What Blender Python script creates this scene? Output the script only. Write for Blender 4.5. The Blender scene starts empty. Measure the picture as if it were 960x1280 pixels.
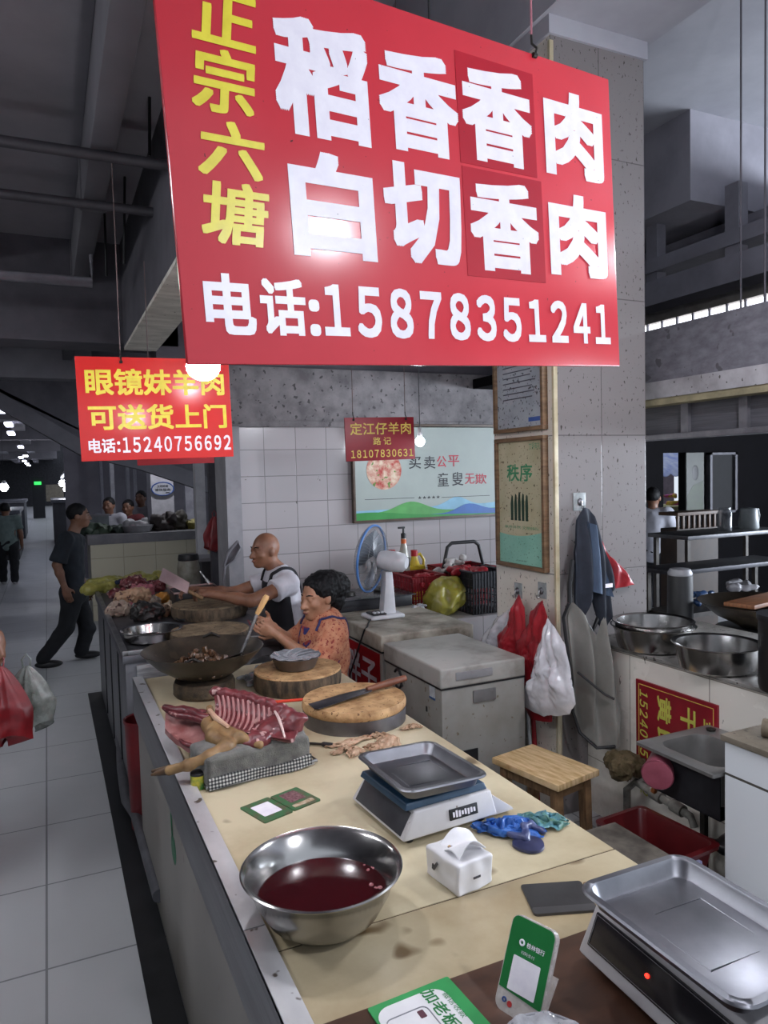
import bpy, bmesh, math, random
import numpy as np
from mathutils import Vector, Matrix, Euler, noise as mnoise
try:
    import openvdb as vdb
except ImportError:
    import pyopenvdb as vdb
SC = bpy.context.scene
COL = SC.collection
random.seed(7)
PI = math.pi

# ------------------------------------------------------------------ camera
CAMH = 1.8
FW = Vector((0.41740556, 0.90718413, -0.05281620))
RT = Vector((0.90761624, -0.41905786, -0.02496539))
UP = Vector((0.04478125, 0.03751615, 0.99829213))
FPX = 913.407
cam_d = bpy.data.cameras.new('camera')
cam = bpy.data.objects.new('camera', cam_d)
COL.objects.link(cam)
mw = Matrix((RT, UP, -FW)).transposed().to_4x4()
mw.translation = Vector((0, 0, CAMH))
cam.matrix_world = mw
cam_d.sensor_fit = 'VERTICAL'
cam_d.sensor_height = 36.0
cam_d.lens = FPX * 36.0 / 1280.0
cam_d.clip_start = 0.05
cam_d.clip_end = 300
SC.camera = cam

# ------------------------------------------------------------------ world, exposure, daylight
SC.view_settings.view_transform = 'Standard'
SC.view_settings.look = 'None'
SC.view_settings.exposure = 0.9
SC.view_settings.gamma = 1.0
SC.view_settings.use_curve_mapping = False
wd = bpy.data.worlds.new('world')
SC.world = wd
wd.use_nodes = True
bg = wd.node_tree.nodes['Background']
bg.inputs['Color'].default_value = (0.80, 0.88, 1.0, 1)
bg.inputs['Strength'].default_value = 0.5

def area(name, loc, target, sx, sy, power, col):
    d = bpy.data.lights.new(name, 'AREA')
    d.shape = 'RECTANGLE'; d.size = sx; d.size_y = sy; d.energy = power; d.color = col
    o = bpy.data.objects.new(name, d); COL.objects.link(o)
    o.location = loc
    o.rotation_euler = (Vector(target) - Vector(loc)).to_track_quat('-Z', 'Y').to_euler()
    return o
# daylight falling in through the open right-hand side of the hall
area('daylight_side', (10.5, 2.0, 2.6), (4.0, 3.0, 4.6), 8.0, 3.0, 1900, (0.80, 0.88, 1.0))

# ------------------------------------------------------------------ pixel to world (frame 960 x 1280)
def ray(x, y):
    return FW * FPX + RT * (x - 480) - UP * (y - 640)
def at_z(x, y, z):
    d = ray(x, y); return Vector((0, 0, CAMH)) + d * ((z - CAMH) / d.z)
def at_y(x, y, Y):
    d = ray(x, y); return Vector((0, 0, CAMH)) + d * (Y / d.y)
def at_x(x, y, X):
    d = ray(x, y); return Vector((0, 0, CAMH)) + d * (X / d.x)

# ------------------------------------------------------------------ materials
def lin(c):
    if isinstance(c, str):
        c = c.lstrip('#'); c = tuple(int(c[i:i+2], 16) / 255 for i in (0, 2, 4))
    return tuple((v / 12.92 if v <= 0.04045 else ((v + 0.055) / 1.055) ** 2.4) for v in c) + (1.0,)

class NT:
    def __init__(s, m):
        s.t = m.node_tree; s.n = s.t.nodes; s.l = s.t.links
    def new(s, t, **kw):
        n = s.n.new(t)
        for k, v in kw.items(): setattr(n, k, v)
        return n
    def put(s, sock, v):
        if hasattr(v, 'is_output') or isinstance(v, bpy.types.NodeSocket): s.l.new(v, sock)
        else: sock.default_value = v
    def noise(s, scale, detail=4, rough=.6, vec=None, dist=0):
        n = s.new('ShaderNodeTexNoise'); n.inputs['Scale'].default_value = scale
        n.inputs['Detail'].default_value = detail; n.inputs['Roughness'].default_value = rough
        n.inputs['Distortion'].default_value = dist
        if vec is None: vec = s.coord()
        s.l.new(vec, n.inputs['Vector']); return n.outputs['Fac']
    def coord(s, scale=None, rot=None):
        if not hasattr(s, '_c'): s._c = s.new('ShaderNodeTexCoord').outputs['Object']
        if scale is None and rot is None: return s._c
        m = s.new('ShaderNodeMapping')
        if scale: m.inputs['Scale'].default_value = scale
        if rot: m.inputs['Rotation'].default_value = rot
        s.l.new(s._c, m.inputs['Vector']); return m.outputs['Vector']
    def ramp(s, fac, stops, interp='LINEAR'):
        r = s.new('ShaderNodeValToRGB'); r.color_ramp.interpolation = interp
        e = r.color_ramp.elements
        while len(e) < len(stops): e.new(0.5)
        for i, (p, c) in enumerate(stops):
            e[i].position = p; e[i].color = c if len(c) == 4 else tuple(c) + (1,)
        s.l.new(fac, r.inputs['Fac']); return r.outputs['Color']
    def mix(s, fac, a, b, mode='MIX'):
        n = s.new('ShaderNodeMix', data_type='RGBA', blend_type=mode)
        s.put(n.inputs[0], fac); s.put(n.inputs[6], a); s.put(n.inputs[7], b)
        return n.outputs[2]
    def math(s, op, a, b=0.0):
        n = s.new('ShaderNodeMath', operation=op); s.put(n.inputs[0], a); s.put(n.inputs[1], b); return n.outputs[0]
    def bump(s, h, strength=.3, dist=.01):
        b = s.new('ShaderNodeBump'); b.inputs['Strength'].default_value = strength
        b.inputs['Distance'].default_value = dist; s.l.new(h, b.inputs['Height']); return b.outputs['Normal']

def base_mat(name, rough=.5, metal=0, spec=.5):
    m = bpy.data.materials.new(name); m.use_nodes = True
    t = NT(m); b = t.n['Principled BSDF']
    b.inputs['Roughness'].default_value = rough; b.inputs['Metallic'].default_value = metal
    b.inputs['Specular IOR Level'].default_value = spec
    return m, t, b

_mc = {}
def mat(name, c1, c2=None, rough=.5, metal=0, scale=8, spec=.5, bump=0, bscale=None, stretch=None, spots=None, sscale=40, samount=.33, coat=0, alpha=1, detail=5, lo=.35, hi=.65, trans=0, sheen=0):
    """two-tone noise material, with optional dark specks of dirt and bump"""
    if name in _mc: return _mc[name]
    m, t, b = base_mat(name, rough, metal, spec)
    if c2 is None:
        r = lin(c1)[:3]; c2 = tuple(v * .8 for v in r) + (1,)
    else: c2 = lin(c2)
    vec = t.coord(stretch) if stretch else t.coord()
    f = t.noise(scale, detail, .6, vec)
    c = t.ramp(f, [(lo, c2), (hi, lin(c1))])
    if spots:
        n = t.noise(sscale, 2, .5); k = t.ramp(n, [(samount - .03, (1, 1, 1)), (samount, (0, 0, 0))])
        c = t.mix(k, c, lin(spots))
    t.l.new(c, b.inputs['Base Color'])
    if bump:
        h = t.noise(bscale or scale * 4, 4, .6, vec)
        t.l.new(t.bump(h, bump), b.inputs['Normal'])
    if metal or rough < .45:
        r = t.new('ShaderNodeMapRange'); r.inputs['To Min'].default_value = rough * .75; r.inputs['To Max'].default_value = min(1, rough * 1.4)
        t.l.new(f, r.inputs['Value']); t.l.new(r.outputs[0], b.inputs['Roughness'])
    b.inputs['Coat Weight'].default_value = coat
    b.inputs['Alpha'].default_value = alpha
    b.inputs['Transmission Weight'].default_value = trans
    if sheen: b.inputs['Sheen Weight'].default_value = sheen
    _mc[name] = m
    return m

def emit(name, col, strength):
    if name in _mc: return _mc[name]
    m, t, b = base_mat(name, .4)
    b.inputs['Base Color'].default_value = lin(col)
    b.inputs['Emission Color'].default_value = lin(col)
    b.inputs['Emission Strength'].default_value = strength
    _mc[name] = m; return m

def tile_mat(name, col, mortar, w, h, axes, rough=.18, msize=.004, var=.06, dirt='#3a3430', damount=.34, dscale=30, off=(0, 0), offset=0.0, stain=None, stains=.45):
    """glazed tiles laid in a grid on the plane given by two axes, with specks of grime"""
    if name in _mc: return _mc[name]
    m, t, b = base_mat(name, rough)
    sp = t.new('ShaderNodeSeparateXYZ'); t.l.new(t.coord(), sp.inputs[0])
    cb = t.new('ShaderNodeCombineXYZ')
    for i, a in enumerate(axes):
        t.l.new(t.math('ADD', sp.outputs['XYZ'.index(a)], off[i]), cb.inputs[i])
    br = t.new('ShaderNodeTexBrick'); br.offset = offset; br.squash = 1
    br.inputs['Scale'].default_value = 1
    br.inputs['Brick Width'].default_value = w; br.inputs['Row Height'].default_value = h
    br.inputs['Mortar Size'].default_value = msize; br.inputs['Mortar Smooth'].default_value = .2
    c = lin(col)
    br.inputs['Color1'].default_value = c
    br.inputs['Color2'].default_value = tuple(v * (1 - var) for v in c[:3]) + (1,)
    br.inputs['Mortar'].default_value = lin(mortar)
    t.l.new(cb.outputs[0], br.inputs['Vector'])
    cc = br.outputs['Color']
    if stain:
        n = t.noise(2.2, 6, .65)
        cc = t.mix(t.ramp(n, [(stains, (0, 0, 0)), (stains + .25, (.8, .8, .8))]), cc, lin(stain))
    if dirt:
        n = t.noise(dscale, 3, .6, t.coord((1, 1, .55)))
        cc = t.mix(t.ramp(n, [(damount - .02, (.85, .85, .85)), (damount + .01, (0, 0, 0))]), cc, lin(dirt))
    t.l.new(cc, b.inputs['Base Color'])
    hh = t.math('SUBTRACT', 1.0, br.outputs['Fac'])
    t.l.new(t.bump(hh, .5 if 'floor' not in name else .12, .004), b.inputs['Normal'])
    n2 = t.noise(5, 4); r = t.new('ShaderNodeMapRange')
    r.inputs['To Min'].default_value = rough * .7; r.inputs['To Max'].default_value = rough * 1.6
    t.l.new(n2, r.inputs['Value']); t.l.new(r.outputs[0], b.inputs['Roughness'])
    _mc[name] = m; return m

# ------------------------------------------------------------------ mesh building
class MB:
    def __init__(s): s.bm = bmesh.new(); s.mats = None
    def _xf(s, vs, M):
        if M is not None: bmesh.ops.transform(s.bm, matrix=M, verts=vs)
    def box(s, lo, hi, bev=0, M=None, seg=2):
        lo = Vector(lo); hi = Vector(hi)
        r = bmesh.ops.create_cube(s.bm, size=1)
        vs = r['verts']
        for v in vs:
            v.co = Vector((lo[i] + (v.co[i] + .5) * (hi[i] - lo[i]) for i in range(3)))
        if bev:
            es = {e for v in vs for e in v.link_edges}
            rb = bmesh.ops.bevel(s.bm, geom=list(es), offset=bev, segments=seg, profile=.6, affect='EDGES')
            vs = list({v for f in rb['faces'] for v in f.verts} | {v for v in vs if v.is_valid})
        s._xf(vs, M); return s
    def prism(s, pts, y0, y1, M=None, bev=0):
        """outline pts (x,z) extruded along y"""
        a = [s.bm.verts.new((p[0], y0, p[1])) for p in pts]; b = [s.bm.verts.new((p[0], y1, p[1])) for p in pts]
        n = len(pts); fs = [s.bm.faces.new(a), s.bm.faces.new(b[::-1])]
        for i in range(n): fs.append(s.bm.faces.new((a[i], b[i], b[(i+1) % n], a[(i+1) % n])))
        vs = a + b
        bmesh.ops.recalc_face_normals(s.bm, faces=fs)
        if bev:
            es = {e for v in vs for e in v.link_edges}
            rb = bmesh.ops.bevel(s.bm, geom=list(es), offset=bev, segments=2, profile=.6, affect='EDGES')
            vs = list({v for f in rb['faces'] for v in f.verts} | {v for v in vs if v.is_valid})
        s._xf(vs, M); return s
    def lathe(s, prof, n=48, M=None, cap=True, wob=0, sx=1, sy=1):
        """profile (r,z) turned round the z axis"""
        rings = []
        for (r, z) in prof:
            ring = []
            for i in range(n):
                a = 2 * PI * i / n
                rr = r * (1 + wob * math.sin(3 * a + z * 20))
                ring.append(s.bm.verts.new((rr * math.cos(a) * sx, rr * math.sin(a) * sy, z)))
            rings.append(ring)
        fs = []
        for k in range(len(rings) - 1):
            for i in range(n):
                fs.append(s.bm.faces.new((rings[k][i], rings[k][(i+1) % n], rings[k+1][(i+1) % n], rings[k+1][i])))
        if cap:
            fs.append(s.bm.faces.new(rings[0][::-1])); fs.append(s.bm.faces.new(rings[-1]))
        s._xf([v for r in rings for v in r], M); return s
    def tube(s, pts, r, n=10, cap=True, closed=False):
        """round bar along a polyline; r a number or one radius per point"""
        pts = [Vector(p) for p in pts]; N = len(pts)
        rr = r if isinstance(r, (list, tuple)) else [r] * N
        rings = []; prev = None
        for i, p in enumerate(pts):
            if closed: t = pts[(i+1) % N] - pts[i-1]
            else: t = pts[min(i+1, N-1)] - pts[max(i-1, 0)]
            t.normalize()
            if prev is None:
                a = Vector((0, 0, 1)) if abs(t.z) < .9 else Vector((1, 0, 0))
                u = t.cross(a).normalized()
            else:
                u = (prev - t * prev.dot(t)).normalized()
            prev = u; w = t.cross(u)
            rings.append([s.bm.verts.new(p + (u * math.cos(2*PI*k/n) + w * math.sin(2*PI*k/n)) * rr[i]) for k in range(n)])
        rng = range(N if closed else N - 1)
        for i in rng:
            a = rings[i]; b = rings[(i+1) % N]
            for k in range(n): s.bm.faces.new((a[k], a[(k+1) % n], b[(k+1) % n], b[k]))
        if cap and not closed:
            s.bm.faces.new(rings[0][::-1]); s.bm.faces.new(rings[-1])
        return s
    def cyl(s, p0, p1, r, n=20): return s.tube([p0, p1], r, n)
    def ball(s, c, r, seg=16, M=None):
        rad = r if isinstance(r, (tuple, list)) else (r, r, r)
        q = bmesh.ops.create_uvsphere(s.bm, u_segments=seg, v_segments=max(6, seg // 2), radius=1)
        for v in q['verts']: v.co = Vector((v.co[i] * rad[i] + c[i] for i in range(3)))
        s._xf(q['verts'], M); return s
    def grid(s, fn, nu, nv, thick=0):
        """surface fn(u,v) -> point; thick gives it a second skin fn(u,v,thick)"""
        def layer(t):
            return [[s.bm.verts.new(fn(i / nu, j / nv, t)) for j in range(nv + 1)] for i in range(nu + 1)]
        A = layer(0)
        for i in range(nu):
            for j in range(nv): s.bm.faces.new((A[i][j], A[i+1][j], A[i+1][j+1], A[i][j+1]))
        if thick:
            B = layer(thick)
            for i in range(nu):
                for j in range(nv): s.bm.faces.new((B[i][j], B[i][j+1], B[i+1][j+1], B[i+1][j]))
            ring = [(i, 0) for i in range(nu)] + [(nu, j) for j in range(nv)] + [(i, nv) for i in range(nu, 0, -1)] + [(0, j) for j in range(nv, 0, -1)]
            for k in range(len(ring)):
                a = ring[k]; b = ring[(k+1) % len(ring)]
                s.bm.faces.new((A[a[0]][a[1]], B[a[0]][a[1]], B[b[0]][b[1]], A[b[0]][b[1]]))
        return s
    def raw(s, V, Fs):
        vs = [s.bm.verts.new(v) for v in V]
        for f in Fs:
            try: s.bm.faces.new([vs[i] for i in f])
            except ValueError: pass
        return s
    def build(s, name, m, parent=None, smooth=True, local=False, angle=40):
        me = bpy.data.meshes.new(name)
        bmesh.ops.recalc_face_normals(s.bm, faces=s.bm.faces)
        if parent is not None and not local:
            s.bm.transform(parent_world(parent).inverted())
        s.bm.to_mesh(me); s.bm.free()
        return link(name, me, m, parent, smooth, angle)

def link(name, me, m, parent=None, smooth=True, angle=40):
    for mm in (m if isinstance(m, (list, tuple)) else [m]): me.materials.append(mm)
    if smooth:
        me.shade_smooth()
        me.set_sharp_from_angle(angle=math.radians(angle))
    o = bpy.data.objects.new(name, me); COL.objects.link(o)
    if parent is not None: o.parent = parent
    return o

def parent_world(p):
    M = p.matrix_basis.copy()
    while p.parent is not None:
        p = p.parent; M = p.matrix_basis @ M
    return M

_labels = {}
def tag(o, label=None, cat=None, group=None, kind=None):
    if label: o['label'] = label
    if cat: o['category'] = cat
    if group: o['group'] = group
    if kind: o['kind'] = kind
    return o
def thing(name, label, cat, loc=(0, 0, 0), rz=0, group=None, M=None):
    o = bpy.data.objects.new(name, None); COL.objects.link(o)
    o.empty_display_size = .05
    if M is not None: o.matrix_basis = M
    else:
        o.location = loc; o.rotation_euler = (0, 0, rz)
        o.matrix_basis = Matrix.Translation(Vector(loc)) @ Matrix.Rotation(rz, 4, 'Z')
    return tag(o, label, cat, group)
def struct(o): o['kind'] = 'structure'; return o
def copy_tree(o, parent=None):
    c = o.copy(); COL.objects.link(c); c.parent = parent
    for ch in [x for x in COL.objects if x.parent == o]: copy_tree(ch, c)
    return c

# ------------------------------------------------------------------ signed-distance sculpting
class SDF:
    """smooth union of round cones, ellipsoids and boxes, turned into one skin"""
    def __init__(s, h=.006, k=.02): s.h = h; s.k = k; s.p = []
    def cap(s, a, b, ra, rb=None, k=None, sub=False):
        s.p.append(('c', np.array(a, float), np.array(b, float), ra, ra if rb is None else rb, s.k if k is None else k, sub)); return s
    def chain(s, pts, rs, k=None):
        for i in range(len(pts) - 1): s.cap(pts[i], pts[i+1], rs[i], rs[i+1], k)
        return s
    def ell(s, c, r, R=None, k=None, sub=False):
        r = np.array(r if isinstance(r, (tuple, list)) else (r, r, r), float)
        s.p.append(('e', np.array(c, float), r, None if R is None else np.array(R.to_3x3()), 0, s.k if k is None else k, sub)); return s
    def box(s, c, hs, rad=.01, R=None, k=None, sub=False):
        s.p.append(('b', np.array(c, float), np.array(hs, float), None if R is None else np.array(R.to_3x3()), rad, s.k if k is None else k, sub)); return s
    def _bb(s, q):
        if q[0] == 'c':
            r = max(q[3], q[4]); return np.minimum(q[1], q[2]) - r, np.maximum(q[1], q[2]) + r
        if q[0] == 'e':
            e = q[2] if q[3] is None else np.full(3, q[2].max()); return q[1] - e, q[1] + e
        e = q[2] if q[3] is None else np.full(3, np.linalg.norm(q[2])); return q[1] - e, q[1] + e
    def mesh(s, smooth=0, disp=None):
        h = s.h
        bbs = [s._bb(q) for q in s.p]
        pad = 3 * h + .01
        lo = np.min([b[0] for b in bbs], 0) - pad; hi = np.max([b[1] for b in bbs], 0) + pad
        n = np.ceil((hi - lo) / h).astype(int) + 1
        D = np.full(n, .06, np.float32)
        for q, (a, b) in zip(s.p, bbs):
            m = q[5] + 4 * h + .012
            i0 = np.maximum(np.floor((a - m - lo) / h).astype(int), 0); i1 = np.minimum(np.ceil((b + m - lo) / h).astype(int) + 1, n)
            ax = [np.arange(i0[i], i1[i], dtype=np.float32) * h + lo[i] for i in range(3)]
            X, Y, Z = np.meshgrid(*ax, indexing='ij', sparse=True)
            if q[0] == 'c':
                A, B = q[1], q[2]; d = B - A; L = max(float(d @ d), 1e-12)
                t = ((X - A[0]) * d[0] + (Y - A[1]) * d[1] + (Z - A[2]) * d[2]) / L
                t = np.clip(t, 0, 1)
                f = np.sqrt((X - A[0] - t * d[0])**2 + (Y - A[1] - t * d[1])**2 + (Z - A[2] - t * d[2])**2) - (q[3] + t * (q[4] - q[3]))
            else:
                x, y, z = X - q[1][0], Y - q[1][1], Z - q[1][2]
                if q[3] is not None:
                    R = q[3]; x, y, z = (R[0, 0]*x + R[1, 0]*y + R[2, 0]*z, R[0, 1]*x + R[1, 1]*y + R[2, 1]*z, R[0, 2]*x + R[1, 2]*y + R[2, 2]*z)
                r = q[2]
                if q[0] == 'e':
                    k0 = np.sqrt((x/r[0])**2 + (y/r[1])**2 + (z/r[2])**2)
                    k1 = np.sqrt((x/r[0]**2)**2 + (y/r[1]**2)**2 + (z/r[2]**2)**2) + 1e-9
                    f = k0 * (k0 - 1) / k1
                else:
                    rd = q[4]
                    ex, ey, ez = np.abs(x) - r[0] + rd, np.abs(y) - r[1] + rd, np.abs(z) - r[2] + rd
                    f = np.sqrt(np.maximum(ex, 0)**2 + np.maximum(ey, 0)**2 + np.maximum(ez, 0)**2) + np.minimum(np.maximum(ex, np.maximum(ey, ez)), 0) - rd
            sl = tuple(slice(i0[i], i1[i]) for i in range(3))
            g = D[sl]; k = max(q[5], 1e-5)
            if q[6]:
                hh = np.maximum(k - np.abs(g + f), 0) / k
                D[sl] = np.maximum(g, -f) + hh * hh * k * .25
            else:
                hh = np.maximum(k - np.abs(g - f), 0) / k
                D[sl] = np.minimum(g, f) - hh * hh * k * .25
        if disp is not None: D = disp(D, lo, h)
        G = vdb.FloatGrid(.06)
        G.copyFromArray(np.ascontiguousarray(D, dtype=np.float32))
        P, T, Q = G.convertToPolygons(0.0, 0.0)
        P = P * h + lo
        return P, T, Q
    def build(s, name, m, parent=None, local=False, jitter=0, jscale=20, decim=0):
        P, T, Q = s.mesh()
        if jitter:
            for i in range(len(P)):
                P[i] += np.array(mnoise.noise_vector(Vector(P[i]) * jscale)) * jitter
        if parent is not None and not local:
            W = np.array(parent_world(parent).inverted()); P = P @ W[:3, :3].T + W[:3, 3]
        me = bpy.data.meshes.new(name)
        F = [tuple(q) for q in Q[:, ::-1]] + [tuple(t) for t in T[:, ::-1]]
        me.from_pydata([tuple(p) for p in P], [], F); me.update()
        bm = bmesh.new(); bm.from_mesh(me); bmesh.ops.recalc_face_normals(bm, faces=bm.faces); bm.to_mesh(me); bm.free()
        return link(name, me, m, parent, True, 180)

# ------------------------------------------------------------------ lettering
def txt(body, x0, x1, z0, z1, y, m, parent, bold=.02, name='lettering', rot=0, shear=0):
    """lettering in the parent's own xz plane at depth y, filling the box x0..x1, z0..z1; bold thickens every stroke"""
    if any('0' <= ch <= '9' for ch in body) and ':' not in body:
        body = ''.join(chr(0xFF10 + ord(ch) - 48) if '0' <= ch <= '9' else ch for ch in body); sp = .60
    else: sp = 1.0
    c = bpy.data.curves.new('t', 'FONT'); c.body = body; c.shear = shear; c.space_character = sp
    c.resolution_u = 3; c.align_x = 'LEFT'; c.dimensions = '2D'; c.fill_mode = 'FRONT'
    o = bpy.data.objects.new('t', c); COL.objects.link(o)
    dg = bpy.context.evaluated_depsgraph_get()
    me0 = bpy.data.meshes.new_from_object(o.evaluated_get(dg))
    bpy.data.objects.remove(o)
    V0 = np.array([v.co[:2] for v in me0.vertices]); F0 = [tuple(p.vertices) for p in me0.polygons]
    if rot == 90: V0 = np.stack([V0[:, 1], -V0[:, 0]], 1)   # turned a quarter clockwise
    st = (-1, 0, 1) if bold < .02 else (-1, -.5, 0, .5, 1)
    sh = [(0, 0)] if not bold else [(bold * i * .85, bold * j * .85) for i in st for j in st]
    lo = V0.min(0) - bold; hi = V0.max(0) + bold
    V = []; F = []
    for k, d in enumerate(sh):
        n = len(V)
        for v in V0:
            q = (v + np.array(d) - lo) / (hi - lo)
            V.append((x0 + q[0] * (x1 - x0), y - k * 3e-6, z0 + q[1] * (z1 - z0)))
        F += [tuple(i + n for i in f) for f in F0]
    me = bpy.data.meshes.new(name); me.from_pydata(V, [], F); me.update()
    return link(name, me, m, parent, False)

def frame_M(origin, ux, uz):
    """matrix whose x runs along ux, z along uz, y away from the viewer"""
    ux = Vector(ux).normalized(); uz = Vector(uz); uz = (uz - ux * uz.dot(ux)).normalized()
    uy = uz.cross(ux)
    M = Matrix((ux, uy, uz)).transposed().to_4x4(); M.translation = Vector(origin); return M
# ------------------------------------------------------------------ shared materials
M_floor = tile_mat('floor_tiles', '#b2b3b5', '#77787a', .625, .625, 'XY', rough=.41, msize=.005, var=.03, dirt=None, off=(.08 + 6.25, .215 + 6.25))
M_white_tile = tile_mat('wall_tiles', '#a5a0a1', '#767373', .25, .2, 'XZ', rough=.16, msize=.003, dirt='#4a4542', damount=.27, dscale=14, off=(10, 10))
M_col_tile = tile_mat('column_tiles', '#7d7877', '#5f5b5a', .3025, .71, 'XZ', rough=.14, msize=.003, dirt='#39342f', damount=.365, dscale=62, off=(-2.34 + 3.025, -1.97 + 7.1))  # front face: shade put into the tile colour, darker than the side
M_col_tile_y = tile_mat('column_tiles_lit_side', '#d8d2c6', '#8d8a8a', .55, .71, 'YZ', rough=.14, msize=.003, dirt='#453e39', damount=.36, dscale=62, off=(-3.0 + 5.5, -1.97 + 7.1))  # same tiles on the side face, brighter light put into the colour
M_half_tile = tile_mat('half_wall_tiles', '#e9e4da', '#a39c92', .47, .6, 'YZ', rough=.22, msize=.003, dirt='#5a5046', damount=.30, dscale=18, off=(-1.75 + 4.7, 0.31 + 6), stain='#a69d8c', stains=.52)
M_conc = mat('grimy_concrete', '#7d797a', '#5d5a5c', .85, scale=7, spots='#454344', sscale=26, samount=.36, bump=.15)
M_dark = mat('dark_concrete', '#57545a', '#454349', .9, scale=3)
M_beam_lit = mat('beam_lit_underside', '#d8d4c8', '#b5b1a4', .8, scale=5, spots='#2c2a28', sscale=50, samount=.31, stretch=(1, 3, 1))  # beam underside, glow of the nearby bulb put into the base colour
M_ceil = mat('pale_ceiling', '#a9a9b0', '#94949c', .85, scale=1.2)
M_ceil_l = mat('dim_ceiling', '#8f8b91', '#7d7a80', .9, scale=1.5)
M_black = mat('black_recess', '#121214', '#0b0b0c', .6)
M_steel = mat('brushed_steel', '#b9b8b8', '#8e8d8e', .37, 1, scale=4, stretch=(2, 2, 30))
M_steel_b = mat('bowl_steel', '#b4b2b0', '#a3a19f', .19, 1, scale=3)
M_steel_dull = mat('dull_steel', '#86858a', '#6b6a6e', .42, 1, scale=6)
M_iron = mat('dark_iron', '#3a3632', '#1f1c1a', .45, .6, scale=10)
M_marble = mat('stained_marble', '#c8bc9e', '#a08f70', .38, scale=2.6, detail=8, lo=.30, hi=.62, spots='#6b5a44', sscale=4.5, samount=.33)
M_rubber = mat('black_plastic', '#1d1d20', '#131315', .5)
M_white_pl = mat('white_plastic', '#d8d8d8', '#c8c8ca', .38, scale=5)
M_red_pl = mat('red_plastic', '#b5222c', '#8e1820', .4, scale=5)
M_text_w = mat('white_letters', '#f3eef4', '#e6e0ea', .4, scale=30)
M_text_y = mat('yellow_letters', '#f4e04a', '#e6cf3c', .45, scale=30)
M_wood = mat('worn_wood', '#dcc096', '#b3925f', .6, scale=5, stretch=(2, 14, 2), bump=.1)
M_wood_d = mat('dark_wood', '#8a6b4a', '#5d442c', .65, scale=5, stretch=(14, 2, 2))
M_board = mat('chopping_wood', '#c9a374', '#8f6a42', .7, scale=14, spots='#6a4a2e', sscale=60, samount=.36, bump=.25, bscale=90)
M_board_side = mat('chopping_wood_side', '#a08666', '#6a5238', .75, scale=18, stretch=(6, 6, .5), bump=.3)
M_cord = mat('cord_black', '#18181a', '#101012', .5)

def slab(name, lo, hi, m, bev=0):
    return struct(MB().box(lo, hi, bev).build(name, m))

# ------------------------------------------------------------------ floor
slab('floor', (-9, -5, -.1), (16, 70, 0), M_floor)
M_gut = mat('wet_gutter', '#2b2c2e', '#1a1b1c', .35, scale=6)
slab('trim_1', (.237, -1, 0), (.345, 6.6, .006), M_gut)

# ------------------------------------------------------------------ left hall: ceiling, beams
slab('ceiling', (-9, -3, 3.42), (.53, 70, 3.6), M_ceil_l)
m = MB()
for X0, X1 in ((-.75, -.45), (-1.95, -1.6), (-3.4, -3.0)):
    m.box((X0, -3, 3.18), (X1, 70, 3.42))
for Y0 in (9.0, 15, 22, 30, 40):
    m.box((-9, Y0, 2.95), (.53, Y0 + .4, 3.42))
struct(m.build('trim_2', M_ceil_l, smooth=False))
m = MB().box((-9, 5.4, 2.74), (.9, 5.75, 3.42))
struct(m.build('trim_3', M_dark, smooth=False))
# long concrete beam over the counters, lamp light on its underside put into a paler colour
slab('trim_4', (.53, 1.75, 2.72), (.74, 5.4, 5.0), M_dark)
slab('trim_5', (.531, 1.75, 2.70), (.745, 5.4, 2.72), M_beam_lit)
# cross beam over the tiled wall
struct(MB().box((.9, 5.38, 2.215), (3.9, 5.75, 2.62)).box((.9, 5.36, 2.17), (3.9, 5.75, 2.215)).build('trim_6', M_conc, smooth=False))
slab('trim_7', (.745, 5.4, 2.62), (3.9, 5.75, 5.0), M_dark)
# far end
slab('wall_far', (-9, 60, 0), (14, 60.3, 5.2), mat('far_wall', '#3a3a40', '#2c2c30', .9))
slab('wall_left', (-9.2, -3, 0), (-9, 70, 3.6), M_dark)

# ------------------------------------------------------------------ tiled wall with the banner
slab('wall_back', (1.30, 5.4, 0), (3.9, 5.7, 2.17), M_white_tile)
slab('trim_8', (1.19, 5.33, 0), (1.30, 5.7, 2.17), mat('pale_post', '#8f8d90', '#7c7a7e', .6, scale=6))
# ledge of white tiles against the back wall, carrying the baskets
slab('baseboard_back', (2.33, 4.35, 0), (3.9, 5.38, .78), M_white_tile, .004)

# ------------------------------------------------------------------ column
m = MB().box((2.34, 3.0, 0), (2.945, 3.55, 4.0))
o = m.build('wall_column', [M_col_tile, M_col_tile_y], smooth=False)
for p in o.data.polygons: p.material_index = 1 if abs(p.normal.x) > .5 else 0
struct(o)
slab('trim_9', (2.325, 2.985, 3.93), (2.96, 3.565, 4.02), M_ceil)
# yellowed corner strip
struct(MB().box((2.328, 2.988, 0), (2.352, 3.006, 3.9), .003).build('trim_10', mat('old_ivory', '#c9bfa2', '#a99c7c', .5)))

# ------------------------------------------------------------------ half wall with its ledge on the right
m = MB().box((2.53, 1.2, 0), (3.30, 3.0, .898))
o = m.build('wall_right', M_half_tile, smooth=False); struct(o)
slab('trim_11', (2.52, 1.2, .898), (3.34, 3.0, .915), mat('ledge_stone', '#8e8b87', '#6a6762', .5, scale=9, spots='#3a342e', sscale=30, samount=.36), .003)

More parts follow.
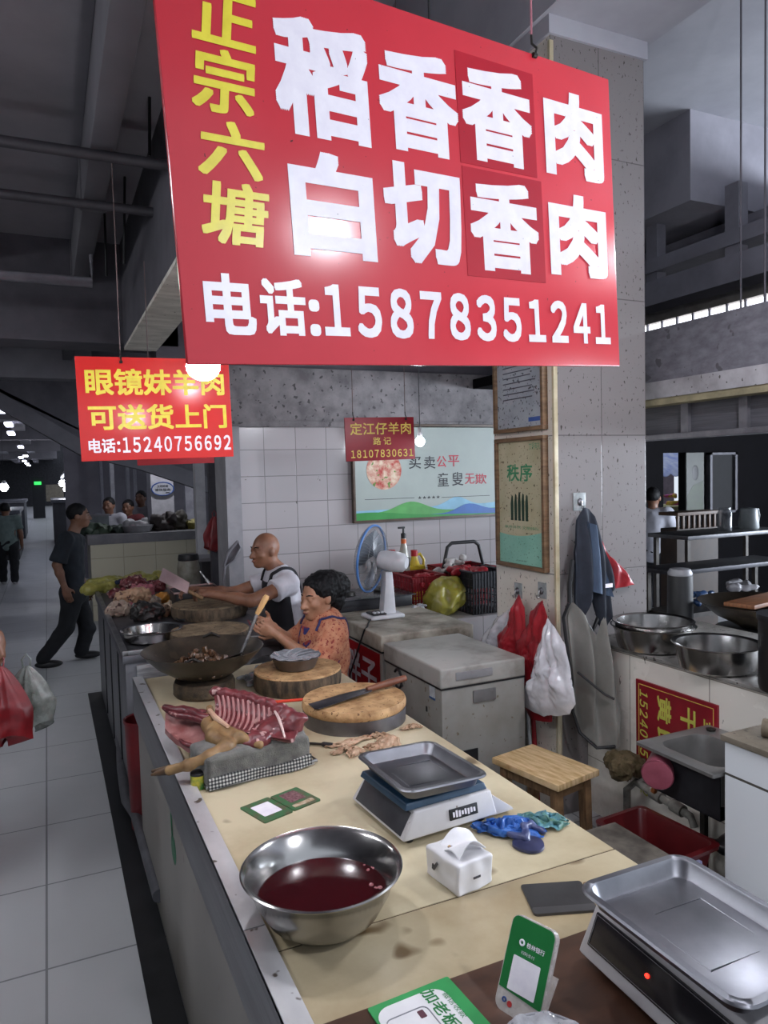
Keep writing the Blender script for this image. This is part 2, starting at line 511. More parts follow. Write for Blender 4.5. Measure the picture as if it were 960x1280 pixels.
# ------------------------------------------------------------------ right hall: ceiling and beams
slab('ceiling.001', (.53, -3, 5.0), (16, 7.2, 5.2), M_ceil)
slab('ceiling.003', (.53, 7.2, 5.0), (4.5, 30, 5.2), M_ceil)
slab('trim_12', (2.3, -3, 4.02), (2.99, 7, 5.0), M_ceil)
cz = at_y(863, 250, 4.2); zt_ = at_y(863, 136, 4.2).z
slab('trim_13', (cz.x, 4.2, cz.z), (16, 6.9, zt_ + .02), mat('grey_beam', '#8a8890', '#78767e', .85, scale=2))
slab('ceiling.004', (2.85, -3, zt_), (16, 7.0, zt_ + .1), M_ceil)
M_fas = mat('grimy_fascia', '#6c6a71', '#55535a', .85, scale=5, stretch=(1, 2, 4), spots='#4a484c', sscale=14, samount=.36)
slab('trim_14', (3.2, -1, 2.28), (3.34, 4.4, 2.585), M_fas)
slab('trim_15', (3.16, -1, 2.185), (3.34, 4.4, 2.28), mat('fascia_band', '#9a979a', '#7d7a7c', .8, scale=6, spots='#4a4644', sscale=30, samount=.34))
slab('trim_16', (3.17, -1, 2.148), (3.34, 4.4, 2.185), mat('yellowed_band', '#8d8468', '#6e6650', .7))
slab('trim_17', (3.28, -1, 1.985), (3.36, 4.4, 2.148), mat('shutter_box', '#4a494f', '#3b3a3f', .7, scale=4, stretch=(1, 1, 30)))
m = MB()
for y in (2.62, 3.0, 4.0): m.box((3.255, y, 1.985), (3.29, y + .05, 2.15))
m.box((3.22, -1, 1.955), (3.36, 4.4, 1.985), .004)
struct(m.build('trim_18', mat('rail_metal', '#77757a', '#5d5b60', .5, .5), smooth=False))
# stepped beams above the fascia
Ms = mat('grey_steelwork', '#7c7b84', '#66656d', .8, scale=2)
slab('trim_19', (5.2, 0, 3.62), (5.5, 6.3, 3.80), Ms)
slab('trim_20', (4.7, 0, 3.16), (4.95, 10, 3.36), Ms)
slab('trim_21', (4.72, 0, 3.44), (4.95, 10, 3.55), Ms)
slab('trim_22', (3.2, 6.4, 2.585), (16, 6.6, cz.z), M_dark)
m = MB()
for y in (3.1, 3.9, 4.7): m.box((4.75, y, 3.30), (4.85, y + .12, 3.9))
struct(m.build('trim_23', Ms, smooth=False))
# narrow clerestory strip letting daylight in above the fascia
w = MB()
w.box((5.6, -1, 3.15), (5.66, 6.3, 3.22)).build('window_1', emit('clerestory_daylight', '#f2f5ff', 1.6), smooth=False)['kind'] = 'structure'
m = MB()
for i in range(40): m.box((5.58, -1 + i * .19, 3.14), (5.60, -.985 + i * .19, 3.235))
m.box((5.57, -1, 3.10), (5.61, 6.3, 3.145))
struct(m.build('trim_24', Ms, smooth=False))
slab('trim_34', (5.58, -1, 3.235), (5.66, 6.3, 3.36), mat('pale_lintel', '#9a958e', '#88837c', .8))
m = MB()
for px_ in (926, 956):
    q = at_x(px_, 380, 3.38); m.tube([(3.38, q.y, 2.58), (3.38, q.y, zt_)], .005, 8)
struct(m.build('trim_36', M_dark))
slab('trim_35', (5.7, -1, 2.6), (5.8, 7.0, 4.05), M_ceil_l)
# ------------------------------------------------------------------ dim shop behind the half wall
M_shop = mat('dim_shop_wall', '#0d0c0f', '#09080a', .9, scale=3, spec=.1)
oa = at_y(829, 566, 7.0); ob = at_y(857, 646, 7.0)
m = MB()
m.box((3.9, 7.0, 0), (oa.x, 7.12, 2.6)).box((ob.x, 7.0, 0), (16, 7.12, 2.6)).box((oa.x, 7.0, oa.z), (ob.x, 7.12, 2.6)).box((oa.x, 7.0, 0), (ob.x, 7.12, ob.z))
m.box((3.9, 7.0, 2.6), (16, 7.12, 5.0))
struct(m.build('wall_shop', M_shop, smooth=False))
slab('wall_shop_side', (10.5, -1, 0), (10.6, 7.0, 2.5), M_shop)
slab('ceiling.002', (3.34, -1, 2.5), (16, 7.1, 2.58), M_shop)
# window in the shop's back wall
a = at_y(884, 566, 6.98); b = at_y(918, 640, 6.98)
m = MB().box((a.x, 6.93, a.z - .03), (b.x, 7.0, a.z)).box((a.x, 6.93, b.z), (b.x, 7.0, b.z + .03))
for x in (a.x, b.x - .04): m.box((x, 6.93, b.z), (x + .04, 7.0, a.z))
struct(m.build('window_2', mat('window_alu', '#57565c', '#47464c', .5, .3), smooth=False))
slab('window_3', (a.x + .04, 6.97, b.z + .03), (b.x - .04, 6.99, a.z - .03), mat('dark_pane', '#121216', '#0d0d10', .8))
# outside, beyond the opening: sunlit ground and wall
slab('wall_outside', (oa.x - 1, 11, 0), (ob.x + 4, 11.1, 4), mat('sunlit_wall', '#8d7f86', '#7a6d74', .9))
# ------------------------------------------------------------------ the big hanging sign
M_red = mat('sign_red', '#d23a45', '#c63640', .19, scale=2, spots='#4a2a2a', sscale=95, samount=.275, spec=.5)
M_red_d = mat('sign_red_patch', '#b5202f', '#a81c2b', .19, scale=3, spots='#4a2a2a', sscale=95, samount=.24)
M_text_ws = mat('sign_white_letters', '#f0ebf2', '#e6e0ea', .35, scale=20, spots='#5a4a48', sscale=95, samount=.25)
M_text_ys = mat('sign_yellow_letters', '#ecdc3c', '#ddcb34', .35, scale=20)
M_wire = mat('hanging_wire', '#6d5a58', '#4d3f3e', .6)
DH = Vector((0.985, 0.16, 0.057)); DV = Vector((-0.055, -0.015, 0.998))
O1 = at_y(235, 455, 1.35)
MS = frame_M(O1, DH, DV)
s1 = thing('hanging_sign', 'large red hanging signboard with white and yellow characters, nearest the camera', 'sign', M=MS)
NS = MS.to_3x3() @ Vector((0, 1, 0))
def uv1(x, y):
    d = ray(x, y); C = Vector((0, 0, CAMH))
    q = C + d * ((O1 - C).dot(NS) / d.dot(NS)) - O1
    return q.dot(MS.to_3x3() @ Vector((1, 0, 0))), q.dot(MS.to_3x3() @ Vector((0, 0, 1)))
W1 = uv1(775, 458)[0]; H1 = uv1(764, 100)[1]
m = MB().box((0, 0, 0), (W1, .012, H1), .003)
m.build('board', M_red, s1, local=True)
def box1(xl, xr, yt, yb):
    xc, yc = (xl + xr) / 2, (yt + yb) / 2
    return uv1(xl, yc)[0], uv1(xr, yc)[0], uv1(xc, yb)[1], uv1(xc, yt)[1]
a, b, c, d = uv1(572, 140)[0], uv1(668, 155)[0], uv1(625, 213)[1], uv1(617, 78)[1]
MB().box((a, -.0012, c), (b, .002, d)).build('pasted_patch', M_red_d, s1, local=True)
a, b, c, d = uv1(581, 280)[0], uv1(679, 290)[0], uv1(632, 349)[1], uv1(626, 217)[1]
MB().box((a, -.0012, c), (b, .002, d)).build('pasted_patch', M_red_d, s1, local=True)
for ch, bx in (('稻', (342, 461, 28, 175)), ('香', (473, 572, 65, 193)), ('香', (577, 664, 86, 206)), ('肉', (680, 753, 117, 224)),
               ('白', (362, 468, 192, 324)), ('切', (480, 577, 207, 331)), ('香', (587, 673, 227, 341)), ('肉', (686, 758, 244, 347))):
    txt(ch, *box1(*bx), -.0016, M_text_ws, s1, bold=.042)
for ch, bx in (('正', (237, 321, -12, 58)), ('宗', (237, 320, 62, 143)), ('六', (245, 331, 152, 223)), ('塘', (250, 338, 228, 307))):
    txt(ch, *box1(*bx), -.0016, M_text_ys, s1, bold=.028, shear=.12)
z0, z1 = uv1(440, 422)[1], uv1(440, 356)[1]
txt('电', *box1(255, 319, 342, 419), -.0016, M_text_ws, s1, bold=.036)
txt('话', *box1(325, 382, 348, 420), -.0016, M_text_ws, s1, bold=.036)
u0, u1 = uv1(386, 395)[0], uv1(400, 396)[0]
txt(':', u0, u1, z0, z0 + (z1 - z0) * .68, -.0016, M_text_ws, s1, bold=.03)
txt('15878351241', uv1(404, 388)[0], uv1(762, 402)[0], z0, z1, -.0016, M_text_ws, s1, bold=.035)
def hook_and_wire(parent, x, z, top, m, r=.0025):
    MB().tube([(x, -.004, z), (x, -.012, z + .012), (x, .004, z + .03), (x, .004, z + .05)], .003, 8).build('hook', M_iron, parent, local=True)
    p0 = parent_world(parent) @ Vector((x, .004, z + .045))
    MB().tube([p0, p0.lerp(Vector((p0.x, p0.y, top)), .5), Vector((p0.x, p0.y, top))], r, 6).build('hanging_wire', m, parent)
    MB().tube([(x - .006, -.003, z), (x + .006, -.003, z)], .006, 10).build('eyelet', M_iron, parent, local=True)
hu, hv = uv1(667, 70)
hook_and_wire(s1, hu, hv, 5.0, mat('pink_string', '#b0707a', '#8a5058', .8))
hook_and_wire(s1, .1, H1 - .04, 5.0, M_wire)

# ------------------------------------------------------------------ second sign, over the left counter
def flat_sign(name, label, px, Y, m, group=None, tilt=0):
    """px: bottom-left and top-right pixel"""
    a = at_y(*px[0], Y); b = at_y(*px[1], Y)
    s = thing(name, label, 'sign', M=frame_M(a, (1, 0, .02), (0, 0, 1)), group=group)
    MB().box((0, 0, 0), (b.x - a.x, .01, b.z - a.z), .002).build('board', m, s, local=True)
    return s, b.x - a.x, b.z - a.z
M_red2 = mat('sign_red_bright', '#d8342f', '#c62e2c', .19, scale=2, spots='#5a2a22', sscale=90, samount=.23)
s2, w2, h2 = flat_sign('hanging_sign', 'mid-size red hanging sign with two rows of yellow characters over a white phone number', ((102, 577), (288, 453)), 3.2, M_red2)
txt('眼镜妹羊肉', .032, w2 * .96, h2 * .63, h2 * .89, -.001, M_text_ys, s2, bold=.03)
txt('可送货上门', .036, w2 * .965, h2 * .295, h2 * .545, -.001, M_text_ys, s2, bold=.03)
txt('电话', .03, w2 * .215, h2 * .075, h2 * .215, -.001, M_text_ws, s2, bold=.03)
txt(':', w2 * .225, w2 * .245, h2 * .08, h2 * .185, -.001, M_text_ws, s2, bold=.02)
txt('15240756692', w2 * .26, w2 * .985, h2 * .07, h2 * .225, -.001, M_text_ws, s2, bold=.025)
hook_and_wire(s2, .175, h2 - .02, 3.42, M_wire)
hook_and_wire(s2, w2 - .12, h2 - .02, 2.74, M_wire)
# red sign hanging behind it, only its lower edge showing
s2b, w, h = flat_sign('hanging_sign', 'red sign hanging behind the mid-size sign, only its lower edge showing', ((172, 582), (265, 500)), 3.9, mat('sign_red_deep', '#b5222a', '#9c1c24', .4, scale=3))
hook_and_wire(s2b, .08, h - .02, 2.9, M_wire); hook_and_wire(s2b, w - .05, h - .02, 2.9, M_wire)

# ------------------------------------------------------------------ third sign, dark red, in front of the banner
s3, w3, h3 = flat_sign('hanging_sign', 'small dark red hanging sign with yellow characters in front of the wall banner', ((433, 577), (518, 523)), 4.3, mat('sign_maroon', '#8f1624', '#7c1220', .4, scale=3))
txt('定江仔羊肉', w3 * .07, w3 * .95, h3 * .60, h3 * .88, -.001, mat('gold_letters', '#d9c25c', '#c8b04c', .5), s3, bold=.012)
txt('路 记', w3 * .39, w3 * .65, h3 * .36, h3 * .54, -.001, _mc['gold_letters'], s3, bold=.01)
txt('18107830631', w3 * .07, w3 * .97, h3 * .07, h3 * .25, -.001, _mc['gold_letters'], s3, bold=.014)
hook_and_wire(s3, .06, h3 - .015, 5.0, M_wire); hook_and_wire(s3, w3 - .06, h3 - .015, 5.0, M_wire)

# ------------------------------------------------------------------ banner on the tiled wall
a = at_y(445, 651, 5.36); b = at_y(640, 530, 5.36); b.x = 3.72
BN = thing('wall_banner', 'framed pale banner with bowl of food, blue and green hills, on the tiled back wall', 'banner', M=frame_M((a.x, 5.36, a.z), (1, 0, 0), (0, 0, 1)))
wB, hB = b.x - a.x, at_y(445, 533, 5.36).z - a.z
MB().box((0, .0, 0), (wB, .03, hB)).build('panel', mat('banner_grey', '#9aa39d', '#8f9893', .4, scale=1.5), BN, local=True, smooth=False)
m = MB()
for lo, hi in (((-.02, -.012, -.02), (wB + .02, .03, 0)), ((-.02, -.012, hB), (wB + .02, .03, hB + .02)), ((-.02, -.012, 0), (0, .03, hB)), ((wB, -.012, 0), (wB + .02, .03, hB))):
    m.box(lo, hi, .002)
m.build('frame', mat('banner_frame', '#57473a', '#42352b', .5), BN, local=True)
def hills(fn, y, col, name):
    n = 40
    pts = [(wB * i / n, max(.004, fn(i / n)) * hB) for i in range(n + 1)]
    MB().prism([(0, 0)] + pts + [(wB, 0)] if pts[0][1] > .001 else pts, y, y + .002).build('hill', mat(name, col, rough=.4), BN, local=True, smooth=False)
hills(lambda t: .10 + .10 * math.exp(-((t - .62) / .09)**2) + .02 * t + .14 * max(0, t - .75), -.002, '#7fb0c8', 'hill_pale_blue')
hills(lambda t: .07 + .11 * math.exp(-((t - .33) / .12)**2) - .0 * t, -.004, '#4f9a4e', 'hill_green')
hills(lambda t: .03 + .10 * math.exp(-((t - .70) / .10)**2) + .20 * max(0, t - .72), -.006, '#2f62a8', 'hill_blue')
hills(lambda t: .05 + .035 * math.exp(-((t - .1) / .2)**2) - .05 * t, -.008, '#2f8a3c', 'hill_dark_green')
def ub(x, y): p = at_y(x, y, 5.36); return p.x - a.x, p.z - a.z
def bx(xl, xr, yt, yb):
    xc, yc = (xl + xr) / 2, (yt + yb) / 2
    return ub(xl, yc)[0], ub(xr, yc)[0], ub(xc, yb)[1], ub(xc, yt)[1]
Mk = mat('banner_black', '#22222a', '#1a1a20', .5); Mr = mat('banner_red', '#b02038', '#a01c32', .5)
for ch, q, mm in (('买', (511, 526, 571, 586), Mk), ('卖', (530, 544, 570, 586), Mk), ('公', (546, 558, 570, 584), Mr), ('平', (560, 574, 569, 583), Mr),
                  ('童', (547, 561, 591, 608), Mk), ('叟', (565, 579, 590, 607), Mk), ('无', (581, 593, 592, 605), Mr), ('欺', (594, 608, 592, 605), Mr)):
    txt(ch, *bx(*q), -.002, mm, BN, bold=.01)
txt('★★★★★', *bx(522, 550, 619.5, 623.5), -.002, Mk, BN, bold=0)
MB().box((ub(456, 626)[0], -.002, ub(456, 625)[1]), (ub(518, 625)[0], .001, ub(456, 624.4)[1])).box((ub(552, 622)[0], -.002, ub(552, 622)[1]), (ub(612, 621)[0], .001, ub(552, 621.4)[1])).build('rule_line', Mk, BN, local=True)
fp = ub(480, 588)
MB().lathe([(.001, -.004), (.155, -.004), (.155, .002), (.001, .002)], 40, M=Matrix.Translation((fp[0], 0, fp[1])) @ Matrix.Rotation(PI/2, 4, 'X')).build('food_picture', mat('food_print', '#c9b9a0', '#a03028', .4, scale=16, spots='#4f7a2c', sscale=22, samount=.38), BN, local=True)

# ------------------------------------------------------------------ framed posters on the column's left face
def side_frame(label, px, fn):
    """px: four pixel corners tl,tr,br,bl on the face x = 2.34"""
    P = [at_x(*p, 2.335) for p in px]
    z0 = (P[2].z + P[3].z) / 2; z1 = (P[0].z + P[1].z) / 2; y0 = (P[1].y + P[2].y) / 2; y1 = (P[0].y + P[3].y) / 2
    # x axis runs from the far edge towards the near edge
    f = thing('framed_poster', label, 'poster', M=frame_M((2.335, y1, z0), (0, -1, 0), (0, 0, 1)))
    w, h = y1 - y0, z1 - z0; t = .022
    m = MB()
    for lo, hi in (((0, -.03, 0), (w, .004, t)), ((0, -.03, h - t), (w, .004, h)), ((0, -.03, t), (t, .004, h - t)), ((w - t, -.03, t), (w, .004, h - t))):
        m.box(lo, hi, .003)
    m.build('frame', mat('poster_frame_wood', '#7d6349', '#5c4632', .5, scale=8, stretch=(1, 1, 6)), f, local=True)
    fn(f, w, h, t)
    return f
def lower(f, w, h, t):
    MB().box((t, -.012, t), (w - t, 0, h - t)).build('print', mat('poster_cream', '#c2bda0', '#b0a98a', .22, scale=5, spots='#6a6450', sscale=70, samount=.36), f, local=True, smooth=False)
    n = 24
    pts = [(t, t)] + [(w - t, t)] + [(w - t - (w - 2*t) * i / n, t + h * (.235 + .03 * (abs(i / n * 2 - 1)**2) - .035 * (i / n))) for i in range(n + 1)]
    MB().prism(pts, -.0135, -.01).build('mint_base', mat('poster_mint', '#8ec2ae', '#7fb39f', .22, scale=5, spots='#5a7a6c', sscale=70, samount=.36), f, local=True, smooth=False)
    g = mat('poster_green', '#3c8f62', '#34815a', .4); dg = mat('poster_dark_green', '#233f2f', '#1c3326', .4)
    txt('秩序', w * .22, w * .74, h * .665, h * .80, -.0125, g, f, bold=.02)
    txt('文明有礼', w * .68, w * .9, h * .90, h * .955, -.0125, g, f, bold=.0)
    for i in range(5):
        x = w * (.30 + .075 * i); hh = h * (.15 + (.035, .045, .06, .05, .04)[i])
        m = MB().prism([(x, h * .365), (x + w * .045, h * .365), (x + w * .05, h * .365 + hh * .6), (x + w * .04, h * .365 + hh), (x + w * .02, h * .365 + hh * 1.05), (x - w * .004, h * .365 + hh * .7)], -.0138, -.011)
        m.build('figure', dg, f, local=True, smooth=False)
    txt('秩序井然 文明排队', w * .16, w * .86, h * .30, h * .325, -.0125, g, f, bold=0)
    txt('共创文明', w * .40, w * .60, h * .052, h * .064, -.014, dg, f, bold=0)
side_frame('lower framed poster on the column, cream and mint with green characters', ((622, 551), (684, 542), (687, 716), (626, 705)), lower)
def upper(f, w, h, t):
    MB().box((t, -.012, t), (w - t, 0, h - t)).build('print', mat('notice_paper', '#a9afb4', '#8e949a', .15, scale=4, spots='#5a5c60', sscale=60, samount=.38), f, local=True, smooth=False)
    m = MB(); rnd = random.Random(3)
    for i in range(14):
        z = h * (.86 - .045 * i)
        m.box((w * .17, -.0125, z), (w * (.70 + .12 * rnd.random()), -.011, z + .006))
    m.build('text_lines', mat('notice_ink', '#4a4a55', '#3a3a44', .5), f, local=True, smooth=False)
    MB().box((w * .2, -.0127, h * .90), (w * .8, -.011, h * .915)).build('heading', Mr, f, local=True, smooth=False)
    MB().box((w * .68, -.0127, h * .075), (w * .90, -.011, h * .11)).build('blue_mark', mat('notice_blue', '#3a5a9c', '#2f4c88', .4), f, local=True, smooth=False)
side_frame('upper framed notice on the column, grey glossy sheet with rows of print', ((620, 400), (683, 376), (684, 534), (622, 545)), upper)
# ------------------------------------------------------------------ near counter
ZT = .838
nc = thing('market_counter', 'near stall counter with steel rim and stained marble top, running along the aisle', 'counter', (.332, .35, 0))
M_body = mat('counter_side_tiles', '#86817a', '#6c675f', .35, scale=2.5, stretch=(1, 1, .4), spots='#6d655a', sscale=10, samount=.33)
MB().box((.348, .36, 0), (1.25, 3.64, .80)).build('body', M_body, nc, smooth=False)
M_band = mat('rim_steel_band', '#8f8f92', '#6f6f72', .38, .9, scale=3, stretch=(1, .5, 14))
m = MB().box((.332, .35, .668), (.348, 3.66, .852), .002)
m.build('steel_band', M_band, nc)
m = MB()
m.box((.332, .35, .8385), (.379, 1.475, .853), .002).box((.332, 1.478, .8385), (.379, 3.66, .853), .002)
m.build('steel_rim', mat('rim_steel_top', '#d2d0d1', '#b0aeb0', .38, .4, scale=5, stretch=(1, .4, 1), spots='#5a5048', sscale=22, samount=.33), nc)
m = MB().box((.379, 1.402, .80), (1.262, 3.66, ZT), .003)
m.build('marble_slab', M_marble, nc)
M_marb2 = mat('browned_marble', '#c2b597', '#94805f', .38, scale=2.2, detail=8, lo=.32, hi=.66, spots='#6b5638', sscale=5, samount=.36)
m = MB().box((.379, .35, .80), (1.262, 1.398, ZT), .003)
m.build('marble_slab', M_marb2, nc)
MB().box((.379, 1.397, .80), (1.262, 1.403, ZT - .002)).build('joint', mat('brown_joint', '#5d4a35', '#3f3226', .8), nc, smooth=False)
# cream plinth board under the slab on the aisle side; green smear with its thin run above
g = at_x(217, 1062, .347)
m = MB().ball((.347, g.y, g.z), (.003, .055, .05), 12).tube([(.346, g.y + .01, g.z + .03), (.346, g.y + .02, g.z + .12), (.346, g.y + .035, g.z + .2)], .003, 6)
m.build('green_sticker', mat('green_sticker', '#2c6b4a', '#1f5238', .5), nc)
# brown sheet on the near end
BT = ZT + .004
bs = MB().box((.385, .35, ZT), (1.258, 1.17, BT), .001).build('brown_sheet', mat('brown_sheet', '#5c3d2d', '#35241c', .34, scale=5, detail=9, stretch=(1, 3, 1), lo=.3, hi=.7), None)
bs.data.name = 'brown_sheet'
tag(bs, 'scuffed brown sheet covering the near end of the marble counter', 'sheet')

# ------------------------------------------------------------------ bowl of blood
c = (at_z(299, 1085, .962) + at_z(502, 1085, .962)) / 2
c.x, c.y = .50, 1.452
bb = thing('steel_bowl', 'large steel bowl filled with dark red blood on the marble counter', 'bowl', (c.x, c.y, ZT))
R = .172
prof = [(.004, .0), (.078, .0), (.092, .005), (.122, .03), (.147, .075), (.160, .116), (R, .121), (R + .002, .125), (R - .001, .1275), (.158, .120), (.144, .076), (.119, .033), (.090, .009), (.078, .005), (.004, .004)]
MB().lathe(prof, 72, cap=False).build('bowl', M_steel_b, bb, local=True, angle=60)
def disc_wavy(r, z, n=48): return [(.001, z), (r * .5, z), (r * .9, z), (r, z + .0012), (r - .008, z - .01), (.001, z - .01)]
MB().lathe(disc_wavy(.139, .066), 60, cap=False).build('blood', mat('blood', '#3c0a10', '#30080d', .10, spec=.5, scale=4), bb, local=True)
m = MB(); rb = random.Random(4)
for i in range(9): m.ball((.118 + .02 * rb.random(), .03 + .05 * rb.random(), .0645), .003 + .003 * rb.random(), 8)
for i in range(6): m.ball((.09 + .03 * rb.random(), -.02 - .04 * rb.random(), .0645), .003 + .003 * rb.random(), 8)
m.build('froth', mat('froth', '#c58a8e', '#8a3a40', .15), bb, local=True)

# ------------------------------------------------------------------ weighing scales
def tray(m_list, name, parent, cx, cy, z, w, d, rz, depth=.03, tilt=(0, 0)):
    """steel pan: rounded rectangle with a rolled flat lip and sloping sides"""
    m = MB()
    def rr(w, d, r, z, n=8):
        P = []
        for (sx, sy, a0) in ((1, 1, 0), (-1, 1, 90), (-1, -1, 180), (1, -1, 270)):
            for k in range(n + 1):
                a = math.radians(a0 + 90 * k / n)
                P.append((sx * (w / 2 - r) + r * math.cos(a), sy * (d / 2 - r) + r * math.sin(a), z))
        return P
    loops = [rr(w - .075, d - .075, .02, -depth + .004), rr(w - .06, d - .06, .025, -depth), rr(w - .052, d - .052, .026, -depth + .003), rr(w - .034, d - .034, .03, -.003), rr(w - .03, d - .03, .03, 0), rr(w - .006, d - .006, .036, 0), rr(w, d, .038, -.004), rr(w - .003, d - .003, .036, -.006),
             rr(w - .008, d - .008, .035, -.003), rr(w - .028, d - .028, .029, -.003), rr(w - .032, d - .032, .028, -.006), rr(w - .05, d - .05, .024, -depth - .002), rr(w - .062, d - .062, .02, -depth - .004)]
    V = [p for L in loops for p in L]; n = len(loops[0]); F = []
    for k in range(len(loops) - 1):
        for i in range(n): F.append((k*n+i, k*n+(i+1) % n, (k+1)*n+(i+1) % n, (k+1)*n+i))
    F.append(tuple(range(n))); F.append(tuple(range((len(loops)-1)*n, len(loops)*n)))
    m.raw(V, F)
    # pressed square in the floor of the pan
    M = Matrix.Translation((cx, cy, z)) @ Matrix.Rotation(rz, 4, 'Z') @ Matrix.Rotation(tilt[0], 4, 'X') @ Matrix.Rotation(tilt[1], 4, 'Y')
    q = min(w, d) * .27
    m.tube([(-q, -q, -depth + .0035), (q, -q, -depth + .0035), (q, q, -depth + .0035), (-q, q, -depth + .0035)], .0025, 6, closed=True)
    m.bm.transform(M)
    return m.build(name, m_list, parent, local=False, angle=50)
M_pan = mat('pan_steel', '#85868b', '#6d6e74', .38, 1, scale=5)
# scale A
zA = ZT
def scale_body(parent, w, d, h, name_mats, disp_side):
    pass
sa = thing('weighing_scale', 'white electronic scale with blue platform under steel pan, in the middle of the counter', 'scale', (.925, 1.80, zA), math.radians(4))
def wedge(w, d, z0, z1, inset, name, m_, parent, bev=.006, front=0, dz=0):
    """tapered case: bottom w x d, top inset; front = extra slope on the -x side"""
    V = [(-w/2, -d/2, z0), (w/2, -d/2, z0), (w/2, d/2, z0), (-w/2, d/2, z0),
         (-w/2 + inset + front, -d/2 + inset, z1), (w/2 - inset, -d/2 + inset, z1), (w/2 - inset, d/2 - inset, z1), (-w/2 + inset + front, d/2 - inset, z1)]
    m = MB().raw(V, [(0, 3, 2, 1), (4, 5, 6, 7), (0, 1, 5, 4), (1, 2, 6, 5), (2, 3, 7, 6), (3, 0, 4, 7)])
    bmesh.ops.bevel(m.bm, geom=list(m.bm.edges), offset=bev, segments=3, profile=.6, affect='EDGES')
    return m.build(name, m_, parent, local=True)
M_case = mat('scale_case', '#cfcccd', '#bdbabb', .38, scale=4, spots='#8a8078', sscale=60, samount=.30)
wedge(.30, .30, .018, .085, .012, 'case', M_case, sa, front=.03)
m = MB()
for sx in (-1, 1):
    for sy in (-1, 1): m.lathe([(.012, 0), (.014, .004), (.014, .02)], 14, M=Matrix.Translation((sx * .115, sy * .115, 0)))
m.build('feet', M_rubber, sa, local=True)
M_disp = mat('display_panel', '#4a4a4e', '#3c3c40', .2, scale=4)
# sloping display panel facing the aisle
V = Matrix.Translation((-.1295, 0, .052)) @ Matrix.Rotation(math.radians(32), 4, 'Y')
MB().box((-.002, -.128, -.032), (.002, .128, .032), .0015, M=V).build('display', M_disp, sa, local=True)
# sticker with marks on the near side
V = Matrix.Translation((.04, -.146, .052)) @ Matrix.Rotation(math.radians(-10), 4, 'X')
MB().box((-.045, -.002, -.014), (.045, .002, .014), .001, M=V).build('rating_label', M_rubber, sa, local=True)
m = MB(); rb = random.Random(9)
for i in range(8):
    x = -.036 + i * .0095
    m.box((x, -.0032, -.009 + .004 * rb.random()), (x + .006, -.001, .004 + .006 * rb.random()), M=V)
m.build('label_print', M_text_w, sa, local=True, smooth=False)
wedge(.262, .262, .087, .105, .006, 'platform', mat('platform_blue', '#27435c', '#1e3548', .35), sa, bev=.004)
tray(M_pan, 'pan', sa, .915, 1.79, .985, .262, .325, math.radians(1), .030, (math.radians(-1.5), math.radians(1.0)))
m = MB().lathe([(.05, .1045), (.05, .118), (.02, .119), (.001, .119)], 20)
m.build('pan_support', M_rubber, sa, local=True)
# near-right sloping keypad ear
V = Matrix.Translation((.17, -.09, .0))
m = MB().prism([(-.03, .012), (.045, .012), (.04, .02), (-.028, .07)], -.05, .06, M=V, bev=.003)
m.build('side_ear', M_case, sa, local=True)

# scale B, nearest the camera
sb = thing('weighing_scale', 'silver and white electronic scale with large dented steel pan, nearest corner on brown sheet', 'scale', (1.02, .855, BT), math.radians(-2))
wedge(.255, .50, .014, .118, .010, 'case', mat('scale_case_silver', '#b9b6b8', '#a5a2a4', .34, scale=4), sb, front=.035, bev=.010)
m = MB()
for sx in (-1, 1):
    for sy in (-1, 1): m.lathe([(.012, 0), (.014, .004), (.014, .02)], 14, M=Matrix.Translation((sx * .09, sy * .21, 0)))
m.build('feet', M_rubber, sb, local=True)
V = Matrix.Translation((-.1075, 0, .068)) @ Matrix.Rotation(math.radians(23.4), 4, 'Y')
MB().box((-.003, -.225, -.030), (.003, .225, .034), .003, M=V).build('display', mat('display_dark', '#262327', '#1d1b1e', .16, scale=5), sb, local=True)
m = MB()
m.box((-.0042, -.221, -.026), (-.0034, .221, -.025), M=V).box((-.0042, -.221, .029), (-.0034, .221, .030), M=V).box((-.0042, -.221, -.026), (-.0034, -.2195, .030), M=V).box((-.0042, .2195, -.026), (-.0034, .221, .030), M=V)
m.build('display_line', mat('panel_line', '#77757a', rough=.4), sb, local=True, smooth=False)
MB().ball((-.004, .075, .002), (.003, .005, .004), 10, M=V).build('indicator_light', emit('red_led', '#ff2418', 3.0), sb, local=True)
MB().lathe([(.001, .12), (.015, .12), (.015, .117), (.001, .117)], 20, M=Matrix.Translation((-.045, .205, .0)) @ Matrix.Diagonal((1, 2.2, 1.03, 1))).build('level_slot', M_rubber, sb, local=True)
m = MB().lathe([(.06, .117), (.06, .138), (.001, .138)], 20)
m.build('pan_support', M_rubber, sb, local=True)
tray(M_pan, 'pan', sb, 1.01, .895, 1.012, .278, .365, math.radians(1), .030, (math.radians(1), math.radians(1.0)))

# ------------------------------------------------------------------ payment stand, cards
M_qg = mat('payment_green', '#1f7a3c', '#1b6c34', .35, scale=6)
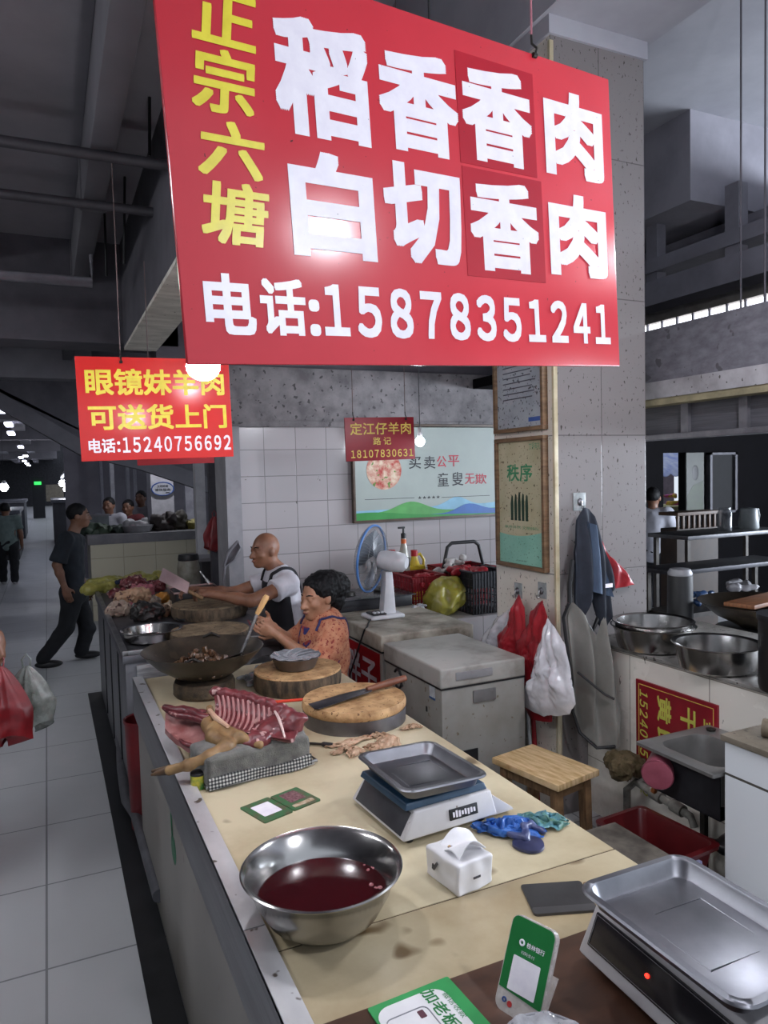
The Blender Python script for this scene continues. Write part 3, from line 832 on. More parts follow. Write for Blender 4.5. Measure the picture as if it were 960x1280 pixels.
# standing plate, leaning back
th, ln_ = math.radians(-70), math.radians(25)
ux = Vector((math.cos(th), math.sin(th), 0)); bk = Vector((-math.sin(th), math.cos(th), 0))
P0 = at_z(617, 1257, BT)
QM = frame_M(P0, ux, Vector((0, 0, math.cos(ln_))) + bk * math.sin(ln_))
qs = thing('payment_stand', 'upright green and white payment stand on the brown sheet', 'stand', M=QM)
wq, hq = .093, .158
def rrect(w, h, r, n=6, x0=0, z0=0):
    P = []
    for cx, cz, a0 in ((w - r, h - r, 0), (r, h - r, 90), (r, r, 180), (w - r, r, 270)):
        for k in range(n + 1):
            a = math.radians(a0 + 90 * k / n); P.append((x0 + cx + r * math.cos(a), z0 + cz + r * math.sin(a)))
    return P
M_acr = mat('acrylic_edge', '#cfc8c4', '#b8b0aa', .25, scale=30)
MB().prism(rrect(wq, hq, .016), 0, .012).build('plate', M_acr, qs, local=True, smooth=False)
MB().prism([(wq - .003, .030)] + [p for p in rrect(wq - .005, hq - .003, .013, x0=.002, z0=.0015) if p[1] > .05] + [(.002, .036)], -.0012, .001).build('green_face', M_qg, qs, local=True, smooth=False)
MB().prism(rrect(.056, .056, .002, x0=.019, z0=.038), -.0022, .0).build('blank_panel', M_text_w, qs, local=True, smooth=False)
txt('桂林银行', .040, .077, .113, .122, -.0018, M_text_w, qs, bold=.02)
txt('扫码支付', .032, .06, .100, .1055, -.0018, M_text_w, qs, bold=.0)
m = MB().tube([(.030 + .0042 * math.cos(a * PI / 8), -.0018, .1175 + .0042 * math.sin(a * PI / 8)) for a in range(16)], .0018, 6, closed=True)
m.build('logo_ring', M_text_w, qs, local=True)
MB().tube([(.018 + .0034 * math.cos(a * PI / 8), -.0006, .019 + .0034 * math.sin(a * PI / 8)) for a in range(16)], .0014, 6, closed=True).build('blue_badge', mat('badge_blue', '#2f4f90', rough=.4), qs, local=True)
MB().lathe([(.001, -.002), (.005, -.002), (.005, .001), (.001, .001)], 16, M=Matrix.Translation((.030, 0, .016)) @ Matrix.Rotation(PI/2, 4, 'X')).build('red_badge', mat('badge_red', '#c83c3c', rough=.4), qs, local=True)
MB().prism([(.004, .002), (wq - .004, .002), (wq - .004, .09), (.004, .09)], .013, .017, M=Matrix.Rotation(math.radians(-18), 4, 'X')).build('rear_leg', M_acr, qs, local=True, smooth=False)

# clear-film covered bowl at the very front
pc = at_z(672, 1264, .900) - Vector((FW.x, FW.y, 0)).normalized() * .075
fbw = thing('plastic_bowl', 'bowl wrapped in clear film at the bottom edge beside the payment stand', 'bowl', (pc.x, pc.y, BT))
MB().lathe([(.001, 0), (.045, 0), (.068, .05), (.074, .058), (.070, .058), (.042, .006), (.001, .004)], 40, cap=False).build('bowl', mat('bowl_grey', '#8f8f94', '#7a7a80', .3), fbw, local=True)
def film2(u, v, t):
    r = .078 * u; a_ = v * 2 * PI
    return (r * math.cos(a_), r * math.sin(a_), .061 - .006 * (1 - u**2) + .004 * math.sin(a_ * 9 + u * 6) * u - (.02 * (u - .93) / .07 if u > .93 else 0) + t)
MB().grid(film2, 16, 70, -.001).build('film', mat('thin_film', '#d5d6da', '#a9aab0', .08, scale=30, alpha=.45), fbw, local=True)

# flat white and green card at the front edge
cm = frame_M(Vector((.49, .93, BT + .0005)), Vector((1, .05, 0)), Vector((-.05, 1, 0)))
cd = thing('payment_card', 'flat white card with green border lying at the front edge of brown sheet', 'card', M=cm)
wc, hc = .17, .235
MB().prism(rrect(wc, hc, .004), -.003, 0).build('card', mat('card_green', '#2f9a52', '#2a8a49', .4), cd, local=True, smooth=False)
MB().prism(rrect(wc - .03, hc - .02, .03, x0=.004, z0=.006), -.0038, -.002).build('white_field', mat('card_white', '#e4e2e4', '#d6d4d6', .4), cd, local=True, smooth=False)
txt('加老板', .10, .128, .118, .222, -.0042, M_qg, cd, bold=.02, rot=90)
txt('微信收款', .134, .146, .13, .20, -.0042, M_qg, cd, bold=.0, rot=90)
m = MB()
pp = rrect(.082, .15, .012, x0=.012, z0=.04)
m.tube([(p[0], -.004, p[1]) for p in pp], .0012, 6, closed=True)
m.build('outline', mat('outline_grey', '#8f9096', rough=.5), cd, local=True)
MB().prism(rrect(.012, .018, .002, x0=.072, z0=.165), -.0045, -.003).build('dark_mark', mat('dark_mark', '#5a2c3a', rough=.5), cd, local=True, smooth=False)

# pair of worn payment tags lying flat on the marble
a, b, d = at_z(300, 1011, ZT), at_z(374, 983, ZT), at_z(331, 1030, ZT)
fm = frame_M(d, (at_z(402, 1001, ZT) - d), (a - d))
ft = thing('payment_tag', 'worn pair of green payment tags lying flat on the marble', 'tag', M=fm)
wt, ht = (at_z(402, 1001, ZT) - d).length, (a - d).length
M_tag = mat('tag_green', '#3d6b45', '#5a5a44', .45, scale=30, lo=.42, hi=.55)
MB().prism(rrect(wt * .49, ht, .006), -.004, 0).build('tag', M_tag, ft, local=True, smooth=False)
MB().prism(rrect(wt * .49, ht * .95, .006, x0=wt * .51, z0=.002), -.004, 0).build('tag', M_tag, ft, local=True, smooth=False)
MB().prism(rrect(wt * .30, ht * .58, .003, x0=wt * .10, z0=ht * .22), -.0048, -.003).build('blank_panel', M_text_w, ft, local=True, smooth=False)
MB().prism(rrect(wt * .27, ht * .5, .003, x0=wt * .62, z0=ht * .36), -.0048, -.003).build('stained_panel', mat('stained_panel', '#8d6a6c', '#5a2c38', .5, scale=120), ft, local=True, smooth=False)
MB().prism(rrect(wt * .36, ht * .14, .004, x0=wt * .57, z0=ht * .10), -.0048, -.003).build('paper_strip', mat('paper_strip', '#c9b9a4', '#9a7a58', .6, scale=80), ft, local=True, smooth=False)

# ------------------------------------------------------------------ tissue pack
tp = thing('tissue_pack', 'white soft tissue pack with torn open top beside the scale', 'tissue', (.845, 1.462, ZT), math.radians(8))
s = SDF(.0035, .012)
s.box((0, 0, .037), (.053, .062, .0365), .006)
s.build('pack', mat('pack_white', '#dedcdd', '#cfcdcf', .35, scale=6), tp, local=True, jitter=.004, jscale=28)
def tf(u, v, t):
    x = -.035 + .08 * u; y = -.045 + .085 * v
    z = .077 + .018 * math.sin(u * 3.0) * (1 - v * .5) + .010 * math.sin(v * 5 + u * 4) + .01 * u + t
    return (x, y, z)
MB().grid(tf, 16, 16, -.003).build('tissue', mat('tissue_white', '#eeedf0', '#dedde0', .8), tp, local=True)
m = MB()
m.prism([(-.028, .032), (-.020, .030), (-.006, .05), (-.010, .054), (-.021, .040), (-.026, .044)], -.0655, -.0625, M=Matrix.Rotation(math.radians(-90), 4, 'Z') @ Matrix.Translation((0, .006, 0)))
m.build('pack_print', mat('pack_print', '#3a3a40', rough=.5), tp, local=True, smooth=False)
MB().box((-.008, -.0645, .030), (.012, -.062, .035)).build('pack_print', _mc['pack_print'], tp, local=True, smooth=False)
MB().box((-.018, -.010, .078), (-.010, .02, .081), M=Matrix.Rotation(.4, 4, 'Z')).build('pack_sticker', mat('pack_sticker', '#4a6aa8', '#c8a04a', .4, scale=90), tp, local=True, smooth=False)

# ------------------------------------------------------------------ crumpled blue bags and the dark disc
M_bluebag = mat('blue_bag', '#3a72c4', '#2a5aa6', .35, scale=14)
def crumple(name, label, cat, pts, rad, m_, seed, h=.004, flat=.5, group=None):
    rnd = random.Random(seed)
    c = sum((Vector(p) for p in pts), Vector()) / len(pts)
    o = SDF(h, .010)
    for p in pts:
        p = Vector(p)
        for k in range(4):
            q = p + Vector((rnd.uniform(-1, 1), rnd.uniform(-1, 1), 0)) * rad
            q2 = q + Vector((rnd.uniform(-1, 1), rnd.uniform(-1, 1), rnd.uniform(-.1, .25))) * rad
            r = rad * rnd.uniform(.22, .42)
            q.z = max(q.z, p.z) + r * flat; q2.z = max(q2.z, p.z + r * flat)
            o.cap(q, q2, r, r * rnd.uniform(.4, .9))
    ob = o.build(name, m_, None, jitter=.008, jscale=30)
    return tag(ob, label, cat, group)
def sheet(name, label, cat, pts, w, m_, seed, hgt=.02, fold=9, z0=None, thick=.0015, taper=.35):
    """thin crumpled sheet laid along a line of points, w wide, heaped into folds"""
    pts = [Vector(p) for p in pts]; n = len(pts) - 1; rnd = random.Random(seed)
    z0 = pts[0].z if z0 is None else z0
    ph = [rnd.uniform(0, 6) for _ in range(4)]
    def fn(u, v, t):
        k = min(int(u * n), n - 1); p = pts[k].lerp(pts[k+1], u * n - k)
        d = (pts[k+1] - pts[k]).normalized(); s = Vector((-d.y, d.x, 0))
        ww = w * (taper + (1 - taper) * math.sin(min(1, max(0, u)) * PI) ** .6) * (1 + .25 * math.sin(u * 17 + ph[0]))
        q = p + s * ww * (v - .5) * (1 + .3 * math.sin(v * 7 + u * 5 + ph[1])) + d * .012 * math.sin(v * 9 + ph[2])
        nz = mnoise.noise(Vector((q.x * 34 + seed, q.y * 34, 0))) + .6 * mnoise.noise(Vector((q.x * 75, q.y * 75, seed)))
        rid = abs(math.sin(v * fold + 2.2 * nz + u * 6 + ph[3])) ** 1.5
        z = z0 + .002 + hgt * (.25 + .75 * rid) * (.35 + .65 * math.sin(v * PI)) * (.4 + .6 * math.sin(u * PI)) + hgt * .25 * max(0, nz)
        q += Vector((mnoise.noise(Vector((u * 9, v * 9, seed))), mnoise.noise(Vector((u * 9, v * 9, seed + 5))), 0)) * .010
        return Vector((q.x, q.y, max(z, z0 + .0012) + t))
    ob = MB().grid(fn, 60, 30, thick).build(name, m_, None, angle=60)
    return tag(ob, label, cat)
sheet('plastic_bag', 'crumpled bright blue plastic bag between scale and tissue pack', 'bag', [at_z(594, 1036, ZT), at_z(620, 1040, ZT), at_z(645, 1037, ZT), at_z(678, 1044, ZT)], .10, M_bluebag, 3, .030, 8)
sheet('plastic_bag', 'crumpled teal plastic bag with green stains at the counter edge', 'bag', [at_z(652, 1024, ZT), at_z(680, 1030, ZT), at_z(706, 1031, ZT)], .085, mat('teal_bag', '#4a86a4', '#587a5c', .35, scale=22), 8, .024, 7)
dc = thing('purple_bag', 'dark purple knotted plastic bag with disc-shaped flat bottom', 'bag', at_z(661, 1058, ZT))
MB().lathe([(.001, 0), (.036, 0), (.041, .003), (.040, .009), (.025, .013), (.001, .014)], 36, wob=.04).build('flat_bottom', mat('purple_bag', '#373a5c', '#2a2c46', .3, scale=20), dc, local=True)
o = SDF(.003, .008)
for p, q in (((0, .01, .015), (.02, .045, .03)), ((.02, .045, .03), (.05, .055, .022)), ((.0, .02, .012), (-.03, .045, .02)), ((.05, .055, .02), (.07, .03, .01))): o.cap(p, q, .011, .007)
o.build('knot', mat('purple_bag_knot', '#454f7c', '#33375a', .35, scale=20), dc, local=True, jitter=.004, jscale=50)

# ------------------------------------------------------------------ broad grey cleaver blade on the marble
a, b, c2, d = at_z(655, 1108, ZT), at_z(745, 1100, ZT), at_z(738, 1141, ZT), at_z(668, 1146, ZT)
gm = frame_M(d, c2 - d, a - d)
gb = thing('cleaver', 'broad grey cleaver lying flat, half under the pan of the nearest scale', 'knife', M=gm)
w = (c2 - d).length; h = (a - d).length
MB().prism(rrect(w * 1.15, h, .008), -.005, 0).build('blade', mat('cleaver_grey', '#5d5c5d', '#4d4c4d', .35, .7, scale=6), gb, local=True, smooth=False)
MB().prism(rrect(w * 1.14, h * .2, .005, x0=.001, z0=.001), -.0057, -.004).build('ground_edge', mat('cleaver_edge', '#747374', '#6a696a', .3, .8, scale=6), gb, local=True, smooth=False)
MB().prism(rrect(.10, .03, .008, x0=w * 1.12, z0=h * .55), -.014, .0).build('handle', M_wood_d, gb, local=True, smooth=False)

# ------------------------------------------------------------------ round chopping blocks
def block(label, c, r, z0, z1, hoop, group=None):
    t = thing('chopping_block', label, 'chopping board', (c[0], c[1], z0))
    h = z1 - z0
    if hoop:
        MB().lathe([(.001, 0), (r * .985, 0), (r * .985, h * .60), (r * .97, h * .60), (.001, h * .60)], 64, cap=False).build('hoop', M_steel_dull, t, local=True)
        MB().lathe([(.001, h * .58), (r * .97, h * .58), (r, h * .68), (r * 1.0, h * .86), (r * .975, h), (r * .6, h * .985), (.001, h * .97)], 64, cap=False, wob=.006).build('wood', M_board, t, local=True)
    else:
        MB().lathe([(.001, 0), (r * .95, 0), (r * .99, h * .2), (r, h * .6), (r * .985, h * .93), (r * .97, h * .94)], 64, cap=False, wob=.012).build('bark_side', mat('bark_side', '#6b5a46', '#2f271f', .85, scale=26, stretch=(1, 1, .35), bump=.5), t, local=True)
        MB().lathe([(r * .985, h * .90), (r * .99, h * .95), (r * .97, h), (r * .5, h * .985), (.001, h * .97)], 64, cap=False, wob=.01).build('wood', M_board, t, local=True)
    return t
block('pale round chopping block with steel hoop, carrying a cleaver', (1.06, 2.63), .205, ZT, .925, True)
block('thick round chopping block with dark bark side, under the film-covered bowl', (1.0, 3.16), .2, ZT, .925, False)
# cleaver on the pale block
p0 = at_z(388, 884, .93); p1 = at_z(455, 862, .93); pe = at_z(487, 857, .94)
km = frame_M(p0, pe - p0, Vector((-(pe - p0).y, (pe - p0).x, 0)))
ck = thing('cleaver', 'dark steel cleaver with brown wooden handle on the pale chopping block', 'knife', M=km)
L = (p1 - p0).length
MB().prism([(0, -.03), (.01, -.045), (L * .96, -.012), (L, .0), (L * .98, .035), (L * .55, .042), (.01, .03)], -.003, 0, bev=.0006).build('blade', mat('cleaver_dark', '#3c3b40', '#55545a', .35, .8, scale=9), ck, local=True)
MB().tube([(L * .94, -.004, .012), (L * 1.1, -.006, .012), (L * 1.35, -.008, .012), (L * 1.62, -.009, .012)], [.010, .013, .015, .013], 14).build('handle', mat('handle_brown', '#7a4a32', '#5a3424', .45, scale=12), ck, local=True)
# film-covered bowl
fb = thing('steel_bowl', 'small steel bowl covered with clear wrinkled film, on the bark-sided block', 'bowl', (.995, 3.17, .9235))
MB().lathe([(.001, 0), (.075, 0), (.088, .006), (.108, .05), (.116, .056), (.117, .059), (.112, .060), (.104, .05), (.085, .010), (.001, .006)], 56, cap=False).build('bowl', M_steel_dull, fb, local=True)
def film(u, v, t):
    r = .113 * u; a = v * 2 * PI
    z = .0625 - .016 * (1 - u**2) + .003 * math.sin(a * 5 + u * 9) * u * (1.2 - u) + .0025 * math.sin(a * 11 + u * 14) * u
    return (r * math.cos(a), r * math.sin(a), z + t)
MB().grid(film, 20, 90, -.002).build('film', mat('clear_film', '#d5d8de', '#a9acb2', .10, .7, scale=12), fb, local=True)

# clear plastic bag beside the bark-sided block
PB = [at_z(318, 850, ZT), at_z(328, 838, ZT), at_z(322, 860, ZT)]
M_clear = mat('clear_bag', '#b9bcc4', '#8f929a', .18, scale=30, alpha=.62)
crumple('plastic_bag', 'crumpled clear plastic bag beside the wok and bark-sided block', 'bag', PB, .05, M_clear, 5, h=.006, flat=.9)

# ------------------------------------------------------------------ wok on its round base
wk = thing('wok', 'large blackened wok of cooked meat on a round wooden base', 'wok', (.60, 3.27, .905))
R = .262
prof = [(.001, 0), (.06, .003), (.13, .025), (.20, .07), (.245, .115), (R, .135), (R + .004, .139), (R, .141), (.241, .119), (.196, .076), (.128, .032), (.06, .010), (.001, .007)]
MB().lathe(prof, 72, cap=False).build('pan', mat('wok_black', '#453c32', '#28221d', .35, .5, scale=7, spots='#4a3f33', sscale=20, samount=.38), wk, local=True, angle=60)
rb = random.Random(2); m = MB()
for i in range(190):
    a = rb.uniform(0, 2 * PI); rr = .145 * math.sqrt(rb.random()); hgt = .11 * (1 - rr / .15) * rb.random() + .012
    M = Matrix.Translation((rr * math.cos(a) - .005, rr * math.sin(a) - .01, .025 + .09 * rr + hgt)) @ Euler((rb.uniform(0, 3), rb.uniform(0, 3), rb.uniform(0, 3))).to_matrix().to_4x4()
    m.box((-.015, -.011, -.008), (.015, .011, .008), .005, M=M, seg=2)
o = m.build('cooked_meat', mat('cooked_meat', '#6a4c34', '#2a1d15', .35, scale=45), wk, local=True)
o['kind'] = 'stuff'
m = MB()
for sgn in (-1, 1):
    m.tube([(sgn * .25, .04 * k, .132 + .02 * (1 - abs(k))) for k in (-1, -.5, 0, .5, 1)], .006, 8)
m.bm.transform(Matrix.Rotation(math.radians(70), 4, 'Z'))
m.build('handle', M_iron, wk, local=True)
wb = thing('chopping_block', 'low round dark wooden block under the wok', 'chopping board', (.60, 3.27, ZT))
MB().lathe([(.001, 0), (.125, 0), (.135, .012), (.135, .05), (.128, .067), (.001, .067)], 48, cap=False, wob=.01).build('disc', mat('bark_dark', '#5c4c38', '#2b241b', .8, scale=24, bump=.4), wb, local=True)
# spatula
e0 = at_y(334, 744, 3.18); e1 = at_y(321, 768, 3.18); e2 = at_y(301, 818, 3.2); e3 = e2 + Vector((-.075, .02, -.035))
sp = thing('spatula', 'wok spatula with pale wooden handle standing in the black wok', 'spatula', e2)
MB().tube([e0, e0.lerp(e1, .15), e0.lerp(e1, .8), e1], [.010, .0145, .012, .010], 14).build('wooden_grip', mat('grip_wood', '#c9a06a', '#b58a54', .5, scale=14), sp)
MB().tube([e1, e2], [.008, .0075], 12).build('rod', M_steel, sp)
d = (e3 - e2)
V = frame_M(e2, d, Vector((.25, -.6, .6)))
MB().prism([(-.01, -.012), (.03, -.03), (.10, -.045), (.105, .045), (.03, .03), (-.01, .012)], -.002, .002).bm.free()
m = MB().prism([(-.01, -.012), (.03, -.03), (.085, -.042), (.09, .042), (.03, .03), (-.01, .012)], -.002, .002, M=V)
m.build('blade', M_iron, sp, smooth=False)

# ------------------------------------------------------------------ towel-covered stand with the carcass
a, b = at_z(260, 992, ZT), at_z(391, 958, ZT)
tw = frame_M(a, b - a, Vector((0, 0, 1))); wl = (b - a).length
ts = thing('steel_tray', 'shallow steel tray under the grey towel', 'tray', M=tw)
MB().box((.01, .01, .0), (wl + .012, .19, .006), .002).tube([(.0, .012, .012), (wl + .02, .012, .012), (wl + .02, .2, .02), (.0, .2, .02)], .006, 8, closed=True).build('tray', M_steel, ts, local=True)
tt = thing('towel', 'folded grey towel with black and white checked band, under the meat', 'towel', M=tw)
o = SDF(.005, .02)
o.box((wl * .5, .095, .055), (wl * .5 - .002, .090, .047), .014)
o.ell((wl * .25, .09, .1), (.09, .085, .012)).ell((wl * .75, .1, .1), (.1, .08, .016)).ell((wl*.5, .08, .112), (.02, .09, .01), sub=True, k=.02)
o.build('cloth', mat('towel_grey', '#6c6b64', '#4c4b47', .95, scale=26, bump=.6, bscale=300, sheen=.3), tt, local=True, jitter=.003, jscale=30)
mg, t_, b_ = base_mat('gingham', .9)
ck_ = t_.new('ShaderNodeTexBrick'); sep = t_.new('ShaderNodeSeparateXYZ'); t_.l.new(t_.coord(), sep.inputs[0])
def sq(ax): 
    f = t_.math('FRACT', t_.math('MULTIPLY', sep.outputs[ax], 1 / .0105)); return t_.math('GREATER_THAN', f, .5)
sm = t_.math('MULTIPLY', t_.math('ADD', sq(0), sq(2)), .5)
t_.l.new(t_.ramp(sm, [(0, lin('#1d1e20')), (.5, lin('#5d5e5e')), (1, lin('#b9b8b2'))], 'CONSTANT'), b_.inputs['Base Color'])
t_.n.remove(ck_)
def chk(u, v, t):
    return (.004 + (wl - .008) * u, .003 - .006 * math.sin(u * 9) * (1 - v) - .004 + t, .006 + .034 * v + .006 * math.sin(u * 7))
MB().grid(chk, 30, 4, .006).build('checked_band', mg, tt, local=True)

M_meat = mat('raw_meat', '#7a383c', '#4c1d22', .34, scale=30, detail=8, spots='#b08c88', sscale=30, samount=.38)
M_fat = mat('pale_meat', '#a87874', '#7c4543', .35, scale=16, detail=7)
M_rib = mat('rib_bone', '#b08380', '#9a6a69', .35, scale=20)
M_skin_g = mat('goat_skin', '#98794f', '#6b5033', .55, scale=16, detail=6)
gc = thing('goat_carcass', 'side of raw goat with ribs and a tan foreleg, on the grey towel', 'meat', (.56, 2.5, .93))
A0, A1, A2 = at_z(266, 864, 1.045), at_z(318, 868, 1.045), at_z(372, 897, .995)
B0, B1, B2 = at_z(263, 900, .985), at_z(300, 918, .965), at_z(362, 925, .955)
def bez(p, q, r, t): return p * (1-t)**2 + q * 2*t*(1-t) + r * t*t
A1 = A1 * 1.0; 
def ribs(u, v, t=0, out=0):
    a = bez(A0, A1, A2, u); b = bez(B0, B1, B2, u)
    p = a.lerp(b, v)
    n = Vector((-.45, -.55, .7)).normalized()
    return p - n * (math.sin(v * PI) * .035) - n * (-t) + n * out
def rsurf(u, v, t):
    p = ribs(u, v, t); k = mnoise.noise(p * 35) * .005
    return p + Vector((0, 0, k))
MB().grid(rsurf, 40, 14, -.022).build('rib_sheet', M_meat, gc)
m = MB()
for i in range(12):
    u = .05 + .062 * i
    m.tube([ribs(u + .05 * v, v, 0, .0015) for v in (.08, .2, .35, .5, .65, .8, .92)], [.004, .005, .005, .005, .0045, .004, .003], 8)
m.build('ribs', M_rib, gc)
o = SDF(.005, .018)
for i in range(10):
    p = bez(A0, A1, A2, i / 9.0); o.ell(p + Vector((.01, .012, -.006)), (.022 + .006 * (i % 2), .02, .018))
p = at_z(352, 905, .96); o.ell(p, (.055, .06, .04)); p = at_z(335, 912, .955); o.ell(p, (.05, .05, .032)); p = at_z(322, 925, .95); o.ell(p, (.05, .035, .028)); o.ell(at_z(366, 905, .965), (.035, .045, .035))
o.ell(at_z(300, 905, .95), (.07, .06, .022))
o.build('loin', M_meat, gc, jitter=.006, jscale=45)
# fatty seam
m = MB().tube([at_z(343, 888, 1.005), at_z(348, 897, 1.005), at_z(352, 908, 1.0), at_z(356, 922, .985)], [.004, .005, .0045, .003], 8)
m.build('sinew', mat('sinew', '#d9c2bc', '#c8aaa4', .4), gc)
# left flap: breast, a concave slab with a darker roll of muscle along its upper edge
Q00, Q10, Q01, Q11 = at_z(207, 884, .985), at_z(264, 893, .975), at_z(206, 910, .94), at_z(256, 944, .905)
def flap(u, v, t):
    p = Q00.lerp(Q10, u).lerp(Q01.lerp(Q11, u), v)
    nz = mnoise.noise(p * 22) * .006 + mnoise.noise(p * 60) * .002
    return p + Vector((0, 0, -.016 * math.sin(v * PI) * math.sin(u * PI) + nz + t)) + Vector((-.012 * math.sin(u * PI) * v, -.01 * math.sin(u * 5), 0))
MB().grid(flap, 30, 22, -.020).build('breast', M_fat, gc)
m = MB()
def rl(a_, b_, z0_, z1_, r, s_):
    P_ = [at_z(a_[0] + (b_[0] - a_[0]) * k / 10, a_[1] + (b_[1] - a_[1]) * k / 10 + s_ * math.sin(k * .9), z0_ + (z1_ - z0_) * k / 10) for k in range(11)]
    m.tube(P_, [r * (.5 + .5 * math.sin(PI * (.08 + .84 * k / 10)) + .12 * math.sin(k * 2.1)) for k in range(11)], 12)
rl((206, 884), (262, 897), .988, .985, .019, 1.5); rl((212, 891), (264, 903), .985, .975, .012, .8); rl((232, 890), (264, 890), .99, .985, .010, .5); rl((225, 925), (254, 942), .925, .912, .009, 1)
m.build('muscle_strip', mat('flap_muscle', '#6a3034', '#45191e', .34, scale=40, stretch=(.4, 1, 1), detail=7, spots='#a8807a', sscale=40, samount=.36), gc)
# shoulder and foreleg
o = SDF(.004, .02)
o.chain([at_z(262, 885, .985), at_z(262, 905, .965), at_z(268, 922, .955), at_z(285, 932, .95)], [.012, .025, .025, .022])
o.chain([at_z(272, 908, .975), at_z(300, 922, .962), at_z(325, 931, .945)], [.020, .018, .012])
o.chain([at_z(283, 934, .95), at_z(262, 946, .935), at_z(236, 956, .915), at_z(212, 963, .895)], [.024, .018, .0145, .0155])
leg = o.build('foreleg', M_skin_g, gc, jitter=.002, jscale=40)
o = SDF(.003, .004)
h0 = at_z(213, 962, .894); h1 = at_z(191, 965, .878)
o.cap(h0 + Vector((0, .006, 0)), h1 + Vector((0, .008, 0)), .0135, .005).cap(h0 - Vector((0, .008, 0)), h1 - Vector((.004, .010, .004)), .0135, .005)
o.build('hoof', mat('hoof', '#6a5038', '#3c2c20', .5, scale=20), leg)
m = MB().tube([at_z(262, 888, .995), at_z(270, 898, .999), at_z(285, 908, .992)], [.008, .010, .006], 8)
m.build('cut_fat', mat('cut_fat', '#d5b49a', '#c49a80', .4), gc)
# little green tin beside the towel
tn = thing('tin', 'small green and yellow tin between steel rim and towel', 'tin', at_z(248, 985, ZT))
MB().lathe([(.001, 0), (.022, 0), (.023, .003), (.023, .045)], 24, cap=False).build('body', mat('tin_green', '#2f7a3a', '#c8b83a', .3, scale=30), tn, local=True)
MB().lathe([(.0235, .044), (.0235, .05), (.021, .052), (.001, .052)], 24, cap=False).build('lid', M_rubber, tn, local=True)

# knife with orange-red handle behind the meat, sharpening steel, scraps of skin
k0, k1 = at_z(337, 878, ZT + .06), at_z(385, 874, ZT + .075)
kn = thing('knife', 'knife with orange-red handle lying behind the meat', 'knife', k0)
MB().tube([k0, k0.lerp(k1, .1), k0.lerp(k1, .9), k1], [.005, .0065, .0055, .004], 10).build('handle', mat('orange_handle', '#e0452c', '#c83a24', .4), kn)
bl = (k1 - k0).normalized()
MB().prism([(-.12, 0), (-.10, -.014), (0, -.014), (0, .008), (-.10, .008)], -.001, .001, M=frame_M(k0, bl, Vector((-bl.y, bl.x, 0)))).build('blade', M_steel, kn, smooth=False)
k0, k1 = at_z(384, 929, ZT + .008), at_z(416, 931, ZT + .008)
st = thing('sharpening_steel', 'thin dark sharpening steel lying in front of the pale block', 'tool', k0)
MB().tube([k0, k0.lerp(k1, .6)], .0045, 10).build('rod', M_iron, st)
MB().tube([k0.lerp(k1, .58), k0.lerp(k1, .65), k1], [.007, .009, .007], 10).build('grip', M_rubber, st)
M_hide = mat('scrap_skin', '#c2a58a', '#9c7c60', .6, scale=20)
def scrap(label, pts, r, seed):
    sheet('skin_scrap', label, 'skin scrap', [at_z(*p, ZT) for p in pts], r * 4.2, M_hide, seed, r * 1.5, 6, thick=.003)
scrap('pile of pale skin scraps behind the middle scale', [(470, 920), (488, 928), (478, 936), (458, 938)], .016, 1)
scrap('long thin strip of skin at the foot of the hooped block', [(410, 935), (428, 932), (448, 927), (470, 921)], .008, 2)
scrap('ragged strip of skin in front of the sharpening steel', [(418, 944), (432, 938), (445, 941), (440, 948)], .011, 3)
scrap('small shred of skin at the far corner of the marble', [(505, 913), (516, 909), (525, 910)], .007, 4)
# ------------------------------------------------------------------ people
M_skin = mat('skin_tan', '#8f634b', '#754d39', .5, scale=12)
M_skin_d = mat('skin_dark', '#7d5743', '#684635', .5, scale=12)
M_skin_f = mat('skin_warm', '#b5866a', '#9c6f55', .5, scale=12)
M_hair = mat('black_hair', '#0f0e11', '#09080a', .6, spec=.25, scale=40, stretch=(1, 1, .3))
M_eye = mat('eye_dark', '#16120f', rough=.2)
M_lip = mat('lip', '#8a4f48', rough=.5)

def hand(o, w, d, n, lat, curl=.5, s=1.0, thumb=1):
    """palm and five fingers; w wrist, d along the hand, n palm normal, lat towards the thumb"""
    w, d, n, lat = Vector(w), Vector(d).normalized(), Vector(n).normalized(), Vector(lat).normalized()
    R = Matrix((lat, n, d)).transposed()
    o.ell(w + d * .048 * s, (.040 * s, .016 * s, .052 * s), R=R, k=.012)
    o.cap(w - d * .01, w + d * .03 * s, .025 * s, .028 * s, k=.015)
    for i, (off, ln) in enumerate(((.030, .9), (.010, 1.0), (-.010, .95), (-.029, .75))):
        p = w + d * (.088 - .006 * abs(i - 1)) * s + lat * off * s
        ang = curl * (.6 + .12 * i); a = ang
        q = p
        for L, r0, r1 in ((.040, .0092, .0085), (.026, .0085, .0078), (.021, .0078, .0066)):
            e = q + (d * math.cos(a) + n * math.sin(a)) * L * ln * s
            o.cap(q, e, r0 * s, r1 * s, k=.004); q = e; a += ang
        o.cap(w + d * .05 * s + lat * off * .8 * s, p, .011 * s, .0095 * s, k=.008)
    b = w + d * .022 * s + lat * .030 * s
    t1 = b + (lat * .65 + d * .6 + n * .3) .normalized() * .042 * s
    t2 = t1 + (lat * .25 + d * .8 + n * .5).normalized() * .032 * s
    o.cap(b, t1, .013 * s, .0105 * s, k=.012); o.cap(t1, t2, .0105 * s, .0085 * s, k=.004)

def basis3(x, z):
    x = Vector(x).normalized(); z = Vector(z); z = (z - x * z.dot(x)).normalized()
    return Matrix((x, z.cross(x), z)).transposed()

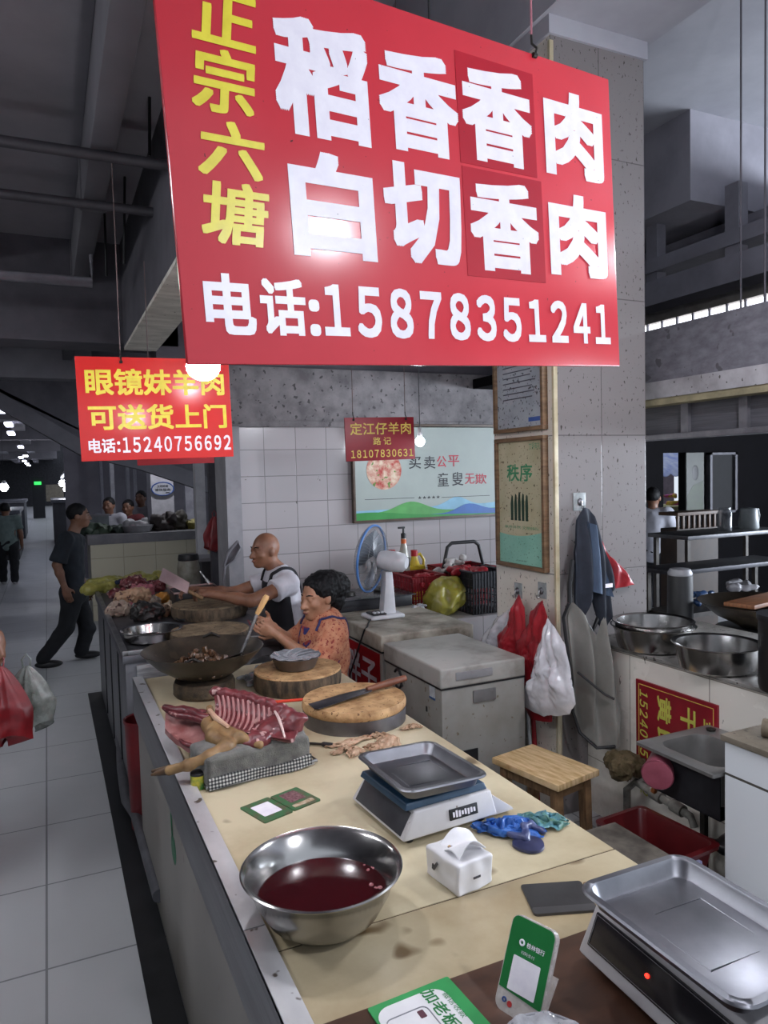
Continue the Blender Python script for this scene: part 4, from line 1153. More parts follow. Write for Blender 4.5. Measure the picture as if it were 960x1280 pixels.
def person(label, J, skin, loc, h=.006, clothes=(), hair='short', group=None, male=True, hcurl=.6, hand_n=None, legs=True, hs=1.0):
    """J: world joints head, neck, chest, pelvis, sh/el/wr (near, far), hip/kn/an (near, far), face = facing direction, side = unit vector towards the near side"""
    t = thing('person', label, 'person', loc, group=group)
    f = Vector(J['face']).normalized(); side = Vector(J['side']).normalized()
    hf = Vector(J.get('hface', f)).normalized()
    V = lambda k: Vector(J[k])
    def torso(o, g, waist=True, low=None):
        up = (V('neck') - V('pelvis')).normalized()
        R = basis3(side, up)
        c = V('chest'); p = V('pelvis')
        o.ell(c, (.165 + g, .108 + g, .175 + g), R=R, k=.06)
        o.ell(c.lerp(p, .5) , (.145 + g + (0 if male else .0), .105 + g, .16 + g), R=R, k=.06)
        if waist: o.ell(p, (.165 + g, .115 + g, .13 + g), R=R, k=.05)
        for s_ in ('n', 'f'):
            o.cap(V('neck').lerp(c, .25), V('sh' + s_), .055 + g, .052 + g, k=.04)
    o = SDF(h, .02)
    torso(o, -.006)
    hd = V('head'); R = basis3(hf.cross(Vector((0, 0, 1))), (Vector((0, 0, 1)) + Vector(J.get('tilt', (0, 0, 0)))))
    up = R.col[2]; rt = R.col[0]
    def H(a, b, c): return hd + rt * a * hs + hf * b * hs + up * c * hs
    o.ell(H(0, -.012, .022), (.076 * hs, .096 * hs, .098 * hs), R=R, k=.02)
    o.ell(H(0, .030, -.045), (.055 * hs, .058 * hs, .068 * hs), R=R, k=.045)
    o.ell(H(0, .062, -.092), (.022, .018, .018), R=R, k=.03)
    o.cap(H(0, .082, .008), H(0, .106, -.030), .009, .0145, k=.014)
    for s_ in (-1, 1):
        o.ell(H(s_ * .016, .094, -.034), .009, k=.008)
        o.ell(H(s_ * .034, .094, .008), (.016, .014, .011), R=R, k=.012, sub=True)
        o.ell(H(s_ * .033, .076, .006), .0135, k=.004)
        o.cap(H(s_ * .015, .084, .024), H(s_ * .048, .070, .024), .008, .007, k=.014)
        o.ell(H(s_ * .046, .058, -.024), (.022, .020, .018), R=R, k=.02)
        o.ell(H(s_ * .077, -.012, -.008), (.012, .020, .031), R=R, k=.006)
    o.ell(H(0, .086, -.060), (.022, .012, .006), R=R, k=.006); o.ell(H(0, .082, -.070), (.019, .012, .007), R=R, k=.006)
    nb = V('neck')
    o.cap(H(0, -.018, -.06), nb, .052 if male else .046, .060 if male else .052, k=.03)
    for s_ in ('n', 'f'):
        sh, el, wr = V('sh' + s_), V('el' + s_), V('wr' + s_)
        k = 1 if male else .88
        o.cap(sh, el, .052 * k, .041 * k, k=.03); o.cap(el, el.lerp(wr, .35), .041 * k, .040 * k); o.cap(el.lerp(wr, .35), wr, .040 * k, .026 * k)
        d = Vector(J.get('hd' + s_, wr - el)).normalized()
        n = Vector(J.get('hn' + s_, (0, 0, -1))); n = (n - d * n.dot(d)).normalized()
        lat = d.cross(n) * (1 if J.get('ht' + s_, 1) > 0 else -1)
        hand(o, wr, d, n, lat, hcurl, 1 if male else .9)
        if legs:
            hp, kn, an = V('hip' + s_), V('kn' + s_), V('an' + s_)
            o.cap(hp, kn, .085, .056, k=.05); o.cap(kn, kn.lerp(an, .3), .056, .056); o.cap(kn.lerp(an, .3), an, .056, .038)
            fd = Vector(J.get('fd' + s_, f)); fd.normalize()
            o.ell(an + fd * .06 + Vector((0, 0, -.035)), (.045, .115, .034), R=basis3(fd.cross(Vector((0, 0, 1))), (0, 0, 1)), k=.02)
    o.build('body', skin, t)
    # eyes, brows
    m = MB()
    for s_ in (-1, 1): m.ball(H(s_ * .033, .0805, .006), (.0085, .0085, .0065), 10)
    m.build('eyes', M_eye, t)
    m = MB()
    for s_ in (-1, 1): m.tube([H(s_ * .015, .0915, .029), H(s_ * .032, .089, .035), H(s_ * .052, .074, .030)], [.0028, .0036, .002], 6)
    m.build('eyebrows', M_hair, t)
    m = MB().tube([H(-.021, .090, -.0645), H(-.008, .0975, -.0635), H(.008, .0975, -.0635), H(.021, .090, -.0645)], [.002, .0042, .0042, .002], 8)
    m.build('lips', M_lip, t)
    if hair == 'short':
        o = SDF(h, .015)
        o.ell(H(0, -.022, .035), (.084 * hs, .100 * hs, .096 * hs), R=R)
        o.ell(H(0, .085, -.025), (.09, .075, .085), R=R, sub=True, k=.012); o.ell(H(0, -.02, -.085), (.1, .12, .06), R=R, sub=True, k=.01)
        for s_ in (-1, 1): o.ell(H(s_ * .085, .005, -.03), (.02, .035, .045), R=R, sub=True, k=.01)
        o.build('hair', M_hair, t, jitter=.004, jscale=60)
    elif hair == 'bun':
        o = SDF(h, .02)
        o.ell(H(0, -.024, .034), (.090, .106, .102), R=R)
        o.ell(H(0, .114, -.004), (.090, .092, .100), R=R, sub=True, k=.012)
        o.ell(H(0, -.02, -.11), (.1, .14, .055), R=R, sub=True, k=.02)
        for s_ in (-1, 1): o.ell(H(s_ * .09, .02, -.035), (.03, .05, .05), R=R, sub=True, k=.015)
        o.ell(H(0, -.115, .035), (.080, .075, .085), R=R).ell(H(.0, -.165, .015), (.066, .062, .078), R=R).ell(H(0, -.13, -.055), (.058, .055, .065), R=R).ell(H(0, -.06, .075), (.082, .085, .060), R=R)
        for s_ in (-1, 1): o.ell(H(s_ * .060, -.01, .055), (.028, .055, .050), R=R)
        o.build('hair', M_hair, t, jitter=.006, jscale=55)
    # clothes
    for c in clothes:
        kind, m_ = c[0], c[1]; kw = c[2] if len(c) > 2 else {}
        g = kw.get('g', .012)
        o = SDF(h * kw.get('hm', 1), .03)
        if kind == 'shirt':
            torso(o, g, waist=kw.get('waist', True))
            L = kw.get('sleeve', .6); k = 1 if male else .9
            for s_ in ('n', 'f'):
                sh, el, wr = V('sh' + s_), V('el' + s_), V('wr' + s_)
                if L > 0:
                    e = sh.lerp(el, min(L, 1))
                    o.cap(sh, e, (.054 + g) * k, (.050 + g + kw.get('loose', 0)) * k, k=.03)
                    cutd = (el - sh).normalized()
                    o.box(e + cutd * .07, (.09, .09, .055), .004, R=basis3(cutd.orthogonal(), cutd), sub=True, k=.004)
            o.ell(V('neck') + Vector((0, 0, .045)) + f * .02, (.062, .066, .045), R=basis3(side, (0, 0, 1)), sub=True, k=.006)
            if 'hem' in kw:
                o.box(V('pelvis') + Vector((0, 0, kw['hem'] - .2)), (.4, .4, .2), .01, sub=True, k=.004)
            shirt = o.build(kw.get('name', 'shirt'), m_, t, jitter=kw.get('jit', .008), jscale=14)
        elif kind == 'trousers':
            p = V('pelvis'); up = (V('neck') - p).normalized()
            o.ell(p, (.170 + g, .122 + g, .13), R=basis3(side, up), k=.05)
            for s_ in ('n', 'f'):
                hp, kn, an = V('hip' + s_), V('kn' + s_), V('an' + s_)
                o.cap(hp, kn, .088 + g, .062 + g, k=.05); o.cap(kn, an.lerp(kn, .06), .062 + g, .054 + g)
            o.build('trousers', m_, t, jitter=.010, jscale=12)
        elif kind == 'shoes':
            for s_ in ('n', 'f'):
                an = V('an' + s_); fd = Vector(J.get('fd' + s_, f)); fd.normalize()
                o2 = SDF(h, .02)
                o2.ell(an + fd * .062 + Vector((0, 0, -.036)), (.050, .128, .038), R=basis3(fd.cross(Vector((0, 0, 1))), (0, 0, 1)))
                o2.build('shoe', m_, t)
        elif kind == 'apron':
            # bib over the front of the torso, straps over the shoulders
            c_ = V('chest'); p = V('pelvis'); up = (V('neck') - p).normalized()
            R2 = basis3(side, up); fr = f - up * f.dot(up); fr.normalize()
            g2 = g + .01
            o.ell(c_, (.165 + g2, .108 + g2, .175 + g2), R=R2, k=.06)
            o.ell(c_.lerp(p, .5), (.145 + g2, .105 + g2, .16 + g2), R=R2, k=.06)
            o.ell(p, (.165 + g2, .115 + g2, .13 + g2), R=R2, k=.05)
            o.box(c_.lerp(p, .3) - fr * .155 , (.3, .15, .6), .01, R=basis3(side, fr.cross(side) if fr.cross(side).z > 0 else -fr.cross(side)), sub=True, k=.004)
            o.box(c_ + up * .215, (.4, .4, .13), .01, R=R2, sub=True, k=.004)
            for s_ in (-1, 1):
                o.box(c_ + up * .16 + side * s_ * .20, (.085, .4, .16), .02, R=R2, sub=True, k=.01)
            o.build('apron', m_, t)
            m = MB()
            for s_ in (-1, 1):
                q0 = c_ + up * .09 + side * s_ * .10 + fr * (.108 + g2)
                pts = [q0, c_ + up * .16 + side * s_ * .095 + fr * (.098 + g), V('neck') + side * s_ * .10 + fr * .035 + up * .012, V('neck') + side * s_ * .095 - fr * .035 + up * .008, c_ + up * .13 + side * s_ * .07 - fr * (.108 + g), c_ - up * .05 + side * s_ * .03 - fr * (.118 + g)]
                sm = []
                for q_ in range(len(pts) - 1):
                    p_0, p_1, p_2, p_3 = pts[max(q_-1, 0)], pts[q_], pts[q_+1], pts[min(q_+2, len(pts)-1)]
                    for w_ in range(6):
                        t_ = w_ / 6
                        sm.append(.5 * ((2*p_1) + (p_2-p_0)*t_ + (2*p_0-5*p_1+4*p_2-p_3)*t_*t_ + (-p_0+3*p_1-3*p_2+p_3)*t_**3))
                sm.append(pts[-1]); W_ = parent_world(t); Wi = W_.inverted(); sp_ = []
                for q_ in sm:
                    ok_, lc_, nr_, _i = shirt.closest_point_on_mesh(Wi @ q_)
                    sp_.append(W_ @ (lc_ + nr_ * .004))
                m.tube(sp_, kw.get('strap', .010), 8)
            m.build('apron_straps', kw.get('strap_mat', m_), t)
    return t

def pose_px(Y, d, px, side):
    """joints from pixel columns on the vertical plane at depth Y, near ones shifted by +d*side, far ones by -d*side"""
    J = {}
    for k, v in px.items():
        J[k] = at_y(v[0], v[1], Y + (v[2] if len(v) > 2 else 0))
    return J

# walking man in dark shirt
Y = 7.85
J = pose_px(Y, 0, dict(head=(99, 645), neck=(91, 668), chest=(88, 690), pelvis=(92, 741),
    shn=(82, 674, -.18), eln=(71, 706, -.20), wrn=(81, 735, -.22), shf=(96, 676, .18), elf=(94, 708, .2), wrf=(107, 733, .2),
    hipn=(90, 747, -.09), knn=(83, 784, -.1), ann=(52, 823, -.1), hipf=(97, 747, .09), knf=(109, 786, .09), anf=(102, 820, .09)), None)
J['ann'].z = .075; J['anf'].z = .075
J.update(face=(1, -.15, 0), side=(0, -1, 0), hnn=(0, 1, 0), hnf=(0, -1, 0), fdn=(1, -.1, -.1))
M_navy = mat('navy_cloth', '#20262f', '#161a21', .9, scale=8)
M_navy2 = mat('charcoal_trousers', '#1a1c22', '#111216', .9, scale=8)
person('man in dark short-sleeved shirt and dark trousers walking across the aisle', J, M_skin_d, (J['pelvis'].x, Y, 0), h=.009,
       clothes=(('shirt', M_navy, dict(sleeve=.85, g=.018, loose=.012, hem=-.02)), ('trousers', M_navy2, dict(g=.012)), ('shoes', M_rubber, {})))

# bald seller in white shirt and dark apron, arms over the counter
Y = 4.9
J = pose_px(Y, 0, dict(head=(331, 688), neck=(347, 713), chest=(352, 737), pelvis=(362, 795),
    shn=(362, 730, -.17), eln=(314, 751, -.28), wrn=(266, 743, -.14), shf=(334, 727, .17), elf=(292, 741, .22), wrf=(246, 738, .12),
    hipn=(364, 800, -.09), knn=(345, 800, -.14), ann=(352, 800, -.1), hipf=(362, 800, .09), knf=(345, 800, .12), anf=(352, 800, .1)), None)
for s_, dx in (('n', 0), ('f', 0)):
    J['kn' + s_].z = .48; J['kn' + s_].x = J['hip' + s_].x - .08
    J['an' + s_].z = .075; J['an' + s_].x = J['hip' + s_].x
J.update(face=(-1, -.12, 0), side=(0, -1, 0), hface=(-1, -.25, -.06), hnn=(0, .4, -1), hnf=(0, -.4, -1), htn=-1)
person('bald man in white shirt and dark apron leaning over the meat counter', J, M_skin, (J['pelvis'].x, Y, 0), h=.006, hair=None, hcurl=.7,
       clothes=(('shirt', mat('white_tee', '#c9c6cc', '#b3b0b8', .9, scale=8), dict(sleeve=.38, g=.012, loose=.015)), ('apron', mat('black_apron', '#1b1a20', '#141318', .85), dict(strap=.012)), ('trousers', M_navy2, {})))

# woman in orange flowered blouse with phone
Y = 3.86
J = pose_px(Y, 0, dict(head=(397, 746), neck=(406, 775), chest=(405, 801), pelvis=(402, 858),
    shn=(416, 793, -.13), eln=(392, 829, -.17), wrn=(345, 792, -.08), shf=(387, 789, .14), elf=(366, 806, .2), wrf=(340, 783, .08),
    hipn=(408, 862, -.09), knn=(330, 840, -.10), ann=(330, 900, -.1), hipf=(408, 862, .09), knf=(335, 836, .1), anf=(335, 900, .1)), None)
for s_ in 'nf':
    J['an' + s_].z = .075; J['an' + s_].x = J['kn' + s_].x + .02
J.update(face=(-1, -.18, 0), side=(.15, -1, 0), hface=(-1, -.35, -.16), hnn=(.2, 1, .3), hnf=(.2, -1, .3), hdn=(-.8, .1, .35), hdf=(-.8, -.1, .35))
mf = mat('orange_floral', '#c68d6c', '#b06a4e', .85, scale=24, spots='#8a3a34', sscale=70, samount=.41)
person('seated woman in orange flowered blouse and apron looking at her phone', J, M_skin_f, (J['pelvis'].x, Y, 0), h=.005, hair='bun', male=False, hcurl=.75,
       clothes=(('shirt', mf, dict(sleeve=1.0, g=.020, loose=.026, jit=.014)), ('apron', mat('patterned_apron', '#a03a34', '#2d2f6a', .85, scale=22, detail=2, lo=.45, hi=.55), dict(strap=.007, strap_mat=mat('blue_strap', '#35386a', '#28294f', .8))), ('trousers', mat('black_cloth', '#141317', '#0e0d10', .9), {})))
hp = (J['wrn'] + J['wrf']) / 2 + Vector((-.075, 0, .03))
ph = thing('phone', 'dark phone in a red case held by the seated woman', 'phone', hp)
V = Matrix.Translation(hp) @ Matrix.Rotation(math.radians(25), 4, 'Y') @ Matrix.Rotation(math.radians(10), 4, 'X')
MB().box((-.07, -.036, -.005), (.07, .036, .002), .004, M=V).build('case', mat('phone_case', '#8a2430', '#6a1822', .4), ph)
MB().box((-.066, -.033, .002), (.066, .033, .0035), .001, M=V).build('screen', mat('phone_screen', '#24242a', '#18181c', .1), ph)
# stool she sits on
q = J['pelvis']
so = thing('stool', 'low plastic stool under the seated woman, hidden behind the counter', 'stool', (q.x, q.y, 0))
sz = q.z - .14
MB().box((q.x - .16, q.y - .16, sz - .03), (q.x + .16, q.y + .16, sz), .01).build('seat', M_red_pl, so)
for sx in (-1, 1):
    for sy in (-1, 1):
        MB().tube([(q.x + sx * .13, q.y + sy * .13, sz - .02), (q.x + sx * .15, q.y + sy * .15, 0)], .016, 10).build('leg', M_red_pl, so)

# far pedestrian at the left edge
Y = 14.5
def standing(Y, x0, px_head, px_feet, face, w=.17, armz=0):
    h = at_y(x0, px_head, Y); g = at_y(x0, px_feet, Y)
    b = Vector((h.x, Y, 0)); H = h.z
    f = Vector(face).normalized(); s = f.cross(Vector((0, 0, 1))); s.normalize()
    P = lambda a, c, z: b + s * a + f * c + Vector((0, 0, z * H))
    return dict(head=P(0, .02, .93), neck=P(0, 0, .835), chest=P(0, 0, .72), pelvis=P(0, 0, .52), shn=P(w, 0, .81), eln=P(w + .06, -.02, .64), wrn=P(w + .06, .06, .50),
                shf=P(-w, 0, .81), elf=P(-w - .06, -.02, .64), wrf=P(-w - .06, .08, .50), hipn=P(.09, 0, .49), knn=P(.10, .04, .27), ann=P(.10, -.02, .045), hipf=P(-.09, 0, .49), knf=P(-.10, .1, .28), anf=P(-.10, .12, .045),
                face=f, side=s, hnn=-s, hnf=s)
J = standing(14.5, 6, 630, 720, (.1, 1, 0))
person('distant pedestrian in pale green shirt with dark trousers at the left edge', J, M_skin_d, (J['pelvis'].x, 14.5, 0), h=.014,
       clothes=(('shirt', mat('pale_green_shirt', '#6f7f7c', '#5a6866', .9), dict(sleeve=.7, g=.02)), ('trousers', M_navy2, {}), ('shoes', mat('pale_shoe', '#a0a0a4', rough=.6), {})))
# passer-by at the left edge whose hand holds the bags
hx = at_y(6, 805, 3.5)
b = Vector((hx.x - .34, 3.55, 0)); f = Vector((.05, -1, 0)); s = Vector((1, 0, 0))
P = lambda a, c, z: b + s * a + f * c + Vector((0, 0, z))
J = dict(head=P(-.1, .02, 1.62), neck=P(-.1, 0, 1.45), chest=P(-.1, 0, 1.24), pelvis=P(-.1, 0, .90), shn=P(.07, 0, 1.40), eln=P(.17, -.03, 1.20), wrn=Vector((hx.x - .03, 3.5, 1.145)), shf=P(-.27, 0, 1.40), elf=P(-.33, -.02, 1.12), wrf=P(-.33, .06, .9),
         hipn=P(-.01, 0, .86), knn=P(-.0, .06, .47), ann=P(-.01, 0, .075), hipf=P(-.19, 0, .86), knf=P(-.19, .02, .47), anf=P(-.19, -.1, .075), face=f, side=s, hnn=(-1, 0, 0), hnf=(1, 0, 0), hdn=(.25, -.1, -1))
person('passer-by mostly out of frame at the left, hand holding red and clear bags', J, M_skin_d, (b.x - .1, b.y, 0), h=.007, hcurl=1.0,
       clothes=(('shirt', mat('grey_shirt', '#3a3a42', '#2c2c33', .9), dict(sleeve=.8, g=.014)), ('trousers', M_navy2, {}), ('shoes', M_rubber, {})))
def bag(label, name, top, w, d, h, m_, seed, rx=0, twist=.0, contents=None, group=None):
    """hanging carrier bag: pinched neck at the top, swelling to a soft bottom"""
    t = thing(name, label, 'bag', (top[0], top[1], top[2] - h), group=group)
    rnd = random.Random(seed); ph_ = [rnd.uniform(0, 6) for _ in range(4)]
    ca, sa_ = math.cos(rx), math.sin(rx)
    def fn(u, v, th):
        a = v * 2 * PI
        prof = (.10 + .9 * min(1, (u / .55)) ** .8) if u < .93 else (1 - (u - .93) / .07 * .8)
        fold = 1 + (.22 * math.sin(a * 5 + ph_[0] + u * 2) + .12 * math.sin(a * 9 + ph_[1])) * (1 - u * .55)
        x = w / 2 * prof * fold * math.cos(a); y = d / 2 * prof * fold * math.sin(a)
        z = -h * u + .02 * math.sin(a * 3 + ph_[2]) * u
        p = Vector((x * ca - y * sa_, x * sa_ + y * ca, z))
        p += Vector(mnoise.noise_vector((p + Vector((seed, 0, 0))) * 14)) * .012 * u
        return Vector(top) + p
    MB().grid(fn, 26, 44).build('sack', m_, t)
    m = MB(); T = Vector(top)
    m.tube([T + Vector((-.012, 0, -.02)), T + Vector((-.018, 0, .03)), T + Vector((0, 0, .055)), T + Vector((.018, 0, .03)), T + Vector((.012, 0, -.02))], .004, 6)
    m.build('handles', m_, t)
    return t
M_redbag = mat('red_bag', '#a3222c', '#7d161f', .35, scale=12)
M_clearbag = mat('clear_white_bag', '#c3c3c6', '#9fa0a5', .25, scale=14, alpha=.75)
p = at_y(6, 832, 3.47); bag('red plastic bag in the hand at the left edge of the aisle', 'shopping_bag', (p.x - .02, p.y, p.z), .22, .12, .33, mat('dark_red_bag', '#7f151c', '#5e0f15', .35, scale=12), 11)
p = at_y(14, 835, 3.55); bag('clear plastic bag of dark greens in the hand at the left edge', 'shopping_bag', (p.x + .06, p.y, p.z), .20, .12, .28, mat('greens_bag', '#8d918c', '#50554c', .25, scale=9, alpha=.8), 12)
# ------------------------------------------------------------------ second counter, beyond the near one
sc = thing('market_counter', 'steel-sided second counter beyond the wok, with meat heaped on it', 'counter', (.33, 4.15, 0))
MB().box((.345, 4.17, 0), (1.22, 6.58, .81), .002).build('body', mat('panel_steel', '#8a8a8e', '#6c6c70', .4, .7, scale=3, stretch=(2, 2, .5)), sc)
m = MB().box((.33, 4.15, .80), (1.24, 6.6, .845), .004)
m.build('worktop', M_steel_dull, sc)
MB().box((.33, 4.15, .845), (.36, 6.6, .872), .003).box((.36, 4.15, .845), (1.24, 4.17, .872), .003).build('raised_lip', M_steel, sc)
MB().box((.40, 4.135, .50), (.95, 4.15, .79), .004).build('access_panel', M_steel, sc)
for y in (4.6, 5.2, 5.8): MB().box((.337, y, .05), (.345, y + .012, .80)).build('panel_seam', M_rubber, sc, smooth=False)

# red bin, steel pot and drain pipe in the gap between the counters
bn = thing('bin', 'tall red plastic bin in the gap between the two counters', 'bin', (.405, 3.90, 0))
MB().lathe([(.001, 0), (.085, 0), (.10, .55), (.105, .56), (.105, .575), (.098, .57), (.083, .01), (.001, .008)], 32, cap=False).build('bin', mat('bin_red', '#7c171e', '#5e1016', .45, scale=5), bn, local=True)
pt = thing('steel_pot', 'round steel pot with rolled rim standing behind the end of the near counter', 'pot', (.62, 3.93, 0))
MB().lathe([(.001, .0), (.13, 0), (.14, .02), (.14, .70), (.152, .705), (.155, .712), (.150, .718), (.136, .70), (.13, .03), (.001, .02)], 40, cap=False).build('pot', M_steel, pt, local=True)
MB().tube([(.152 * math.cos(a * PI / 6), .152 * math.sin(a * PI / 6), .705) for a in range(12)], .006, 8, closed=True).build('rim', M_rubber, pt, local=True)
dp = MB().tube([at_z(150, 905, .10), at_z(152, 960, .09), at_z(158, 1000, .08), at_z(170, 1018, .08), Vector((.345, 3.05, .09))], .028, 14).build('drain_pipe', mat('pipe_grey', '#5d5d62', '#48484c', .5), None)
tag(dp, 'grey drain pipe curving along the floor into the side of the near counter', 'pipe')

# ------------------------------------------------------------------ things on the second counter
Z2 = .847
# steel basin
c = at_z(190, 790, .90)
b2 = thing('steel_basin', 'wide steel basin on the near corner of the second counter', 'basin', (c.x, c.y + .02, Z2))
MB().lathe([(.001, 0), (.13, 0), (.15, .012), (.165, .06), (.178, .066), (.18, .07), (.176, .073), (.16, .068), (.145, .018), (.001, .008)], 56, cap=False).build('bowl', M_steel_b, b2, local=True)
# chopping blocks
M_old = mat('old_board', '#8d7a5f', '#5f4d38', .75, scale=14, bump=.3, spots='#3b2d20', sscale=40, samount=.36)
def block2(label, px, r, h):
    c = at_z(px[0], px[1], Z2 + h)
    t = thing('chopping_block', label, 'chopping board', (c.x, c.y, Z2))
    MB().lathe([(.001, 0), (r * .95, 0), (r, h * .3), (r, h * .85), (r * .985, h * .92)], 56, cap=False, wob=.012).build('bark_side', _mc['bark_side'], t, local=True)
    MB().lathe([(r * .99, h * .9), (r * .97, h), (r * .5, h * .98), (.001, h * .97)], 56, cap=False, wob=.01).build('wood', M_old, t, local=True)
    return c
block2('grey worn round chopping block just behind the wok', (262, 786), .23, .06)
cb2 = block2('round chopping block under the hands of the bald man', (262, 753), .26, .09)
# black tray with pale edge and the cleaver in the man's hand
a = at_z(232, 727, .99)
tr = thing('black_tray', 'black shallow tray with pale edge behind the man\'s chopping block', 'tray', (a.x, 5.45, Z2))
MB().box((a.x - .16, 5.30, Z2), (a.x + .16, 5.60, Z2 + .14), .02).build('tray', M_rubber, tr)
MB().tube([(a.x - .17, 5.29, Z2 + .14), (a.x + .17, 5.29, Z2 + .14), (a.x + .17, 5.61, Z2 + .14), (a.x - .17, 5.61, Z2 + .14)], .008, 8, closed=True).build('edge', mat('pink_edge', '#a88f8c', '#8c7472', .4), tr)
q0 = at_y(236, 739, 4.72); q1 = at_y(204, 722, 4.78)
k2 = thing('cleaver', 'cleaver with pale blade held by the bald man over the block', 'knife', q0)
V = frame_M(q0, q1 - q0, (0.1, -.3, 1))
MB().tube([q0 - (q1 - q0).normalized() * .10, q0], .013, 10).build('handle', M_wood_d, k2)
MB().prism([(0, -.02), (.20, -.03), (.21, .06), (.02, .055)], -.002, .002, M=V).build('blade', mat('pink_steel', '#b79d9f', '#9f8688', .35, .4), k2, smooth=False)
q = at_y(262, 730, 4.7); q2 = at_y(250, 714, 4.75)
sk = tag(MB().tube([q, q.lerp(q2, .35)], .010, 10).tube([q.lerp(q2, .33), q2], .005, 8).build('knife_steel', M_steel, None), 'short steel rod gripped in the bald man\'s other fist', 'tool')
# heap of meat: every lump a thing
heap = [('dark red slab of raw meat at the top of the heap on the second counter', (166, 728), (.12, .08, .05), 'raw_meat', '#6e2c31'),
        ('dark red piece of raw meat right of the heap beside the pale cleaver', (193, 733), (.10, .08, .05), 'raw_meat', None),
        ('long pale hock lying across the heap on the second counter', (165, 746), (.15, .055, .05), 'pale_hock', '#b08d70'),
        ('knuckle end of pale bone and fat at the aisle side of the heap', (147, 762), (.09, .07, .055), 'bone_fat', '#a89484'),
        ('black-skinned goat head in front of the meat heap', (184, 766), (.115, .085, .065), 'black_offal', '#24211f'),
        ('brownish strip of skin hanging beside the black-skinned head', (205, 764), (.05, .09, .035), 'hide_strip', '#8a6c56'),
        ('orange-yellow lump of fat at the right of the meat heap', (203, 748), (.06, .05, .04), 'orange_fat', '#c98a3c'),
        ('pinkish slab of meat in the middle of the heap', (178, 739), (.09, .06, .05), 'pink_meat', '#a5606a'),
        ('ragged dark red offcut at the aisle edge behind the knuckle end', (146, 742), (.07, .05, .04), 'raw_meat', None),
        ('twisted pale tripe lying between hock and black-skinned head', (190, 752), (.07, .045, .035), 'tripe', '#b5a494'),
        ('small raw red offcut between the two pale pieces at the front of the heap', (162, 757), (.05, .04, .035), 'pink_meat', None),
        ('pale scrap of fat between heap and chopping block', (216, 757), (.055, .045, .025), 'cream_fat', '#c0ac94')]
for i, (lab, px, r, mn, colr) in enumerate(heap):
    mm = _mc.get(mn) or mat(mn, colr, None, .4, scale=18, detail=7, spots='#4a2a26', sscale=20, samount=.38)
    zz = Z2 + r[2] * .75 + (.05 if i in (0, 2, 7) else .0)
    c = at_z(px[0], px[1], zz)
    rnd = random.Random(i + 20); o = SDF(.008, .03)
    R = Matrix.Rotation(rnd.uniform(-.6, .6), 3, 'Z')
    o.ell(c, r, R=R)
    for k in range(5):
        o.ell(c + Vector((rnd.uniform(-.6, .6) * r[0], rnd.uniform(-.6, .6) * r[1], rnd.uniform(-.15, .4) * r[2])), (r[0] * rnd.uniform(.3, .5), r[1] * rnd.uniform(.3, .6), r[2] * rnd.uniform(.5, .8)), R=Matrix.Rotation(rnd.uniform(-1, 1), 3, 'Z'))
    tag(o.build('meat_piece', mm, None, jitter=.022, jscale=34), lab, 'meat')
# yellow-green bags behind the heap
for i, (px, r, lab) in enumerate((((128, 728), .12, 'yellow-green plastic bag nearest the aisle behind the meat heap'), ((152, 722), .11, 'yellow-green plastic bag in the middle behind the meat heap'), ((178, 719), .12, 'yellow plastic bag right of the other two behind the meat heap'))):
    c = at_z(px[0], px[1], Z2 + .08)
    crumple('plastic_bag', lab, 'bag', [(c.x, c.y, Z2), (c.x + .06, c.y + .05, Z2 + .02), (c.x - .05, c.y + .03, Z2)], r * 1.15, mat('yellow_green_bag', '#a9a255', '#7c7838', .35, scale=10), 30 + i, h=.009, flat=.8)
# blue cloth on the heap
crumple('cloth', 'small crumpled dark blue cloth on the far side of the meat heap', 'cloth', [at_z(152, 729, Z2 + .09)], .05, mat('blue_cloth', '#25324f', '#1a2338', .9), 40, h=.008)
# plastic jar with black lid on the ledge behind
c = at_y(236, 712, 6.3)
jr = thing('plastic_jar', 'tall cloudy plastic jar with black lid at the far end of the second counter', 'jar', (c.x, 6.3, Z2))
MB().lathe([(.001, 0), (.085, 0), (.095, .02), (.095, .20), (.085, .24), (.08, .26), (.001, .26)], 32, cap=False, wob=.02).build('jar', mat('cloudy_plastic', '#8d8a80', '#6b6858', .3, scale=12, alpha=.85), jr, local=True)
MB().lathe([(.001, .26), (.085, .26), (.088, .275), (.08, .31), (.001, .315)], 32, cap=False).build('lid', M_rubber, jr, local=True)
MB().box((jr.location.x - .06, 6.22, Z2), (jr.location.x + .06, 6.38, Z2 + .001)).bm.free()
# clear crumpled bag and a bent steel scoop beside the worn block
crumple('plastic_bag', 'crumpled clear bag behind the worn grey block', 'bag', [at_z(275, 768, Z2)], .07, M_clear, 41, h=.007, flat=.8)
c = at_z(236, 776, Z2)
so2 = tag(MB().lathe([(.001, 0), (.05, .004), (.07, .02), (.072, .02), (.05, 0.001), (.001, -.002)], 24, M=Matrix.Translation(c + Vector((0, 0, .005))) @ Matrix.Diagonal((1.3, .7, 1, 1)), cap=False).build('steel_dish', M_steel, None), 'shiny shallow steel dish between basin and worn grey block', 'dish')

